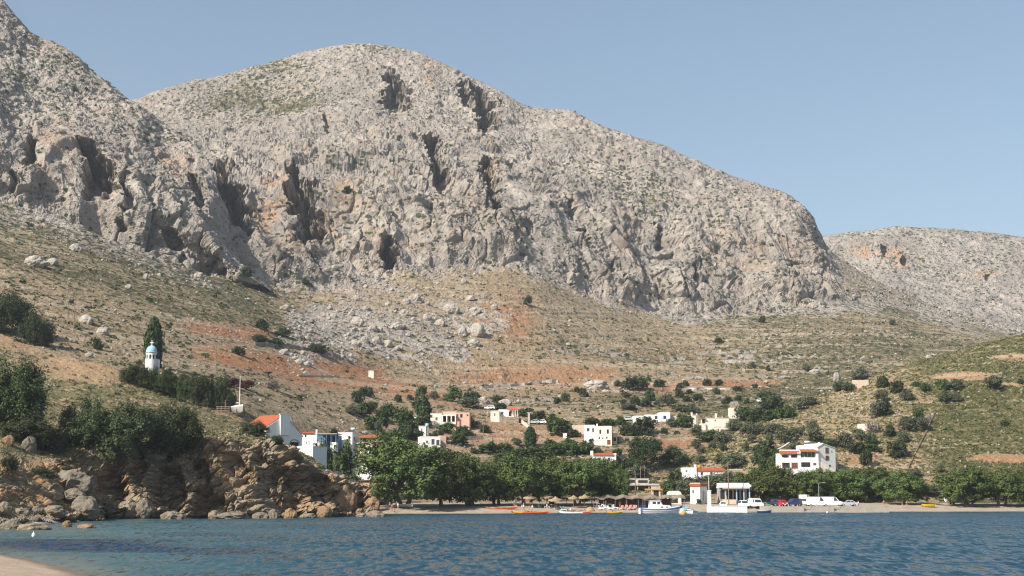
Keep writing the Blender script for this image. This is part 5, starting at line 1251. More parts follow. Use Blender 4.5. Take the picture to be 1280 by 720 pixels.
# ---- ruin pillars, tall-chimneyed house, cube
s = Site('stone_pillar', 'tallest of the two pale masonry pillars left of the tall-chimneyed cream house', 'pillar', 866.5, 535, group=None); s.block(866.5, 870.6, 519.5, 535, 0, .9, 'cream', roof='pale'); s.block(870.6, 872.2, 516.5, 535, .3, .8, 'pale', name='buttress')
s = Site('stone_pillar', 'thinner pale pillar behind the taller masonry one', 'pillar', 864, 533); s.block(864, 866, 515.5, 533, 0, .7, 'cream', roof='pale')
s = Site('house', 'low cream house with a tall square chimney and a dark open porch', 'house', 876, 537, math.radians(3))
s.block(882, 911.5, 523, 538, 0, 6, 'cream', [(893.6, 895.4, 524.6, 526.4, 'k')], roof='cream'); s.block(876, 881.8, 529.5, 541, -.6, 4, 'cream', name='porch_wall'); s.block(876, 877.4, 524, 529.5, -.6, .4, 'cream', name='pillar', base=0); MB().box(s.x(875.5), s.x(882), -.8, 3.2, s.z(524), s.z(523)).build('porch_roof', 'wood', s.o); s.block(877.6, 881.8, 524.2, 529.5, 1.6, .3, 'brown', name='porch_back', base=0)
stack(s, s.x(896), 1.5, s.z(523.2), .42, 1.75, 'cream'); stack(s, s.x(904.5), 2.5, s.z(523.2), .4, 1.0, 'grey')
s = Site('house', 'small cream cube house half hidden by the dark bushes', 'house', 912.5, 523); s.block(912.5, 925.2, 509.8, 523, 0, 4, 'cream', [(918.8, 920.3, 512, 513.6, 'k')], roof='buff')
s = Site('hut', 'grey-roofed stone hut standing just above the cream cube house', 'hut', 913.5, 510); s.block(913.5, 924, 504, 511, 0, 3.5, 'buffstone'); MB().prism([(s.x(914), s.z(504)), (s.x(923), s.z(504)), (s.x(922.3), s.z(501.8)), (s.x(914.8), s.z(501.8))], .1, 3.4).build('roof', 'metal', s.o)
s = Site('shed', 'small pale shed among the olives below the tall-chimneyed house', 'shed', 894, 540); s.block(894, 901.5, 534, 541, 0, 3, 'cream', [(897, 899, 536, 540, 'd')], roof='pale')
# ---- pink house
s = Site('house', 'salmon pink house with a white-framed porch and a flat roof', 'house', 538, 531, math.radians(-6))
s.block(538, 552, 517, 531, 0, 5.5, 'cream', [(544.3, 547, 521.8, 525.6, 'd')], roof='cream'); s.block(552, 569, 514.5, 531, 2.4, 5, 'pink', [(553, 557.5, 521, 527, 'd'), (560, 562.5, 521, 528, 'o'), (564.5, 567.5, 521.5, 526, 'o')], roof='pink')
MB().box(s.x(552), s.x(570), 0, 2.4, s.z(519.8), s.z(518.6)).build('porch_roof', 'white', s.o); q = MB()
for px in (552.3, 557.8, 563.4, 568.6): q.box(s.x(px), s.x(px + 1.2), 0, .3, s.z(531), s.z(519.8))
q.build('porch_frame', 'white', s.o); s.block(552, 570, 527.5, 531, .05, .2, 'cream', name='railing_wall')
s.block(569.2, 586, 515.5, 531, 1.6, 5, 'pink', [(569.6, 572, 517.5, 520, 'd'), (574.3, 577.3, 517.5, 522, 'o'), (582.5, 584.5, 518, 520, 'o')], name='wing_wall', roof='pink')
MB().prism([(s.x(566.5), s.z(533)), (s.x(572), s.z(533)), (s.x(571), s.z(530.4)), (s.x(567.5), s.z(530.4))], -1.2, -.4).build('awning', 'redcloth', s.o)
s = Site('stone_hut', 'small ruined stone hut right of the pink house', 'hut', 594, 533); s.block(594, 602, 526, 533.5, 0, 3, 'buffstone', [(595.8, 597.2, 528, 531, 'o'), (599.3, 600.6, 528, 530.5, 'o')])
# ---- white modern house over the big tamarisk
s = Site('house', 'white modern house with tall grey-shuttered bays above the huge tamarisk', 'house', 525.5, 570, math.radians(10))
s.block(525.5, 550, 546.5, 570, 0, 7, 'white', [(532.5, 535, 551, 554, 'k'), (539, 543, 549, 556, 'k'), (545, 549, 550, 557, 'k'), (542.5, 547.5, 559.5, 566, 'k')], side=[(.8, 3.2, 549, 568, 'k'), (4.4, 5.3, 550, 557, 'o'), (4.4, 5.3, 563, 568, 'o')], roof='white', rim=.2)
MB().box(s.x(551), s.x(551) + 2.2, 5.5, 7.5, -2, s.z(543.5)).build('stair_tower', 'pink', s.o)
s = Site('house', 'small white roof-top house with a blue water tank, left above the modern house', 'house', 523, 543.5); s.block(523, 532.5, 533, 543.5, 0, 4, 'white', [(526.5, 528, 535.5, 538.5, 'k')], roof='white'); b = MB().lathe([(.55, 0), (.6, .5), (.55, 1.0), (.2, 1.15)], (s.x(533.5), 1.5, s.z(533.5))); b.build('water_tank', 'paleblue', s.o, True); MB().box(s.x(532.6), s.x(535.5), .3, 3.2, s.z(544) - 2, s.z(533.6)).build('annex', 'grey', s.o)
s = Site('solar_rack', 'white solar heater frame standing among the trees left of the pink house', 'solar heater', 517.5, 529); solar(s, 0, 0, .6, 2.0); MB().box(-.2, 2.2, 0, 1.6, -2, .55).build('plinth', 'white', s.o)
s = Site('house', 'flat white roof with a tilted solar frame showing over the tamarisk tops', 'house', 573, 588, 0, Y=432); s.block(573, 590, 577, 588, 0, 6, 'white', [(577, 580, 580, 584, 'b')], roof='white', rim=.15); solar(s, s.x(581), 1, s.z(577) + .15, 1.6)
# ---- house with the red awning
s = Site('house', 'white house with a red awning over its terrace beside a cream block', 'house', 613.5, 526, math.radians(3))
s.block(613.5, 624, 514, 527, -1.2, 4, 'cream', [(617.5, 619, 517, 520.5, 'k')], roof='cream'); s.block(624, 643, 512, 521, .6, 5, 'white', [(626.5, 629.5, 514.5, 518, 'k'), (636, 639.5, 514, 520, 'o')], roof='white'); MB().prism([(-1.4, s.z(512.6)), (.6, s.z(510)), (.6, s.z(509.5)), (-1.4, s.z(512.1))], s.x(634.5), s.x(647), 'x').build('awning', 'redcloth', s.o)
q = MB()
for px in (640.5, 643.5, 646.3): q.box(s.x(px), s.x(px + .5), -1.3, -1.2, s.z(521), s.z(512.4))
q.build('terrace_posts', 'white', s.o); s.block(624, 648, 521.1, 527, -1.4, 6.5, 'buffstone', name='terrace')
s = Site('stone_tower', 'narrow grey masonry transformer tower with a cross arm', 'tower', 659.8, 530.5); s.block(659.8, 662.3, 516.5, 531, 0, .9, 'pale', name='shaft'); MB().box(s.x(659), s.x(664), .3, .6, s.z(516.3), s.z(515.2)).build('cross_arm', 'grey', s.o)
# ---- low house with thin red roof, red-topped house
s = Site('house', 'low white house with a thin red tiled roof edge, above the tamarisk row', 'house', 740, 584, 0, Y=420); s.block(740, 770, 569, 584, 0, 6, 'white', [(748, 751, 572, 577, 'b'), (760, 763, 572, 577, 'b')]); MB().prism([(-.3, s.z(569.6)), (3, s.z(566.6)), (6.2, s.z(569.2)), (6.2, s.z(568.6)), (3, s.z(566)), (-.3, s.z(569))], s.x(741.5), s.x(767.5), 'x').build('roof', 'tile', s.o); stack(s, s.x(738.5), 1, s.z(572), .8, 1.9); MB().box(s.x(767.5), s.x(770.3), -.1, 6.1, s.z(569), s.z(566.8)).build('gable', 'white', s.o)
s = Site('house', 'long white house with a flat red roof edge and roof tank behind the beach houses', 'house', 854.5, 602, 0, Y=396); s.block(854.5, 871, 585.5, 602, 0, 6, 'white', [(857.5, 859.5, 588, 590.5, 'k')], roof='white', rim=.2); s.block(871, 904, 588.5, 602, .3, 6, 'white', [(876, 879, 590.5, 594, 'b'), (888, 891, 590.5, 594, 'b')]); MB().prism([(0, s.z(589)), (2.8, s.z(586)), (6.4, s.z(588)), (6.4, s.z(587.5)), (2.8, s.z(585.4)), (0, s.z(588.4))], s.x(870), s.x(905.5), 'x').build('roof', 'tile', s.o)
stack(s, s.x(869), 2, s.z(585.5), .6, 1.0); MB().lathe([(.5, 0), (.55, .5), (.5, .95), (.2, 1.05)], (s.x(877), 4.5, s.z(585.6))).build('water_tank', 'orange', s.o, True)
s = Site('pergola', 'bare timber pergola right of the red-topped flat house', 'pergola', 912, 596, 0, Y=396); q = MB()
for i in range(6): q.box(s.x(912 + i * 3), s.x(912.5 + i * 3), 0, 4, s.z(587), s.z(586.4))
q.box(s.x(911.5), s.x(928.5), 0, .15, s.z(587.8), s.z(587)); q.build('beams', 'pale', s.o); q = MB()
for px in (912, 919.5, 927.5): q.box(s.x(px), s.x(px + .6), 0, .14, s.z(600), s.z(587.8))
q.build('posts', 'wood', s.o)
# ---- houses on the left behind the headland
s = Site('church', 'grey-blue shaded church with an orange-red tiled roof and white belfry panel', 'church', 332, 562, math.radians(46), Y=306)
m = s.m; Wd = 39 * m / math.cos(s.yaw); ap, ev = s.z(518.5), s.z(534.5); L = 8.6
b = MB().prism([(0, -4), (Wd, -4), (Wd, s.z(543)), (Wd * .5, ap), (0, ev)], .3, L); b.wall(0, Wd, -4, s.z(546), 0, .3, [(Wd * .66, Wd * .92, -.6, s.z(551.5))]); b.prism([(0, s.z(546)), (Wd, s.z(546)), (Wd, s.z(543)), (Wd * .5, ap), (0, ev)], 0, .3); b.build('wall', 'white', s.o)
q = MB(); n_ = 10; xa, xb, zt = Wd * .66, Wd * .92, s.z(551.5)
q.box(xa + .02, xb - .02, .18, .28, -.6, zt - .02); q.build('door', 'dark', s.o)
q = MB(); rr = (xb - xa) / 2; q.prism([(xa + rr + (rr + .1) * math.cos(t), zt - rr * .2 + (rr * .7) * math.sin(t)) for t in np.linspace(0, math.pi, 9)] + [(xa + rr + (rr - .15) * math.cos(t), zt - rr * .2 + (rr * .7 - .2) * math.sin(t)) for t in np.linspace(math.pi, 0, 9)], -.08, .0); q.build('door_arch', 'grey', s.o)
MB().prism([(-.35, ev - .28), (Wd * .5, ap + .02), (Wd * .5, ap + .22), (-.35, ev - .06)], .12, L + .3).build('roof', 'tile', s.o); MB().prism([(Wd * .5, ap + .02), (Wd + .35, s.z(543) - .3), (Wd + .35, s.z(543) - .08), (Wd * .5, ap + .22)], .12, L + .3).build('roof', 'tile', s.o)
q = MB(); q.wall(Wd * .36, Wd * .62, s.z(543.5), ap + .1, -.42, .40, []); q.box(Wd * .34, Wd * .64, -.46, .02, ap + .1, ap + .3); q.build('belfry_panel', 'white', s.o)
s = Site('chapel', 'small white chapel with an arched bell gable at the head of the cliff', 'chapel', 371, 577, math.radians(-24), Y=296)
b = MB(); X1 = s.x(392); b.box(0, X1, 0, 5.5, -3, s.z(559)); b.build('wall', 'white', s.o); MB().box(-.05, X1 + .05, -.05, 5.55, s.z(559), s.z(558)).build('roof', 'white', s.o)
q = MB(); xa = s.x(380.5); wv_ = s.x(386) - xa
q.prism([(xa, s.z(558)), (xa + wv_, s.z(558)), (xa + wv_, s.z(553.6))] + [(xa + wv_ / 2 + wv_ / 2 * math.cos(t), s.z(553.6) + wv_ / 2 * math.sin(t) * .9) for t in np.linspace(0, math.pi, 9)][1:-1] + [(xa, s.z(553.6))], 0, .35); bg_ = q.build('bell_gable', 'white', s.o)
MB().box(xa + wv_ * .44, xa + wv_ * .56, -.03, -.002, s.z(555.6), s.z(552.6)).box(xa + wv_ * .3, xa + wv_ * .7, -.035, -.004, s.z(554.2), s.z(553.7)).build('cross', 'dark', bg_)
MB().box(s.x(388), s.x(390.5), .2, .6, s.z(558), s.z(555.8)).build('parapet_post', 'white', s.o)
s = Site('belfry', 'round white belfry with a pale blue dome and cross by the cypress', 'belfry', 189, 455, 0, Y=312)
m = s.m; r = 7.0 * m
d = MB(); d.lathe([(r * 1.02, -6.5), (r * 1.02, 1.2), (r * .98, 1.3), (r * .98, s.z(440.8))], (0, 0, 0), 20); dr = d.build('drum', 'white', s.o, False)
MB().lathe([(r * 1.1, s.z(440.8)), (r * 1.1, s.z(440.2)), (r * .99, s.z(440.0))] + [(r * .99 * math.cos(t), s.z(440) + 8.4 * m * math.sin(t)) for t in np.linspace(0.05, 1.5, 9)], (0, 0, 0), 20).build('dome', 'skyblue', s.o, True)
for k in range(-3, 4):
    a = -math.pi / 2 + k * .62; q = MB(); ww = .62 * m * 1.6
    q.prism([(-ww, s.z(449)), (ww, s.z(449)), (ww, s.z(444.3)), (ww * .6, s.z(443.5)), (-ww * .6, s.z(443.5)), (-ww, s.z(444.3))], -.05, .0); q.V = [(x, y - r * .985, z) for x, y, z in q.V]; q.turn(a + math.pi / 2); q.build('window', 'dark', s.o)
MB().box(-.07, .07, -.07, .07, s.z(432), s.z(425.2)).box(-.36, .36, -.06, .06, s.z(428.6), s.z(427.6)).build('cross', 'white', s.o); MB().box(s.x(191), s.x(197.5), .2, 1.6, -6.5, s.z(449)).build('side_wall', 'white', s.o)
s = Site('house', 'low white house with a red tiled roof behind the church', 'house', 377, 549, 0, Y=352); s.block(377, 396, 541.5, 551, 0, 4, 'white', [(381, 383, 543.5, 546.5, 'b')]); MB().prism([(-.3, s.z(542)), (2, s.z(540)), (2, s.z(539.5)), (-.3, s.z(541.5))], s.x(376.6), s.x(393), 'x').build('roof', 'tile', s.o); stack(s, s.x(393.6), 1, s.z(541), .4, .8)
s = Site('house', 'bright blue house with a flat pale roof and deep veranda', 'house', 396.5, 559, math.radians(-8), Y=346); s.block(396.5, 406, 543, 556, 0, 5, 'blue', roof=None); s.block(406, 420.5, 544, 556, 1.7, 3.4, 'blue', [(409, 412.5, 546, 552, 'o'), (414, 416.5, 546, 553, 'o')]); MB().box(s.x(396), s.x(421.3), -.3, 5.2, s.z(543), s.z(542.1)).build('roof', 'pale', s.o); q = MB()
for px in (407.5, 413.5, 419.6): q.box(s.x(px), s.x(px + .8), -.1, .1, s.z(556), s.z(543.1))
q.build('veranda_posts', 'blue', s.o); s.block(413.5, 420.8, 553, 561, -.25, 1.8, 'white', name='veranda_wall'); s.block(399, 405.5, 552.5, 562, -1.6, 1.4, 'buff', name='garden_wall')
s = Site('house', 'white two-storey block with a red-tiled lean-to on its right', 'house', 422.5, 561, math.radians(-14), Y=352)
s.block(422.5, 440.5, 541.5, 562, 0, 4.6, 'white', [(435.3, 438, 545, 549.5, 'k'), (436.3, 438, 553.5, 560, 'o')], roof='white', side=[(1.2, 2.0, 546, 551, 'o')]); solar(s, s.x(433), 1.8, s.z(541.3), 1.0)
s.block(446, 469, 546.5, 564, 1.9, 5, 'buff', [(447.5, 449.5, 548, 554, 'o'), (450.5, 455, 547.5, 553.5, 'k'), (457.5, 461, 547.5, 553.5, 'o')], name='lean_to_wall'); MB().prism([(1.2, s.z(547.5)), (5, s.z(543.5)), (5, s.z(543)), (1.2, s.z(547))], s.x(445.5), s.x(470), 'x').build('roof', 'tile', s.o); s.block(445, 451, 553.5, 555, .6, 1.4, 'white', name='balcony', base=0)
s = Site('house', 'white seaside house with a pale blue parapet half hidden by the huge tamarisk', 'house', 440, 601, math.radians(-6), Y=338)
s.block(452, 464, 574, 601, 0, 6, 'white', [(456, 458.5, 580, 584, 'b')]); s.block(439, 452, 586, 601, .4, 5, 'white', [(441.5, 443, 590, 598, 'bd')], name='side_wall', roof='white'); MB().box(s.x(451), s.x(464.4), -.1, 6.1, s.z(574), s.z(571.3)).build('parapet', 'paleblue', s.o); MB().prism([(-.2, s.z(572.2)), (3, s.z(567.6)), (3, s.z(567.1)), (-.2, s.z(571.7))], s.x(444), s.x(453), 'x').build('roof', 'tile', s.o); s.block(444, 452, 572.5, 586, .6, 4, 'white', name='upper_wall', base=0); solar(s, s.x(456), 1.5, s.z(571.3), 1.2)
s = Site('terrace', 'peach screened restaurant terrace beside the headland tip', 'terrace', 450, 612, 0, Y=322); s.block(450, 472, 601, 612, 0, .3, 'peach', name='screen'); MB().box(s.x(448.5), s.x(474), -.4, 4, s.z(601), s.z(600)).build('roof', 'wood', s.o); q = MB()
for px in (450, 461.5, 473): q.box(s.x(px), s.x(px + .7), -.3, -.1, s.z(622), s.z(601))
q.build('posts', 'wood', s.o)
s = Site('planter_wall', 'white terrace wall with a row of yellow flower pots left of the huge tamarisk', 'wall', 473, 618, 0, Y=324); s.block(473, 498, 605, 613, .4, .3, 'white', name='wall'); s.block(473, 500, 616, 622, 0, 2, 'grey', name='terrace_base'); q = MB()
for i in range(4): q.box(s.x(476 + i * 5.6), s.x(479 + i * 5.6), 0, .35, s.z(616), s.z(614))
q.build('flower_pots', 'yellow', s.o)
s = Site('stone_stairs', 'grey stone ramp with handrails stepping down to the headland tip', 'stairs', 415, 606, 0, Y=300); q = MB()
for i in range(9): q.box(s.x(415 + i * 3.4), s.x(422 + i * 3.4), i * .5, 3 + i * .5, -3, s.z(589 + i * 1.9))
q.build('steps', 'pale', s.o); q = MB().tube([(s.x(415), -.1, s.z(587)), (s.x(446), 4, s.z(603))], .09); 
for i in range(5): q.box(s.x(416 + i * 7), s.x(416.7 + i * 7), i * .9, i * .9 + .12, s.z(600 + i * 3), s.z(586.5 + i * 3.9))
q.build('handrail', 'wood', s.o)
# ---- terrace building behind the thatch, kiosk, red-banded house, cafe
s = Site('building', 'two-tier flat concrete building with terraces behind the beach tavern', 'building', 776, 624, 0, Y=392)
s.block(776, 812, 599, 605, 3, 8, 'pale', [(786, 796, 600, 604, 'o'), (799, 811, 600.5, 604.2, 'o')], base=0, roof='pale'); MB().box(s.x(779), s.x(824), -1.5, 11, s.z(607.2), s.z(605)).build('terrace_slab', 'pale', s.o); s.block(782, 822, 607.2, 624, 2.5, 8, 'grey', [(786, 792, 611, 622, 'o'), (797, 803, 611, 622, 'o'), (815, 820, 611, 622, 'o')]); MB().box(s.x(781), s.x(783), 4, 5, s.z(599), s.z(595)).build('chimney', 'white', s.o)
q = MB()
for px in (781, 796, 810, 822): q.box(s.x(px), s.x(px + 1), -1.2, -.95, s.z(624), s.z(607.2))
q.build('columns', 'pale', s.o)
s = Site('gateway', 'white square arch with an orange beam behind the thatched canopy', 'gateway', 806, 628, 0, Y=362); s.block(815, 825.5, 609, 628, 0, 2.2, 'pale', [(817, 823.5, 612.5, 628, 'o')], name='arch', roof='pale'); MB().box(s.x(806), s.x(828), -.3, -.1, s.z(613), s.z(611.2)).build('beam', 'orange', s.o); MB().box(s.x(809), s.x(809.8), -.3, -.1, s.z(627), s.z(613)).box(s.x(827), s.x(827.8), -.3, -.1, s.z(627), s.z(613)).build('posts', 'wood', s.o)
s = Site('kiosk', 'small cream beach kiosk with an arched recess and rounded roof', 'kiosk', 836, 630, 0, Y=350); s.block(836, 851.5, 619, 630, 0, 4, 'cream', [(839, 847.5, 622, 629, 'o')]); MB().prism([(s.x(835.5), s.z(618.9)), (s.x(852), s.z(618.9)), (s.x(851), s.z(615.5)), (s.x(848), s.z(614)), (s.x(839), s.z(614)), (s.x(836.5), s.z(615.5))], -.2, 4.1).build('roof', 'cream', s.o)
s = Site('house', 'square white house with a red band along its flat roof', 'house', 863, 630, math.radians(-22), Y=354); s.block(863, 874.5, 608.5, 630, 0, 7, 'white', [(865.5, 867.5, 613, 617, 'k')], side=[(2.5, 4.0, 614, 626, 'bd')]); MB().box(s.x(862.3), s.x(875.5), -.3, 7.3, s.z(608.4), s.z(604.8)).build('roof_band', 'tile', s.o); MB().box(s.x(863), s.x(874.8), -.1, 7.1, s.z(604.8), s.z(604.1)).build('roof', 'white', s.o)
s = Site('gate_pillar', 'tall white gate pillar left of the parked cars', 'pillar', 885, 632.5, 0, Y=336); s.block(885, 889, 614, 632.5, 0, .75, 'white', base=.5); MB().box(s.x(884.6), s.x(889.4), -.08, .83, s.z(614), s.z(613.2)).build('cap', 'white', s.o)
s = Site('cafe', 'open cafe with pale blue columns under a flat white roof', 'cafe', 902, 629, 0, Y=356)
MB().box(s.x(902), s.x(937), -.6, 9, s.z(609.8), s.z(608.6)).build('roof_slab', 'white', s.o); s.block(902.5, 936, 604.2, 608.6, -.5, 9, 'white', name='parapet', base=0); MB().prism([(s.x(935), s.z(604.2)), (s.x(938.6), s.z(607)), (s.x(938.6), s.z(609)), (s.x(935), s.z(608.6))], -.55, 0).build('cornice', 'white', s.o); MB().box(s.x(903), s.x(936.5), -.62, -.5, s.z(611.4), s.z(609.9)).build('sign_band', 'grey', s.o)
for px in (906.3, 920.2, 929.2, 936.2): MB().box(s.x(px), s.x(px + 1.3), 0, .3, s.z(629.5), s.z(609.8)).build('column', 'paleblue', s.o)
s.block(902.5, 937, 609.9, 629, 4.5, 4, 'grey', [(904, 911, 613, 624, 'o'), (912, 919, 613, 628, 'o'), (921, 928, 613, 626, 'o'), (930, 935, 613, 626, 'o')], name='back_wall', base=.5); MB().box(s.x(903), s.x(920), -.4, -.2, s.z(630), s.z(624.5)).build('front_wall', 'buff', s.o)
s = Site('low_wall', 'long low white wall along the water in front of the cafe', 'wall', 893, 638.8, 0, Y=331); b = MB().box(0, s.x(933.5), 0, .5, -1, s.z(633)); b.prism([(0, -1), (0, s.z(634.2)), (s.x(886.5), s.z(631.8)), (s.x(884), s.z(633)), (s.x(884), -1)], 0, .5); b.build('wall', 'white', s.o); MB().box(-.02, s.x(933.7), -.06, .56, s.z(633) + .002, s.z(632.4)).build('coping', 'white', s.o)
s = Site('beach_hut', 'grey-blue beach hut with a white domed top under the tamarisks', 'hut', 581, 632.5, 0, Y=328); s.block(581, 592.5, 619, 632.5, 0, 2, 'paleblue', [(582.5, 585.5, 622, 629, 'k'), (588, 591.5, 622, 631, 'bd')], base=.5); MB().prism([(s.x(584.8), s.z(619)), (s.x(593), s.z(619)), (s.x(592), s.z(616.6)), (s.x(590), s.z(615.6)), (s.x(587), s.z(616))], .1, 1.9).build('top', 'white', s.o)
s = Site('stone_hut', 'lone white hut at the right end of the red earth terraces', 'hut', 460.5, 471); s.block(460.5, 467, 463.8, 471, 0, 2.2, 'cream', roof='white')
s = Site('ruin_wall', 'roofless buff ruin on the hillside right of the pale twiggy shrub', 'ruin', 1066, 487, 0); s.block(1066, 1086, 475, 488, 0, .6, 'buff')
s = Site('hut', 'pale hut half seen among the olives above the villa', 'hut', 1075, 541); s.block(1075, 1098, 530, 541, 0, 3, 'cream'); 
# ---- quay
q = MB(); xa, xb = x_of(962, 330, 0), x_of(1110, 331, 0)
q.wall(xa, xb, -1.5, 1.30, 330, 1.2, [(x_of(1005.5, 330, 0), x_of(1014.5, 330, 0), .1, 1.31), (x_of(1043, 330, 0), x_of(1051, 330, 0), .1, 1.31)]); q.box(xa, xb, 331.2, 366, -1.5, 1.3)
qo = empty('quay', ((xa + xb) / 2, 331, 0), 0, 'pale concrete quay wall with two landing steps under the parked cars', 'quay'); q.V = [(x - (xa + xb) / 2, y - 331, z) for x, y, z in q.V]; q.build('quay_wall', mat_plain('stained_quay_concrete', (0.40, 0.355, 0.30), .9, .2, .6, .15, stain=(0.22, 0.19, 0.155), bump=.3), qo)
for a, b_ in ((1005.5, 1014.5), (1043, 1051)):
    t = MB(); x0, x1 = x_of(a, 330, 0) - (xa + xb) / 2, x_of(b_, 330, 0) - (xa + xb) / 2
    t.box(x0 + .01, x1 - .01, -.9, .19, -1, .35).box(x0 + .01, x1 - .01, -.5, .19, .35, .75); t.build('landing_step', 'grey', qo)
q = MB().box(xa - (xa + xb) / 2, xb - (xa + xb) / 2, -1.03, -.55, 1.302, 1.36); q.build('coping', 'pale', qo)
bo = MB().tube([(0, 0, 0), (0, 0, .45), (0, 0, .5)], [.16, .14, .2], 10); BOL = bo.build('bollard', 'grey', None)
BOL.location = (x_of(1020, 331, 1.36), 330.4, 1.36); tag(BOL, 'grey mooring bollard on the quay in front of the white panel van', 'bollard', 'quay bollards')
for px, lab in ((985, 'the red car'), (1062, 'the silver car')):
    o = BOL.copy(); link(o); o.location = (x_of(px, 331, 1.36), 330.4, 1.36); o['label'] = 'grey mooring bollard on the quay in front of ' + lab

# ---- dry stone walls following the ground
def stone_wall(pts, h, t, label, mat='stone', name='dry_stone_wall'):
    P3 = []
    for (a, b), (c, d) in zip(pts[:-1], pts[1:]):
        n = max(2, int(math.hypot(c - a, d - b) / 2.5))
        for i in range(n):
            hh = hit(a + (c - a) * i / n, b + (d - b) * i / n)
            if hh: P3.append(hh[0])
    r = random.Random(len(P3)); V, F = [], []; k = 4
    c0 = P3[len(P3) // 2].copy()
    for i, p in enumerate(P3):
        tdir = (P3[min(i + 1, len(P3) - 1)] - P3[max(i - 1, 0)]); tdir.z = 0; tdir.normalize(); n_ = Vector((tdir.y, -tdir.x, 0)) * t / 2
        hh = h * r.uniform(.8, 1.2); q = p - c0
        V += [q + n_ - Vector((0, 0, .6)), q + n_ * .8 + Vector((0, 0, hh)), q - n_ * .8 + Vector((0, 0, hh)), q - n_ - Vector((0, 0, .6))]
    for i in range(len(P3) - 1):
        for j in range(k): F.append((i * k + j, i * k + (j + 1) % k, (i + 1) * k + (j + 1) % k, (i + 1) * k + j))
    F += [(0, 1, 2, 3), tuple(len(V) - 4 + j for j in (3, 2, 1, 0))]
    b = MB(); b.add(V, F); o = b.build(name, mat); o.location = c0; tag(o, label, 'stone wall')
stone_wall([(600, 486), (640, 483), (668, 480), (700, 477)], 1.1, .8, 'long pale dry stone wall across the straw field above the red-awning house', 'pale')
stone_wall([(318, 431), (350, 433), (390, 438), (420, 446), (450, 459)], 1.0, .8, 'curving grey stone wall along the top of the red earth terraces')
stone_wall([(372, 470), (400, 470.5), (425, 471)], .5, .7, 'straight pale terrace wall below the red earth', 'pale')
stone_wall([(1168, 517), (1158, 540), (1146, 563), (1134, 588)], .35, .5, 'brown stone boundary wall running straight up the hill', 'darkstone')
stone_wall([(962, 569), (980, 559), (1000, 543), (1006, 537)], .4, .9, 'pale wall beside the path rising left of the villa', 'pale')
stone_wall([(824, 549), (845, 547), (862, 546)], 1.0, .7, 'buff terrace wall right of the ruined hut', 'buffstone')
stone_wall([(555, 550), (580, 550), (604, 549), (618, 551)], 1.0, .7, 'rough stone wall right of the white modern house')
stone_wall([(650, 527), (663, 537), (668, 538)], 1.0, .7, 'low pale wall below the stone transformer tower', 'pale')
stone_wall([(840, 486.5), (880, 486), (915, 487)], .5, .6, 'thin pale terrace edge below the row of dark bushes', 'pale')
print('buildings', round(time.time() - T00, 1))
# ================================================================ BOATS, VEHICLES, BEACH FURNITURE, PEOPLE
def spot(px, py=None, Y=None, z=None):
    if Y is not None:
        if z is None:
            ys = HCAM * FPX / (float(np.interp(px, [q[0] for q in SHORE], [q[1] for q in SHORE])) - 619); Y = max(Y, ys + 2.5 + 0.12 * max(0, Y - 300))
            z = ground_z(x_of(px, Y, 1.0), Y)
        return Vector((x_of(px, Y, z), Y, z))
    return hit(px, py)[0]

def hull_mesh(L, beam, free, draft, bow=0.35, sheer=0.35, ns=15, nk=6, stern=0.75, rocker=.5, flare=1.0, open_=0.0, keep=None):
    """lofted hull, bow toward +x, waterline at z=0; returns V,F closed by a deck (sunk by open_)"""
    V, F = [], []
    for i in range(ns):
        u = i / (ns - 1)
        w = beam / 2 * (min(1, stern + (1 - stern) * math.sin(min(1, u / .4) * math.pi / 2)) if stern > 0 else math.sin(min(1, u / .5) * math.pi / 2) ** .8) * (1 - max(0, (u - .5) / .5) ** 2.2)
        w = max(w, .02)
        zt = free * (1 + sheer * max(0, (u - .45) / .55) ** 2 + .12 * max(0, (.3 - u) / .3)); zk = -draft * (1 - rocker * abs(2 * u - 1) ** 3)
        x = (u - .5) * L
        for j in range(-nk, nk + 1):
            t = abs(j) / nk; a = t ** .75
            V.append((x + (bow * (zt - zk) * 0.5 * t if u > .8 else 0) * (u - .8) * 5, math.copysign(w * math.sin(a * math.pi / 2) ** (1 / flare), j) if j else 0, zk + (zt - zk) * (1 - math.cos(a * math.pi / 2)) if t < 1 else zt))
    n = 2 * nk + 1
    for i in range(ns - 1):
        for j in range(n - 1): F.append((i * n + j, (i + 1) * n + j, (i + 1) * n + j + 1, i * n + j + 1))
    F.append(tuple(range(n))[::-1]); F.append(tuple((ns - 1) * n + j for j in range(n)))
    for i in range(ns - 1):
        a, b, c, d = i * n, i * n + n - 1, (i + 1) * n + n - 1, (i + 1) * n
        k = len(V)
        for q in (a, b, c, d): V.append((V[q][0], V[q][1] * .93, V[q][2] - open_))
        F.append((k, k + 1, k + 2, k + 3)); F += [(a, k, k + 3, d), (b, c, k + 2, k + 1)]
    return V, F

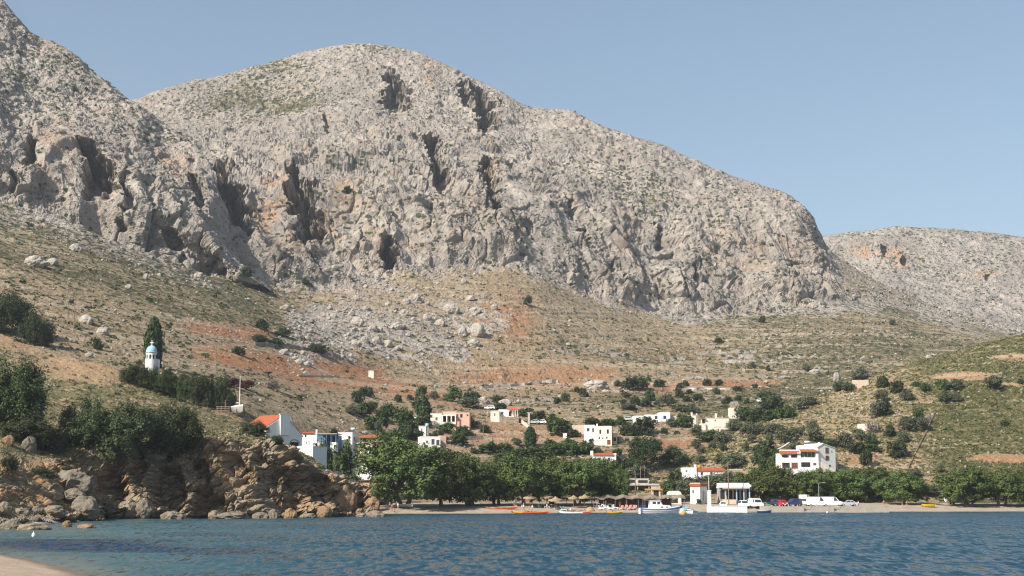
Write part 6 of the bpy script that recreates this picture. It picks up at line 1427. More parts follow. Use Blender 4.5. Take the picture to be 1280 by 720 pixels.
def band(L, beam, free, z0, z1, grow, **kw):
    """painted strake: the hull's own surface between two heights, slightly proud"""
    V, F = hull_mesh(L, beam, free, **kw)
    n = 13; ns = 15; V2, F2 = [], []
    for i in range(ns):
        for side in (-1, 1):
            col = [V[i * n + 6 + side * j] for j in range(7)]
            zz = [c[2] for c in col]
            for zf in (z0, z1):
                z = zf * (V[i * n + 12][2])
                y = np.interp(z, zz, [abs(c[1]) for c in col]); x = np.interp(z, zz, [c[0] for c in col])
                V2.append((x + (grow if i == ns - 1 else 0), side * (y + grow), z))
    for i in range(ns - 1):
        for s in (0, 2): F2.append((i * 4 + s, (i + 1) * 4 + s, (i + 1) * 4 + s + 1, i * 4 + s + 1))
    return V2, F2
W['bluestrake'] = mat_plain('violet_blue_paint', (0.13, 0.16, 0.36), .4, .06, 2, .4); W['redbottom'] = mat_plain('red_antifouling', (0.28, 0.04, 0.035), .6); W['orangep'] = mat_plain('orange_red_plastic', (0.62, 0.10, 0.02), .45, .12, 2, .4); W['yellowp'] = mat_plain('yellow_orange_plastic', (0.66, 0.33, 0.03), .45, .12, 2, .4)
W['olivep'] = mat_plain('olive_green_plastic', (0.13, 0.13, 0.04), .5, .15, 2, .3); W['buoy'] = mat_plain('faded_orange_buoy', (0.52, 0.29, 0.09), .6, .2, 3, .3); W['skin'] = mat_plain('tanned_skin', (0.42, 0.24, 0.16), .6, .1); W['hair'] = mat_plain('dark_hair', (0.03, 0.02, 0.015), .6); W['navy'] = mat_plain('navy_cloth', (0.03, 0.04, 0.10), .8); W['whitecloth'] = mat_plain('white_cloth', (0.75, 0.74, 0.72), .9); W['tealcloth'] = mat_plain('teal_cloth', (0.22, 0.42, 0.42), .85); W['pinkcloth'] = mat_plain('coral_cloth', (0.55, 0.20, 0.16), .85)
W['silver'] = mat_plain('silver_car_paint', (0.55, 0.56, 0.57), .3, .04, 2, .5, .3); W['greycar'] = mat_plain('grey_green_car_paint', (0.17, 0.19, 0.19), .3, .04, 2, .5, .2); W['bluecar'] = mat_plain('blue_car_paint', (0.03, 0.06, 0.17), .3, .04, 2, .5); W['darkcar'] = mat_plain('dark_blue_car_paint', (0.025, 0.032, 0.045), .3, .04, 2, .5); W['bluehull'] = mat_plain('bright_blue_hull', (0.03, 0.13, 0.42), .4, .05, 2, .4)
W['lamp'] = mat_plain('lamp_lens', (0.7, 0.7, 0.68), .15, .02, 2, .6); W['tail'] = mat_plain('red_lens', (0.35, 0.02, 0.02), .2, .02, 2, .6)

# ---- moored caique
p = spot(825, Y=300, z=0.0); o = empty('fishing_boat', p, math.radians(8), 'white wooden fishing boat with a violet-blue strake and a wheelhouse, moored off the beach', 'boat')
kw = dict(draft=.5, bow=.5, sheer=.55, stern=.7); L, Bm, Fr = 8.6, 2.8, 1.15
b = MB().add(*hull_mesh(L, Bm, Fr, open_=.12, **kw)); hu = b.build('hull', 'whitepaint', o, True)
MB().add(*band(L, Bm, Fr, .70, .95, .015, **kw)).build('strake', 'bluestrake', hu, True); MB().add(*band(L, Bm, Fr, -.4, .14, .012, **kw)).build('waterline_stripe', 'redbottom', hu, True); MB().add(*band(L, Bm, Fr, .45, .5, .02, **kw)).build('rubbing_strip', 'wood', hu, True)
b = MB(); b.prism([(-2.3, .7), (-2.3, 2.35), (-2.1, 2.45), (-.2, 2.45), (.45, 1.55), (1.9, 1.45), (2.5, .95), (2.5, .7)], -.85, .85); ca = b.build('wheelhouse', 'whitepaint', o, False, .05); ca.location.z = .35
for x0, x1, z0, z1 in ((-1.75, -1.05, 1.75, 2.2), (-.75, -.2, 1.7, 2.2), (-.05, .5, .98, 1.22), (1.0, 1.55, .98, 1.2)):
    MB().box(x0, x1, -.875, -.845, z0, z1).build('window', 'glass', ca)
MB().prism([(-.12, 2.28), (.38, 1.6), (.41, 1.62), (-.08, 2.3)], -.75, .75).build('windscreen', 'glass', ca); MB().box(-2.5, .1, -.95, .95, 2.45, 2.52).build('cabin_roof', 'whitepaint', ca)
MB().tube([(-3.4, -.9, .8), (-3.4, -.9, 2.9)], .03, 6).tube([(-3.4, .9, .8), (-3.4, .9, 2.9)], .03, 6).tube([(-.3, -.85, 2.5), (-.3, -.85, 2.95)], .03, 6).tube([(-3.4, -.9, 2.9), (-.3, -.85, 2.95)], .03, 6).tube([(-3.4, .9, 2.9), (-.3, .85, 2.95)], .03, 6).build('awning_frame', 'metal', o)
MB().box(-3.4, -.3, -.9, .9, 2.9, 2.95).build('awning', 'grey', o); MB().tube([(-4.0, 0, .9), (-4.25, 0, -.3)], .07, 8).box(-4.5, -4.28, -.3, .3, .05, .55).build('rudder', 'whitepaint', o)
MB().tube([(2.9, 0, 1.0), (3.0, 0, 1.6)], .05, 8).build('bow_post', 'wood', o)
p = spot(851, Y=309, z=0.0); o = empty('motorboat', p, math.radians(-35), 'white speedboat with a blue striped sun cover behind the orange buoy', 'boat'); kw = dict(draft=.3, bow=.7, sheer=.3, stern=.85)
hu = MB().add(*hull_mesh(5.4, 2.1, .75, open_=.1, **kw)).build('hull', 'whitepaint', o, True); MB().add(*band(5.4, 2.1, .75, .7, .85, .012, **kw)).build('stripe', 'bluehull', hu, True)
MB().prism([(-2.4, .7), (-2.3, 1.35), (-.6, 1.55), (1.0, 1.25), (1.9, .8), (1.9, .7)], -.85, .85).build('cover', 'tealcloth', o, False, .06); MB().prism([(-1.2, 1.50), (-.9, 1.54), (-.4, 1.56), (.1, 1.44), (.1, 1.41), (-.4, 1.52), (-1.2, 1.46)], -.87, .87).build('cover_stripe', 'bluehull', o); MB().box(-2.95, -2.6, -.2, .2, .2, 1.1).build('outboard', 'darkcar', o, False, .05)
bp = spot(854.5, Y=291, z=0.0); o = empty('mooring_buoy', bp, 0, 'round faded orange buoy floating at the bow of the fishing boat', 'buoy'); MB().lathe([(.05, -.5)] + [(.62 * math.cos(t), .24 + .62 * math.sin(t)) for t in np.linspace(-1.2, 1.35, 12)] + [(.12, .86), (.1, 1.1)], k=18).build('float', 'buoy', o, True); MB().tube([(0, 0, 1.1), (.1, 0, 1.2), (0, 0, 1.28)], .03, 6).build('ring', 'metal', o)
for px, py, lab in ((42, 669, 'small white buoy in the shallows off the pebble cove'), (1034, 640.5, 'white float in the water below the quay')):
    Y = HCAM * FPX / (py - 619); o = empty('small_buoy', (x_of(px, Y, 0), Y, 0), 0, lab, 'buoy'); MB().lathe([(.03, -.2), (.16, -.05), (.19, .08), (.15, .24), (.06, .3), (.05, .42)], k=12).build('float', 'whitepaint', o, True); MB().lathe([(.06, .42), (.06, .5)], k=8).build('cap', 'buoy', o)
# ---- kayaks, canoe, boards, dinghies
def kayak(px, py, Lpx, yaw, c1, c2, lab, cockpits=2, z=None, lift=0.22):
    Y = HCAM * FPX / (py - 619) + 3; g = max(ground_z(x_of(px, Y, 0), Y) or 0, 0.0) if z is None else z
    o = empty('kayak', (x_of(px, Y, g), Y, g + lift * .5), yaw, lab, 'kayak', None)
    L = Lpx * Y / FPX; kw = dict(draft=.2, bow=.3, sheer=.25, stern=0, rocker=.9)
    V, F = hull_mesh(L, .85, .26, open_=.02, **kw); V = [(x, y, z_ + .22 * abs(2 * x / L) ** 4) for x, y, z_ in V]
    h = MB().add(V, F).build('hull', c1, o, True)
    n = 13; keep = lambda f: all(V[i][0] < -L * .16 for i in f)
    MB().add([(x * 1.002, y * 1.01, z_ + .006) for x, y, z_ in V], [f for f in F if keep(f)]).build('end_panel', c2, h, True)
    for k in range(cockpits):
        x = (k - (cockpits - 1) / 2) * 1.3
        MB().lathe([(.30, .20), (.33, .30), (.27, .31), (.25, .22)], (x, 0, 0), 12).build('cockpit', 'black', o); MB().box(x - .42, x - .36, -.2, .2, .26, .62).build('seat_back', 'navy', o, False, .02)
    return o
kayak(603, 640.8, 22, math.radians(6), W['olivep'], W['olivep'], 'olive green canoe half in shade left of the long orange-red kayak', 1); kayak(627, 641.1, 41, math.radians(3), 'orangep', 'yellowp', 'long orange-red kayak drawn up on the sand under the trees'); kayak(663, 642, 47, math.radians(-2), 'orangep', 'yellowp', 'orange-red kayak with a yellow end at the water edge, a paddler beside it')
kayak(719, 642, 43, math.radians(182), 'whitepaint', 'orangep', 'white kayak with a red end at the waterline'); kayak(768, 641.8, 21, math.radians(4), 'yellow', 'yellowp', 'short yellow kayak on the shore before the coral loungers', 1)
def dinghy(px, Y, L, yaw, mat, lab, z=0.0, name='dinghy', rail='whitepaint', tilt=0.0):
    g = z if z is not None else ground_z(x_of(px, Y, 1), Y) + .22
    o = empty(name, (x_of(px, Y, g), Y, g), yaw, lab, 'boat'); kw = dict(draft=.2, bow=.3, sheer=.35, stern=.75)
    h = MB().add(*hull_mesh(L, 1.4, .5, open_=.25, **kw)).build('hull', mat, o, True); MB().add(*band(L, 1.4, .5, .8, 1.0, .02, **kw)).build('gunwale', rail, h, True)
    for x in (-L * .25, L * .08): MB().box(x - .12, x + .12, -.5, .5, .28, .34).build('thwart', 'wood', o)
    return o
dinghy(955, 326, 3.2, math.radians(4), 'bluehull', 'small bright blue rowing boat with a white gunwale below the quay end'); o = dinghy(505, 314, 3.9, math.radians(-10), 'whitepaint', 'white rowing boat lying on the sand under the huge tamarisk', z=None)
o = dinghy(1161, 352, 3.3, math.radians(-12), 'yellow', 'bright yellow boat pulled up on the beach right of the strollers', z=None, rail='yellow'); 
g = spot(1193, Y=362); o = empty('boat_trailer', g, math.radians(8), 'two-wheeled trailer under the white motorboat on the far beach', 'trailer'); MB().box(-2.2, 2.6, -.06, .06, .38, .46).box(-1.6, -1.5, -.8, .8, .38, .46).box(.8, .9, -.7, .7, .38, .46).build('trailer_frame', 'metal', o)
for y in (-.85, .85): MB().tube([(-.6, y - .09, .3), (-.6, y + .09, .3)], .3, 14).build('wheel', 'black', o)
o = empty('motorboat', g + Vector((0, 0, .75)), math.radians(8), 'white motorboat standing on a trailer beside the tamarisk on the far beach', 'boat'); kw = dict(draft=.3, bow=.6, sheer=.3, stern=.85); MB().add(*hull_mesh(4.6, 1.8, .6, open_=.1, **kw)).build('hull', 'whitepaint', o, True); MB().prism([(-.3, .55), (.3, 1.15), (.36, 1.15), (.1, .55)], -.6, .6).build('windscreen', 'glass', o); MB().box(-2.5, -2.2, -.2, .2, .2, 1.3).build('outboard', 'whitepaint', o, False, .04); MB().box(-1.3, -.5, -.5, .5, .5, .85).build('seat', 'whitecloth', o, False, .05)
# sailing boat laid up by the tall mast
g = hit(298, 521)[0]; o = empty('sailing_boat', g + Vector((0, 0, 1.6)), math.radians(-62), 'grey-hulled sailing boat with a white gunwale laid up ashore under a tall mast', 'boat'); kw = dict(draft=1.1, bow=.4, sheer=.2, stern=.85); h = MB().add(*hull_mesh(6.4, 2.6, 1.0, open_=.1, **kw)).build('hull', 'grey', o, True); MB().add(*band(6.4, 2.6, 1.0, .72, 1.0, .03, **kw)).build('gunwale', 'whitepaint', h, True); MB().tube([(.6, 0, .8), (.6, 0, 8.2)], [.09, .06], 8).build('mast', 'whitepaint', o); MB().tube([(-2.2, 0, 1.9), (.6, 0, 1.8)], .06, 8).build('boom', 'whitepaint', o)
q = MB()
for x in (-1.5, 1.5): q.box(x - .1, x + .1, -1.1, -.9, -2.2, .2).box(x - .1, x + .1, .9, 1.1, -2.2, .2).box(x - .1, x + .1, -1.2, 1.2, -1.3, -1.15)
q.build('cradle', 'wood', o)
g = hit(279, 516)[0]; o = empty('rail_fence', g, math.radians(-10), 'weathered wooden rail fence left of the laid-up sailing boat', 'fence'); q = MB()
for i in range(4): q.box(-1.6 + i, -1.46 + i, -.07, .07, -1, 1.6 if i != 2 else 3.0)
q.build('posts', 'wood', o); q = MB().box(-1.8, 1.6, -.1, -.07, .5, .66).box(-1.8, 1.6, -.1, -.07, 1.0, 1.16).box(-1.8, 1.6, -.1, -.07, 1.4, 1.55); q.build('rails', 'wood', o)

# ---- vehicles: side profiles run from the nose (x=0) to the tail
PROF = {
    'hatch': (3.9, 1.62, [(0, .28), (0, .62), (.12, .78), (1.0, .92), (3.7, .96), (3.88, .8), (3.9, .3)], [(1.0, .92), (1.65, 1.42), (2.1, 1.5), (3.2, 1.48), (3.8, .96)], .62, 3.15),
    'sedan': (4.3, 1.68, [(0, .28), (0, .62), (.15, .76), (1.1, .9), (3.55, .95), (4.25, .9), (4.3, .6), (4.3, .3)], [(1.1, .9), (1.85, 1.38), (2.3, 1.44), (3.0, 1.42), (3.7, .95)], .75, 3.4),
    'suv': (4.2, 1.75, [(0, .38), (0, .85), (.12, 1.0), (1.1, 1.08), (4.1, 1.1), (4.2, .95), (4.2, .4)], [(1.1, 1.08), (1.6, 1.72), (2.0, 1.8), (3.9, 1.78), (4.12, 1.1)], .75, 3.35),
    'van': (5.3, 1.95, [(0, .32), (0, .85), (.15, 1.0), (.95, 1.18), (5.25, 1.2), (5.3, 1.0), (5.3, .35)], [(.95, 1.18), (1.65, 2.05), (2.1, 2.2), (5.15, 2.22), (5.27, 1.2)], .85, 4.3),
    'pickup': (4.8, 1.72, [(0, .42), (0, .85), (.12, .98), (1.2, 1.05), (4.78, 1.05), (4.8, .9), (4.8, .45)], [(1.2, 1.05), (1.75, 1.62), (2.05, 1.7), (2.75, 1.68), (2.95, 1.05)], .85, 3.75),
    'camper': (5.6, 2.1, [(0, .35), (0, .85), (.15, .98), (.95, 1.12), (5.55, 1.15), (5.6, 1.0), (5.6, .38)], [(.95, 1.12), (1.3, 1.8), (1.15, 2.1), (1.3, 2.7), (5.5, 2.72), (5.58, 1.15)], .85, 4.2),
}
def car(kind, mat, px, Y, heading, lab, z=None, group='vehicles parked by the water'):
    """heading: direction of the nose in degrees, 0 = toward the right of the photo, -90 = toward the sea"""
    L, w, low, gh, xa, xb = PROF[kind]
    p = spot(px, Y=Y, z=z)
    nm = {'van': 'van', 'camper': 'camper_van', 'pickup': 'pickup_truck'}.get(kind, 'car')
    o = empty(nm, p, math.radians(heading + 180), lab, {'van': 'van', 'camper': 'camper van', 'pickup': 'pickup'}.get(kind, 'car'), group)
    cx = L / 2; sh = lambda pts: [(x - cx, z_) for x, z_ in pts]
    solid = kind in ('van', 'camper')
    b = MB().prism(sh(low), -w / 2, w / 2)
    g0 = sh(gh); n = len(g0)
    ti = .12 if not solid else .07
    V = [(x, -w / 2 + .03 + (ti if z_ > gh[0][1] + .1 else 0), z_) for x, z_ in g0] + [(x, w / 2 - .03 - (ti if z_ > gh[0][1] + .1 else 0), z_) for x, z_ in g0]
    b.add(V, [tuple(range(n)), tuple(range(2 * n - 1, n - 1, -1))] + [(i, n + i, n + (i + 1) % n, (i + 1) % n) for i in range(n)])
    if kind == 'pickup': b.box(3.0 - cx, 3.05 - cx, -w / 2 + .1, w / 2 - .1, 1.05, 1.2)
    body = b.build('body', mat, o, False, .05)
    zb, zt = gh[0][1] + .06, max(z_ for _, z_ in gh) - .10
    for s in (-1, 1):
        y = s * (w / 2 - .03); yt = s * (w / 2 - .03 - ti)
        def pane(x0, x1, x2, x3, nm_='window'):
            Vp = [(x0 - cx, y * 1.0 + s * .012, zb), (x1 - cx, y + s * .012, zb), (x2 - cx, yt + s * .014, zt), (x3 - cx, yt + s * .014, zt)]
            Vq = [(a, b_ - s * .02, c) for a, b_, c in Vp]
            MB().add(Vp + Vq, [(0, 1, 2, 3), (7, 6, 5, 4), (0, 4, 5, 1), (1, 5, 6, 2), (2, 6, 7, 3), (3, 7, 4, 0)]).build(nm_, 'glass', o)
        x0, xf = gh[0][0] + .18, gh[1][0] + .12
        if kind in ('van', 'camper'): pane(x0 + .05, 2.25, 2.2, xf + .1)
        elif kind == 'pickup': pane(x0, 2.8, 2.62, xf)
        else:
            xm = (gh[0][0] + gh[-1][0]) / 2 + .1; pane(x0, xm - .04, xm - .04, xf); pane(xm + .04, gh[-1][0] - .22, gh[-2][0] - .08, xm + .04)
        if kind == 'camper': MB().box(3.0 - cx, 4.2 - cx, s * (w / 2 - .09), s * (w / 2 - .07), 1.6, 2.2).build('window', 'glass', o)
    def endglass(a, b_, nm_):
        (x0, z0), (x1, z1) = a, b_; yy0, yy1 = w / 2 - .14, w / 2 - .24
        d = .012 if x0 < x1 else -.012
        P_ = lambda t: (x0 + (x1 - x0) * t - cx - d, z0 + (z1 - z0) * t + .008)
        (xa_, za), (xb_, zb_) = P_(.10), P_(.90)
        Vp = [(xa_, -yy0, za), (xa_, yy0, za), (xb_, yy1, zb_), (xb_, -yy1, zb_)]; Vq = [(a_ + d * 1.4, b2, c - .012) for a_, b2, c in Vp]
        MB().add(Vp + Vq, [(0, 1, 2, 3), (7, 6, 5, 4), (0, 4, 5, 1), (1, 5, 6, 2), (2, 6, 7, 3), (3, 7, 4, 0)]).build(nm_, 'glass', o)
    endglass(gh[0], gh[1], 'windscreen')
    if not solid: endglass(gh[-1], gh[-2], 'rear_window')
    for s in (-1, 1):
        MB().box(-.015 - cx, .05 - cx, s * w * .29 - .17, s * w * .29 + .17, low[1][1] - .06, low[1][1] + .08).build('headlight', 'lamp', o)
        MB().box(L - .04 - cx, L + .015 - cx, s * w * .38 - .1, s * w * .38 + .1, .68, .88).build('tail_light', 'tail', o)
        MB().box(gh[0][0] + .25 - cx, gh[0][0] + .4 - cx, s * (w / 2 + .02) - .09, s * (w / 2 + .02) + .09, gh[0][1] + .05, gh[0][1] + .2).build('mirror', mat, o)
        for x in (xa, xb):
            y = s * (w / 2 - .1)
            t = MB().tube([(x - cx, y - .11, .31), (x - cx, y + .115, .31)], .31, 16).build('wheel', 'black', o); MB().tube([(x - cx, y + s * .11, .31), (x - cx, y + s * .125, .31)], .19, 12).build('rim', 'metal', t)
    MB().box(-.03 - cx, .03 - cx, -w * .47, w * .47, .3, .46).box(L - .03 - cx, L + .03 - cx, -w * .47, w * .47, .32, .48).build('bumper', 'black' if mat not in ('silver',) else 'greycar', o); MB().box(-.04 - cx, -.031 - cx, -.26, .26, .38, .47).build('number_plate', 'whitepaint', o)
    return o
Z = 1.302
car('hatch', 'whitepaint', 904, 343, -97, 'white car parked nose to the sea beside the tall gate pillar'); car('suv', 'whitepaint', 930, 344, -84, 'white off-roader parked nose to the sea under the cafe columns'); car('van', 'whitepaint', 945, 345, -78, 'white minibus parked nose to the sea at the right end of the cafe')
car('sedan', 'greycar', 957.5, 341, -40, 'grey-green saloon parked at an angle left of the dark pickup'); car('pickup', 'darkcar', 968, 344, -60, 'dark pickup between the grey-green saloon and the red car', Z); car('hatch', 'red', 978, 341, -82, 'bright red car on the quay', Z); car('suv', 'bluecar', 991.5, 342, 205, 'dark blue off-roader on the quay right of the red car', Z)
car('camper', 'cream', 1005, 347, -110, 'white camper van behind the dark blue off-roader', Z); car('van', 'whitepaint', 1023, 341, -14, 'big white panel van on the quay, its nose to the right', Z); car('van', 'whitepaint', 1040, 347, -8, 'second white van half hidden behind the big panel van', Z); car('sedan', 'silver', 1060.5, 342, 182, 'silver-white saloon at the right end of the parked cars', Z)
car('suv', 'darkcar', 468, 322, -30, 'dark off-roader by the peach terrace at the headland tip'); car('hatch', 'darkcar', 1209, 366, -20, 'dark car in the shade behind the white motorboat'); 
for px, py, mt, lab in ((667, 530, 'silver', 'silver car by the trees right of the transformer tower'), (676, 530, 'whitepaint', 'white car last in the pair right of the transformer tower'), (783, 526, 'silver', 'silver-grey car left of the long blue-windowed house'), (949, 503, 'whitepaint', 'tiny white car on the track above the olive grove'), (612, 512, 'whitepaint', 'white car in front of the domed grey rock by the red-awning house')):
    pp = hit(px, py)[0]; car('hatch', mt, px, pp.y, 175, lab, pp.z, 'cars parked in the village')

# ---- straw parasols, canopy, loungers, tables
def parasol(px, Y, r, h, lab, mat='thatch', name='straw_parasol', droop=.32, open_=True):
    p = spot(px, Y=Y); o = empty(name, p, random.uniform(0, 6), lab, 'parasol', 'straw parasols on the beach')
    MB().tube([(0, 0, -.1), (0, 0, h)], .05, 8).build('pole', 'wood', o); rr = random.Random(int(px)); V, F = [], []; k = 22
    for i, (q, dz) in enumerate(((.03, .02), (.45, -.30 * r), (1.0, -droop * r - .1), (1.03, -droop * r - .42), (.96, -droop * r - .16), (.4, -.36 * r))):
        for j in range(k):
            a = 2 * math.pi * j / k; V.append((q * r * math.cos(a) * (1 + rr.uniform(-.03, .03)), q * r * math.sin(a), h + dz + rr.uniform(-.05, .05) - (rr.uniform(0, .16) if i == 3 else 0)))
    for i in range(5):
        for j in range(k): F.append((i * k + j, i * k + (j + 1) % k, (i + 1) * k + (j + 1) % k, (i + 1) * k + j))
    F.append(tuple(range(k))); MB().add(V, F).build('canopy', mat, o); return o
for a in ((662.5, 322, 1.5, 2.9, 'single straw parasol behind the two-tone kayak'), (683, 324, 1.45, 3.0, 'left-hand straw parasol of the touching pair'), (694.5, 321, 1.7, 2.9, 'right-hand, wider straw parasol of the touching pair'), (708, 329, 1.3, 2.8, 'straw parasol in the shade right of the touching pair'), (717, 326, 1.2, 2.8, 'straw parasol next left of the long thatched canopy'), (731, 328, 1.35, 2.9, 'straw parasol tucked against the start of the long thatched canopy')): parasol(*a)
parasol(785, 343, 1.7, 3.6, 'green and yellow parasol rising above the thatched canopy', 'yellowp', 'beach_parasol')
o = empty('thatched_canopy', spot(798, Y=331), 0, 'long sagging thatched canopy on posts in front of the beach tavern', 'canopy'); x0, x1 = x_of(738, 331, 4) - o.location.x, x_of(856, 331, 4) - o.location.x; V, F = [], []; rr = random.Random(4); n = 46
for i in range(n + 1):
    x = x0 + (x1 - x0) * i / n; hgt = 2.75 + .22 * math.sin(i * .9) + rr.uniform(-.06, .06)
    for y, dz in ((-1.9, -.55 + rr.uniform(-.12, .05)), (-1.9, -.35), (0, .18), (1.9, -.3), (1.9, -.5), (0, -.05)): V.append((x, y, hgt + dz))
for i in range(n):
    for j in range(6): F.append((i * 6 + j, i * 6 + (j + 1) % 6, (i + 1) * 6 + (j + 1) % 6, (i + 1) * 6 + j))
F += [tuple(range(6))[::-1], tuple(n * 6 + j for j in range(6))]; MB().add(V, F).build('canopy', 'thatchgrey', o)
for i in range(9):
    for y in (-1.6, 1.6): MB().tube([(x0 + .3 + (x1 - x0 - .6) * i / 8, y, -.3), (x0 + .3 + (x1 - x0 - .6) * i / 8, y, 2.65)], .06, 7).build('post', 'wood', o)
MB().box(x0 + 2, x1 - 3, 1.75, 1.95, -.3, 2.2).build('back_screen', 'brown', o)
o = empty('straw_parasol', spot(738, Y=310), .3, 'fallen heap-like straw shade lying on the sand behind the white kayak', 'parasol'); V, F = [], []; k = 18
for i, (q, dz) in enumerate(((.05, .95), (.5, .75), (1, .15), (1.02, -.1))):
    for j in range(k): V.append((q * 1.05 * math.cos(2 * math.pi * j / k), q * .8 * math.sin(2 * math.pi * j / k), dz + random.uniform(-.05, .05)))
for i in range(3):
    for j in range(k): F.append((i * k + j, i * k + (j + 1) % k, (i + 1) * k + (j + 1) % k, (i + 1) * k + j))
F.append(tuple(range(k))); MB().add(V, F).build('canopy', 'thatch', o); MB().tube([(0, 0, 0), (0, 0, 1.15)], .04, 6).build('pole', 'wood', o)

def lounger(px, Y, rz, fr, cu, lab, proto={}):
    p = spot(px, Y=Y); key = (fr, cu)
    if key not in proto:
        f = MB().box(-.33, .33, -.95, .35, .28, .33).box(-.33, -.27, .35, .95, .28, .33).box(.27, .33, .35, .95, .28, .33); me = {}
        t = empty('sun_lounger', (0, 0, 0)); f.build('frame', fr, t); MB().box(-.3, .3, -.93, .33, .335, .40).build('seat', cu, t)
        MB().prism([(.34, .33), (.95, .95), (.90, 1.0), (.30, .40)], -.3, .3, 'x').build('backrest', cu, t)
        for x in (-.28, .28):
            for y in (-.8, .75): MB().box(x - .03, x + .03, y - .03, y + .03, 0, .28).build('leg', fr, t)
        proto[key] = t
    else:
        s_ = proto[key]; t = s_.copy(); link(t)
        for c in s_.children: d = c.copy(); link(d); d.parent = t
    t.location = p; t.rotation_euler = (0, 0, rz); return tag(t, lab, 'lounger', 'sun loungers along the beach')
for i, px in enumerate((798, 803, 808, 812.5)): lounger(px, 329, .5, 'whitepaint', 'navy', '%s of four white-framed loungers with black cushions left of the fishing boat' % ('leftmost', 'second', 'third', 'rightmost')[i])
for i, px in enumerate((777, 782, 787, 792)): lounger(px, 325 + (i % 2) * 3, -.3, 'whitepaint', 'pinkcloth', '%s of four coral red loungers behind the yellow kayak' % ('leftmost', 'second', 'third', 'rightmost')[i])
for i, px in enumerate((752, 758, 763.5, 769.5)): lounger(px, 325 + (i % 2) * 2, .9, 'whitepaint', 'whitecloth', '%s of four white loungers left of the coral ones' % ('leftmost', 'second', 'third', 'rightmost')[i])
for i, px in enumerate((705, 709)): lounger(px, 313, 1.0 + .2 * i, 'whitepaint', 'tealcloth', ('left' if i == 0 else 'right') + ' one of two teal loungers beside the sunbather in white')
for i, px in enumerate((838, 843, 858)): lounger(px, 333, .4, 'whitepaint', 'tealcloth', ('first teal lounger behind the fishing boat bow', 'second teal lounger behind the fishing boat bow', 'teal lounger right of the covered speedboat')[i])
def table(px, Y, lab):
    o = empty('cafe_table', spot(px, Y=Y), random.random(), lab, 'table', 'tavern tables in the shade'); MB().box(-.45, .45, -.45, .45, .70, .75).build('tabletop', 'whitecloth', o)
    for x in (-.38, .38):
        for y in (-.38, .38): MB().box(x - .025, x + .025, y - .025, y + .025, 0, .7).build('leg', 'wood', o)
CH = []
def chair(px, Y, rz, lab, mat='whitepaint'):
    if not CH:
        t = empty('plastic_chair', (0, 0, 0)); MB().box(-.23, .23, -.22, .22, .42, .46).build('seat', mat, t); MB().prism([(.2, .46), (.3, .88), (.26, .9), (.16, .46)], -.23, .23, 'x').build('backrest', mat, t)
        for x in (-.2, .2):
            for y in (-.19, .19): MB().box(x - .025, x + .025, y - .025, y + .025, 0, .42).build('leg', mat, t)
        CH.append(t)
    else:
        t = CH[0].copy(); link(t)
        for c in CH[0].children: d = c.copy(); link(d); d.parent = t
    t.location = spot(px, Y=Y); t.rotation_euler = (0, 0, rz); tag(t, lab, 'chair', 'white plastic chairs in the shade')
for i, (px, d) in enumerate(((649, 'left of the single straw parasol'), (678, 'under the left parasol of the pair'), (690, 'under the right parasol of the pair'), (747, 'at the left end of the thatched canopy'), (762, 'under the canopy behind the white loungers'), (790, 'under the canopy behind the coral loungers'), (822, 'under the canopy behind the fishing boat'))):
    table(px, 324 + (i > 2) * 6, 'white-topped tavern table ' + d); chair(px - 4, 322.5 + (i > 2) * 6, 1.4, 'white plastic chair left of the tavern table ' + d); chair(px + 4, 322.5 + (i > 2) * 6, -1.4, 'white plastic chair right of the tavern table ' + d)

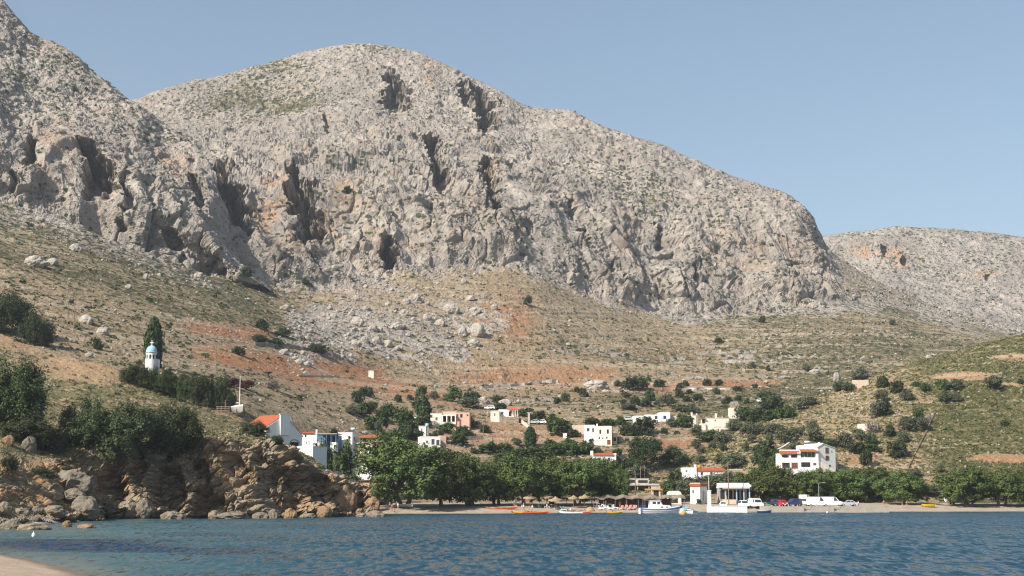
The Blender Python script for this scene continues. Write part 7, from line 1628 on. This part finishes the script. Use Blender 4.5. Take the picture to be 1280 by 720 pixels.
# ---- people
def person(px, Y, pose, lab, top=None, bottom='navy', rz=0.0, z=None, h=1.7, lift=0.0):
    p = spot(px, Y=Y, z=z)
    J = dict(pelvis=(0, 0, .93), waist=(0, 0, 1.08), chest=(0, 0, 1.32), neck=(0, 0, 1.47), head0=(0, -.01, 1.57), head1=(0, -.02, 1.66))
    for s, n in ((-1, 'l'), (1, 'r')):
        J.update({'hip' + n: (s * .09, 0, .88), 'knee' + n: (s * .1, -.02, .48), 'ank' + n: (s * .1, .02, .08), 'toe' + n: (s * .11, -.16, .04), 'sh' + n: (s * .19, 0, 1.38), 'elb' + n: (s * .25, .03, 1.12), 'wri' + n: (s * .25, -.06, .88), 'han' + n: (s * .25, -.09, .79)})
    if pose == 'walk':
        J.update(kneel=(-.1, -.16, .50), ankl=(-.1, -.24, .10), toel=(-.1, -.40, .06), kneer=(.1, .06, .48), ankr=(.1, .28, .12), toer=(.11, .16, .04), elbl=(-.24, .12, 1.13), wril=(-.24, .1, .9), hanl=(-.24, .08, .81), elbr=(.24, -.08, 1.13), wrir=(.22, -.22, .96), hanr=(.22, -.27, .9))
    if pose in ('sit', 'kayak'):
        zz = .80
        for k, v in list(J.items()): J[k] = (v[0], v[1] + .0, v[2] - zz)
        lean = .16
        for k in ('waist', 'chest', 'neck', 'head0', 'head1', 'shl', 'shr'): J[k] = (J[k][0], J[k][1] + lean * (J[k][2] - .1), J[k][2])
        for n, s in (('l', -1), ('r', 1)):
            J['knee' + n] = (s * .14, -.42, .42); J['ank' + n] = (s * .13, -.72, .10); J['toe' + n] = (s * .14, -.88, .06)
            J['elb' + n] = (s * .27, -.05, .36); J['wri' + n] = (s * .2, -.28, .36); J['han' + n] = (s * .17, -.36, .38)
    if pose == 'lie':
        for k, v in list(J.items()): J[k] = (v[0], v[2] - .9, .14 + (.02 if 'knee' not in k else .24) - v[1] * .3)
        for n in 'lr': J['toe' + n] = (J['ank' + n][0], J['ank' + n][1] - .03, .27)
    o = empty('person', p + Vector((0, 0, lift)), rz, lab, 'person'); o.scale = (h / 1.75,) * 3
    names = list(J); idx = {k: i for i, k in enumerate(names)}
    E = [('pelvis', 'waist'), ('waist', 'chest'), ('chest', 'neck'), ('neck', 'head0'), ('head0', 'head1')]
    for n in 'lr': E += [('pelvis', 'hip' + n), ('hip' + n, 'knee' + n), ('knee' + n, 'ank' + n), ('ank' + n, 'toe' + n), ('chest', 'sh' + n), ('sh' + n, 'elb' + n), ('elb' + n, 'wri' + n), ('wri' + n, 'han' + n)]
    me = bpy.data.meshes.new('body'); me.from_pydata([J[k] for k in names], [(idx[a], idx[b]) for a, b in E], []); me.materials.append(W['skin'])
    b = link(bpy.data.objects.new('body', me), o); sk = b.modifiers.new('skin', 'SKIN'); su = b.modifiers.new('smooth', 'SUBSURF'); su.levels = su.render_levels = 1
    R_ = dict(pelvis=.14, waist=.125, chest=.15, neck=.06, head0=.09, head1=.095, hip=.095, knee=.06, ank=.042, toe=.035, sh=.062, elb=.043, wri=.032, han=.038)
    for k in names:
        r_ = R_[k] if k in R_ else R_[k[:-1]]
        me.skin_vertices[0].data[idx[k]].radius = (r_, r_)
    me.skin_vertices[0].data[0].use_root = True
    def shell(pts, rads, nm, mat): MB().tube(pts, rads, 10).build(nm, mat, o, True)
    c = lambda k: J[k]
    shell([c('pelvis'), tuple(np.array(c('waist')) * .6 + np.array(c('pelvis')) * .4)], [.165, .16], 'swimwear', bottom)
    if top: shell([tuple(np.array(c('pelvis')) * .6 + np.array(c('waist')) * .4), c('waist'), c('chest'), tuple(np.array(c('chest')) * .3 + np.array(c('neck')) * .7)], [.165, .16, .19, .10], 'shirt', top)
    hc = np.array(c('head1')) + np.array([0, .02, .025]); V = [(hc[0] + .108 * math.cos(a) * math.sin(t), hc[1] + .115 * math.sin(a) * math.sin(t), hc[2] + .115 * math.cos(t)) for t in np.linspace(.05, 1.5, 5) for a in np.linspace(0, 2 * math.pi, 10, endpoint=False)]
    F = [(i * 10 + j, i * 10 + (j + 1) % 10, (i + 1) * 10 + (j + 1) % 10, (i + 1) * 10 + j) for i in range(4) for j in range(10)] + [tuple(range(10))]
    MB().add(V, F).build('hair', 'hair', o, True)
    return o
person(490, 306, 'stand', 'person in dark shorts standing on the sand near the headland tip', None, 'navy', .3); person(497.5, 309, 'walk', 'person in a white top walking beside the white rowing boat', 'whitecloth', 'pinkcloth', -.5); person(493, 304, 'sit', 'person sitting on the sand between the two near the headland tip', None, 'navy', .5)
person(654.5, 307, 'stand', 'person in a white shirt standing at the two-tone kayak', 'whitecloth', 'navy', .2); person(665.5, 307, 'stand', 'person in a pale top bending to the two-tone kayak, shorter than the other', 'whitecloth', 'whitecloth', -.4, h=1.55); person(659.5, 306, 'sit', 'person in a yellow top sitting between the two at the kayak', 'yellowp', 'navy', 0)
person(713.5, 310, 'sit', 'sunbather in white sitting behind the white kayak', 'whitecloth', 'whitecloth', .2); person(719, 312, 'lie', 'sunbather lying right of the one in white', None, 'navy', 1.4); person(728, 312.5, 'lie', 'sunbather lying next to the straw heap', None, 'pinkcloth', 1.7)
person(746.5, 311, 'walk', 'person walking along the water in front of the white loungers', None, 'navy', 1.2); person(775, 330, 'stand', 'person in coral standing behind the coral loungers', 'pinkcloth', 'navy', .5); person(819, 326, 'stand', 'person in an orange top behind the fishing boat cabin', 'orangep', 'navy', 0)
person(1128, 349, 'walk', 'left one of two people walking under the lone tamarisk', None, 'navy', 1.3); person(1133.5, 348, 'walk', 'right one of two people walking under the lone tamarisk, in a red top', 'pinkcloth', 'navy', 1.3); person(1105, 352, 'stand', 'person standing at the right end of the quay', None, 'navy', .4)
for a in ((757, 330, 'stand', 'person in a white top standing under the left part of the thatched canopy', 'whitecloth', 'navy', .4), (766, 328, 'sit', 'person sitting in the shade behind the white loungers', 'navy', 'navy', .2), (783, 331, 'stand', 'person in teal standing under the green and yellow parasol', 'tealcloth', 'navy', -.6), (802, 331, 'stand', 'person in dark clothes under the canopy behind the black-cushioned loungers', 'navy', 'navy', .9), (643, 322, 'stand', 'person in the tree shade left of the single straw parasol', 'tealcloth', 'navy', .3), (700, 322, 'sit', 'person sitting on the sand left of the two teal loungers', 'pinkcloth', 'navy', .7), (735, 313, 'lie', 'sunbather lying right behind the straw heap', None, 'tealcloth', 1.2), (788, 324, 'lie', 'sunbather lying in front of the coral loungers', None, 'navy', 1.5), (832, 330, 'stand', 'person in white beside the teal loungers behind the fishing boat', 'whitecloth', 'whitecloth', 0), (1073, 347, 'stand', 'person in a white top right of the silver-white saloon', 'whitecloth', 'navy', .5)):
    person(a[0], a[1], a[2], a[3], a[4], a[5], a[6])
# ---- poles and lamps
def pole(px, top, base, lab, arm=True, lamp=0, mat='wood', r=.10, Y=None, box=False):
    if Y: p = spot(px, Y=Y)
    else: p = hit(px, base)[0]
    h = (base - top) * p.y / FPX if not Y else z_of(top, Y) - p.z
    o = empty('street_lamp' if lamp else 'utility_pole', p, random.uniform(-.4, .4) if not lamp else 0, lab, 'street lamp' if lamp else 'pole', None if lamp else 'poles on the slopes')
    MB().tube([(0, 0, -.6), (0, 0, h)], [r * 1.2, r * .8], 8).build('pole', mat, o)
    if arm and not lamp: MB().box(-.75, .75, -.06, .06, h - .55, h - .43).build('cross_arm', mat, o)
    if lamp:
        MB().tube([(0, 0, h - .1), (lamp * .6, 0, h + .15), (lamp * 1.3, 0, h + .2)], .045, 6).build('arm', 'metal', o); MB().box(min(lamp * 1.1, lamp * 1.8), max(lamp * 1.1, lamp * 1.8), -.14, .14, h + .12, h + .26).build('lamp_head', 'grey', o, False, .03)
    if box: MB().box(-.5, .5, -.4, .4, h - 1.6, h).build('transformer', 'darkcar', o)
for a in ((84, 373, 413, 'left of the two tall posts on the bare crest', False), (92, 369, 414, 'right, taller one of the two posts on the bare crest', False), (269.7, 427, 461, 'pole with a cross arm between the belfry and the red earth'), (428.7, 565, 592, 'pole in front of the round tree by the stone ramp', False), (542.5, 525, 549, 'pole over the white modern house'), (604, 526, 547, 'pole right of the pink house'), (641, 527, 549, 'pole below the red-awning house'), (592, 470, 483, 'lone pole high on the straw field'), (801, 583, 606, 'left of two poles behind the terrace building', False), (806, 582, 606, 'right of two poles behind the terrace building'), (849, 541, 562, 'thin pole right of the ruined dark hut'), (1004.5, 538, 552, 'thin pole on the path above the villa', False), (409, 470, 486, 'thin pole below the grey terrace wall', False), (374, 502, 524, 'thin pole on the bare slope above the blue house', False)):
    pole(*a)
pole(470, 528, 560, 'pole with a dark transformer box above the red-tiled lean-to', False, box=True); pole(571, 556, 580, 'street lamp right of the white modern house', False, .8, 'metal', .08)
pole(794.5, 589, 628, 'street lamp with an arm to the left above the thatched canopy', False, -1, 'wood', .10, Y=348); pole(886.7, 596, 630, 'lamp post rising over the tall gate pillar', False, -1, 'pale', .13, Y=342); pole(911, 578, 630, 'tall brown pole in front of the cafe', True, 0, 'wood', .12, Y=352); pole(1024, 604, 630, 'street lamp head among the tamarisks over the panel van', False, .9, 'metal', .08, Y=350)
print('beach', round(time.time() - T00, 1))
# ================================================================ CAMERA, SKY, SUN
SUN_DIR = Vector((-0.60, -0.50, 0.62)).normalized()      # towards the sun
cam = bpy.data.cameras.new('camera'); co = link(bpy.data.objects.new('camera', cam))
cam.sensor_width = 36.0; cam.lens = FPX / 1280 * 36.0
cam.clip_start = 0.5; cam.clip_end = 12000
co.location = (0, 0, HCAM); co.rotation_euler = (math.radians(90) + PITCH, 0, 0)
SC.camera = co
sun = bpy.data.lights.new('sun', 'SUN'); sun.energy = 4.8; sun.angle = math.radians(0.5); sun.color = (1.0, 0.93, 0.82)
so = link(bpy.data.objects.new('sun', sun)); so.rotation_euler = SUN_DIR.to_track_quat('Z', 'Y').to_euler()
w = bpy.data.worlds.new('World'); SC.world = w; w.use_nodes = True
nt = w.node_tree; bg = nt.nodes['Background']
sky = nt.nodes.new('ShaderNodeTexSky'); sky.sky_type = 'NISHITA'; sky.sun_disc = False
sky.sun_elevation = math.asin(SUN_DIR.z); sky.sun_rotation = math.atan2(SUN_DIR.x, SUN_DIR.y)
sky.air_density = 1.0; sky.dust_density = 1.6; sky.ozone_density = 1.5
hs = nt.nodes.new('ShaderNodeHueSaturation'); hs.inputs['Saturation'].default_value = 0.90; hs.inputs['Hue'].default_value = 0.492
nt.links.new(sky.outputs[0], hs.inputs['Color']); nt.links.new(hs.outputs[0], bg.inputs[0]); bg.inputs[1].default_value = 0.09
SC.view_settings.view_transform = 'Standard'; SC.view_settings.look = 'None'; SC.view_settings.gamma = 1
SC.view_settings.exposure = 0.7
hz_ = MB().box(-2300, 2300, -90, 2700, -2.5, 620)
hm = bpy.data.materials.new('haze_air'); hm.use_nodes = True; hn = hm.node_tree; hn.nodes.clear()
pv = hn.nodes.new('ShaderNodeVolumePrincipled'); pv.inputs['Density'].default_value = 0.00010; pv.inputs['Color'].default_value = (0.80, 0.88, 1.0, 1); pv.inputs['Anisotropy'].default_value = 0.2
ho = hn.nodes.new('ShaderNodeOutputMaterial'); hn.links.new(pv.outputs[0], ho.inputs['Volume'])
hob = hz_.build('haze', hm); hob['kind'] = 'stuff'; tag(hob, 'thin blue air in front of the mountain', 'haze')
SC.cycles.volume_bounces = 0
SC.cycles.use_denoising = True; SC.cycles.denoiser = 'OPENIMAGEDENOISE'; SC.cycles.denoising_prefilter = 'ACCURATE'
SC.cycles.pixel_filter_type = 'BLACKMAN_HARRIS'; SC.cycles.filter_width = 1.2
SC.render.engine = 'CYCLES'
SC.cycles.max_bounces = 4; SC.cycles.diffuse_bounces = 2; SC.cycles.glossy_bounces = 2; SC.cycles.transparent_max_bounces = 4
print('total', round(time.time() - T00, 1))
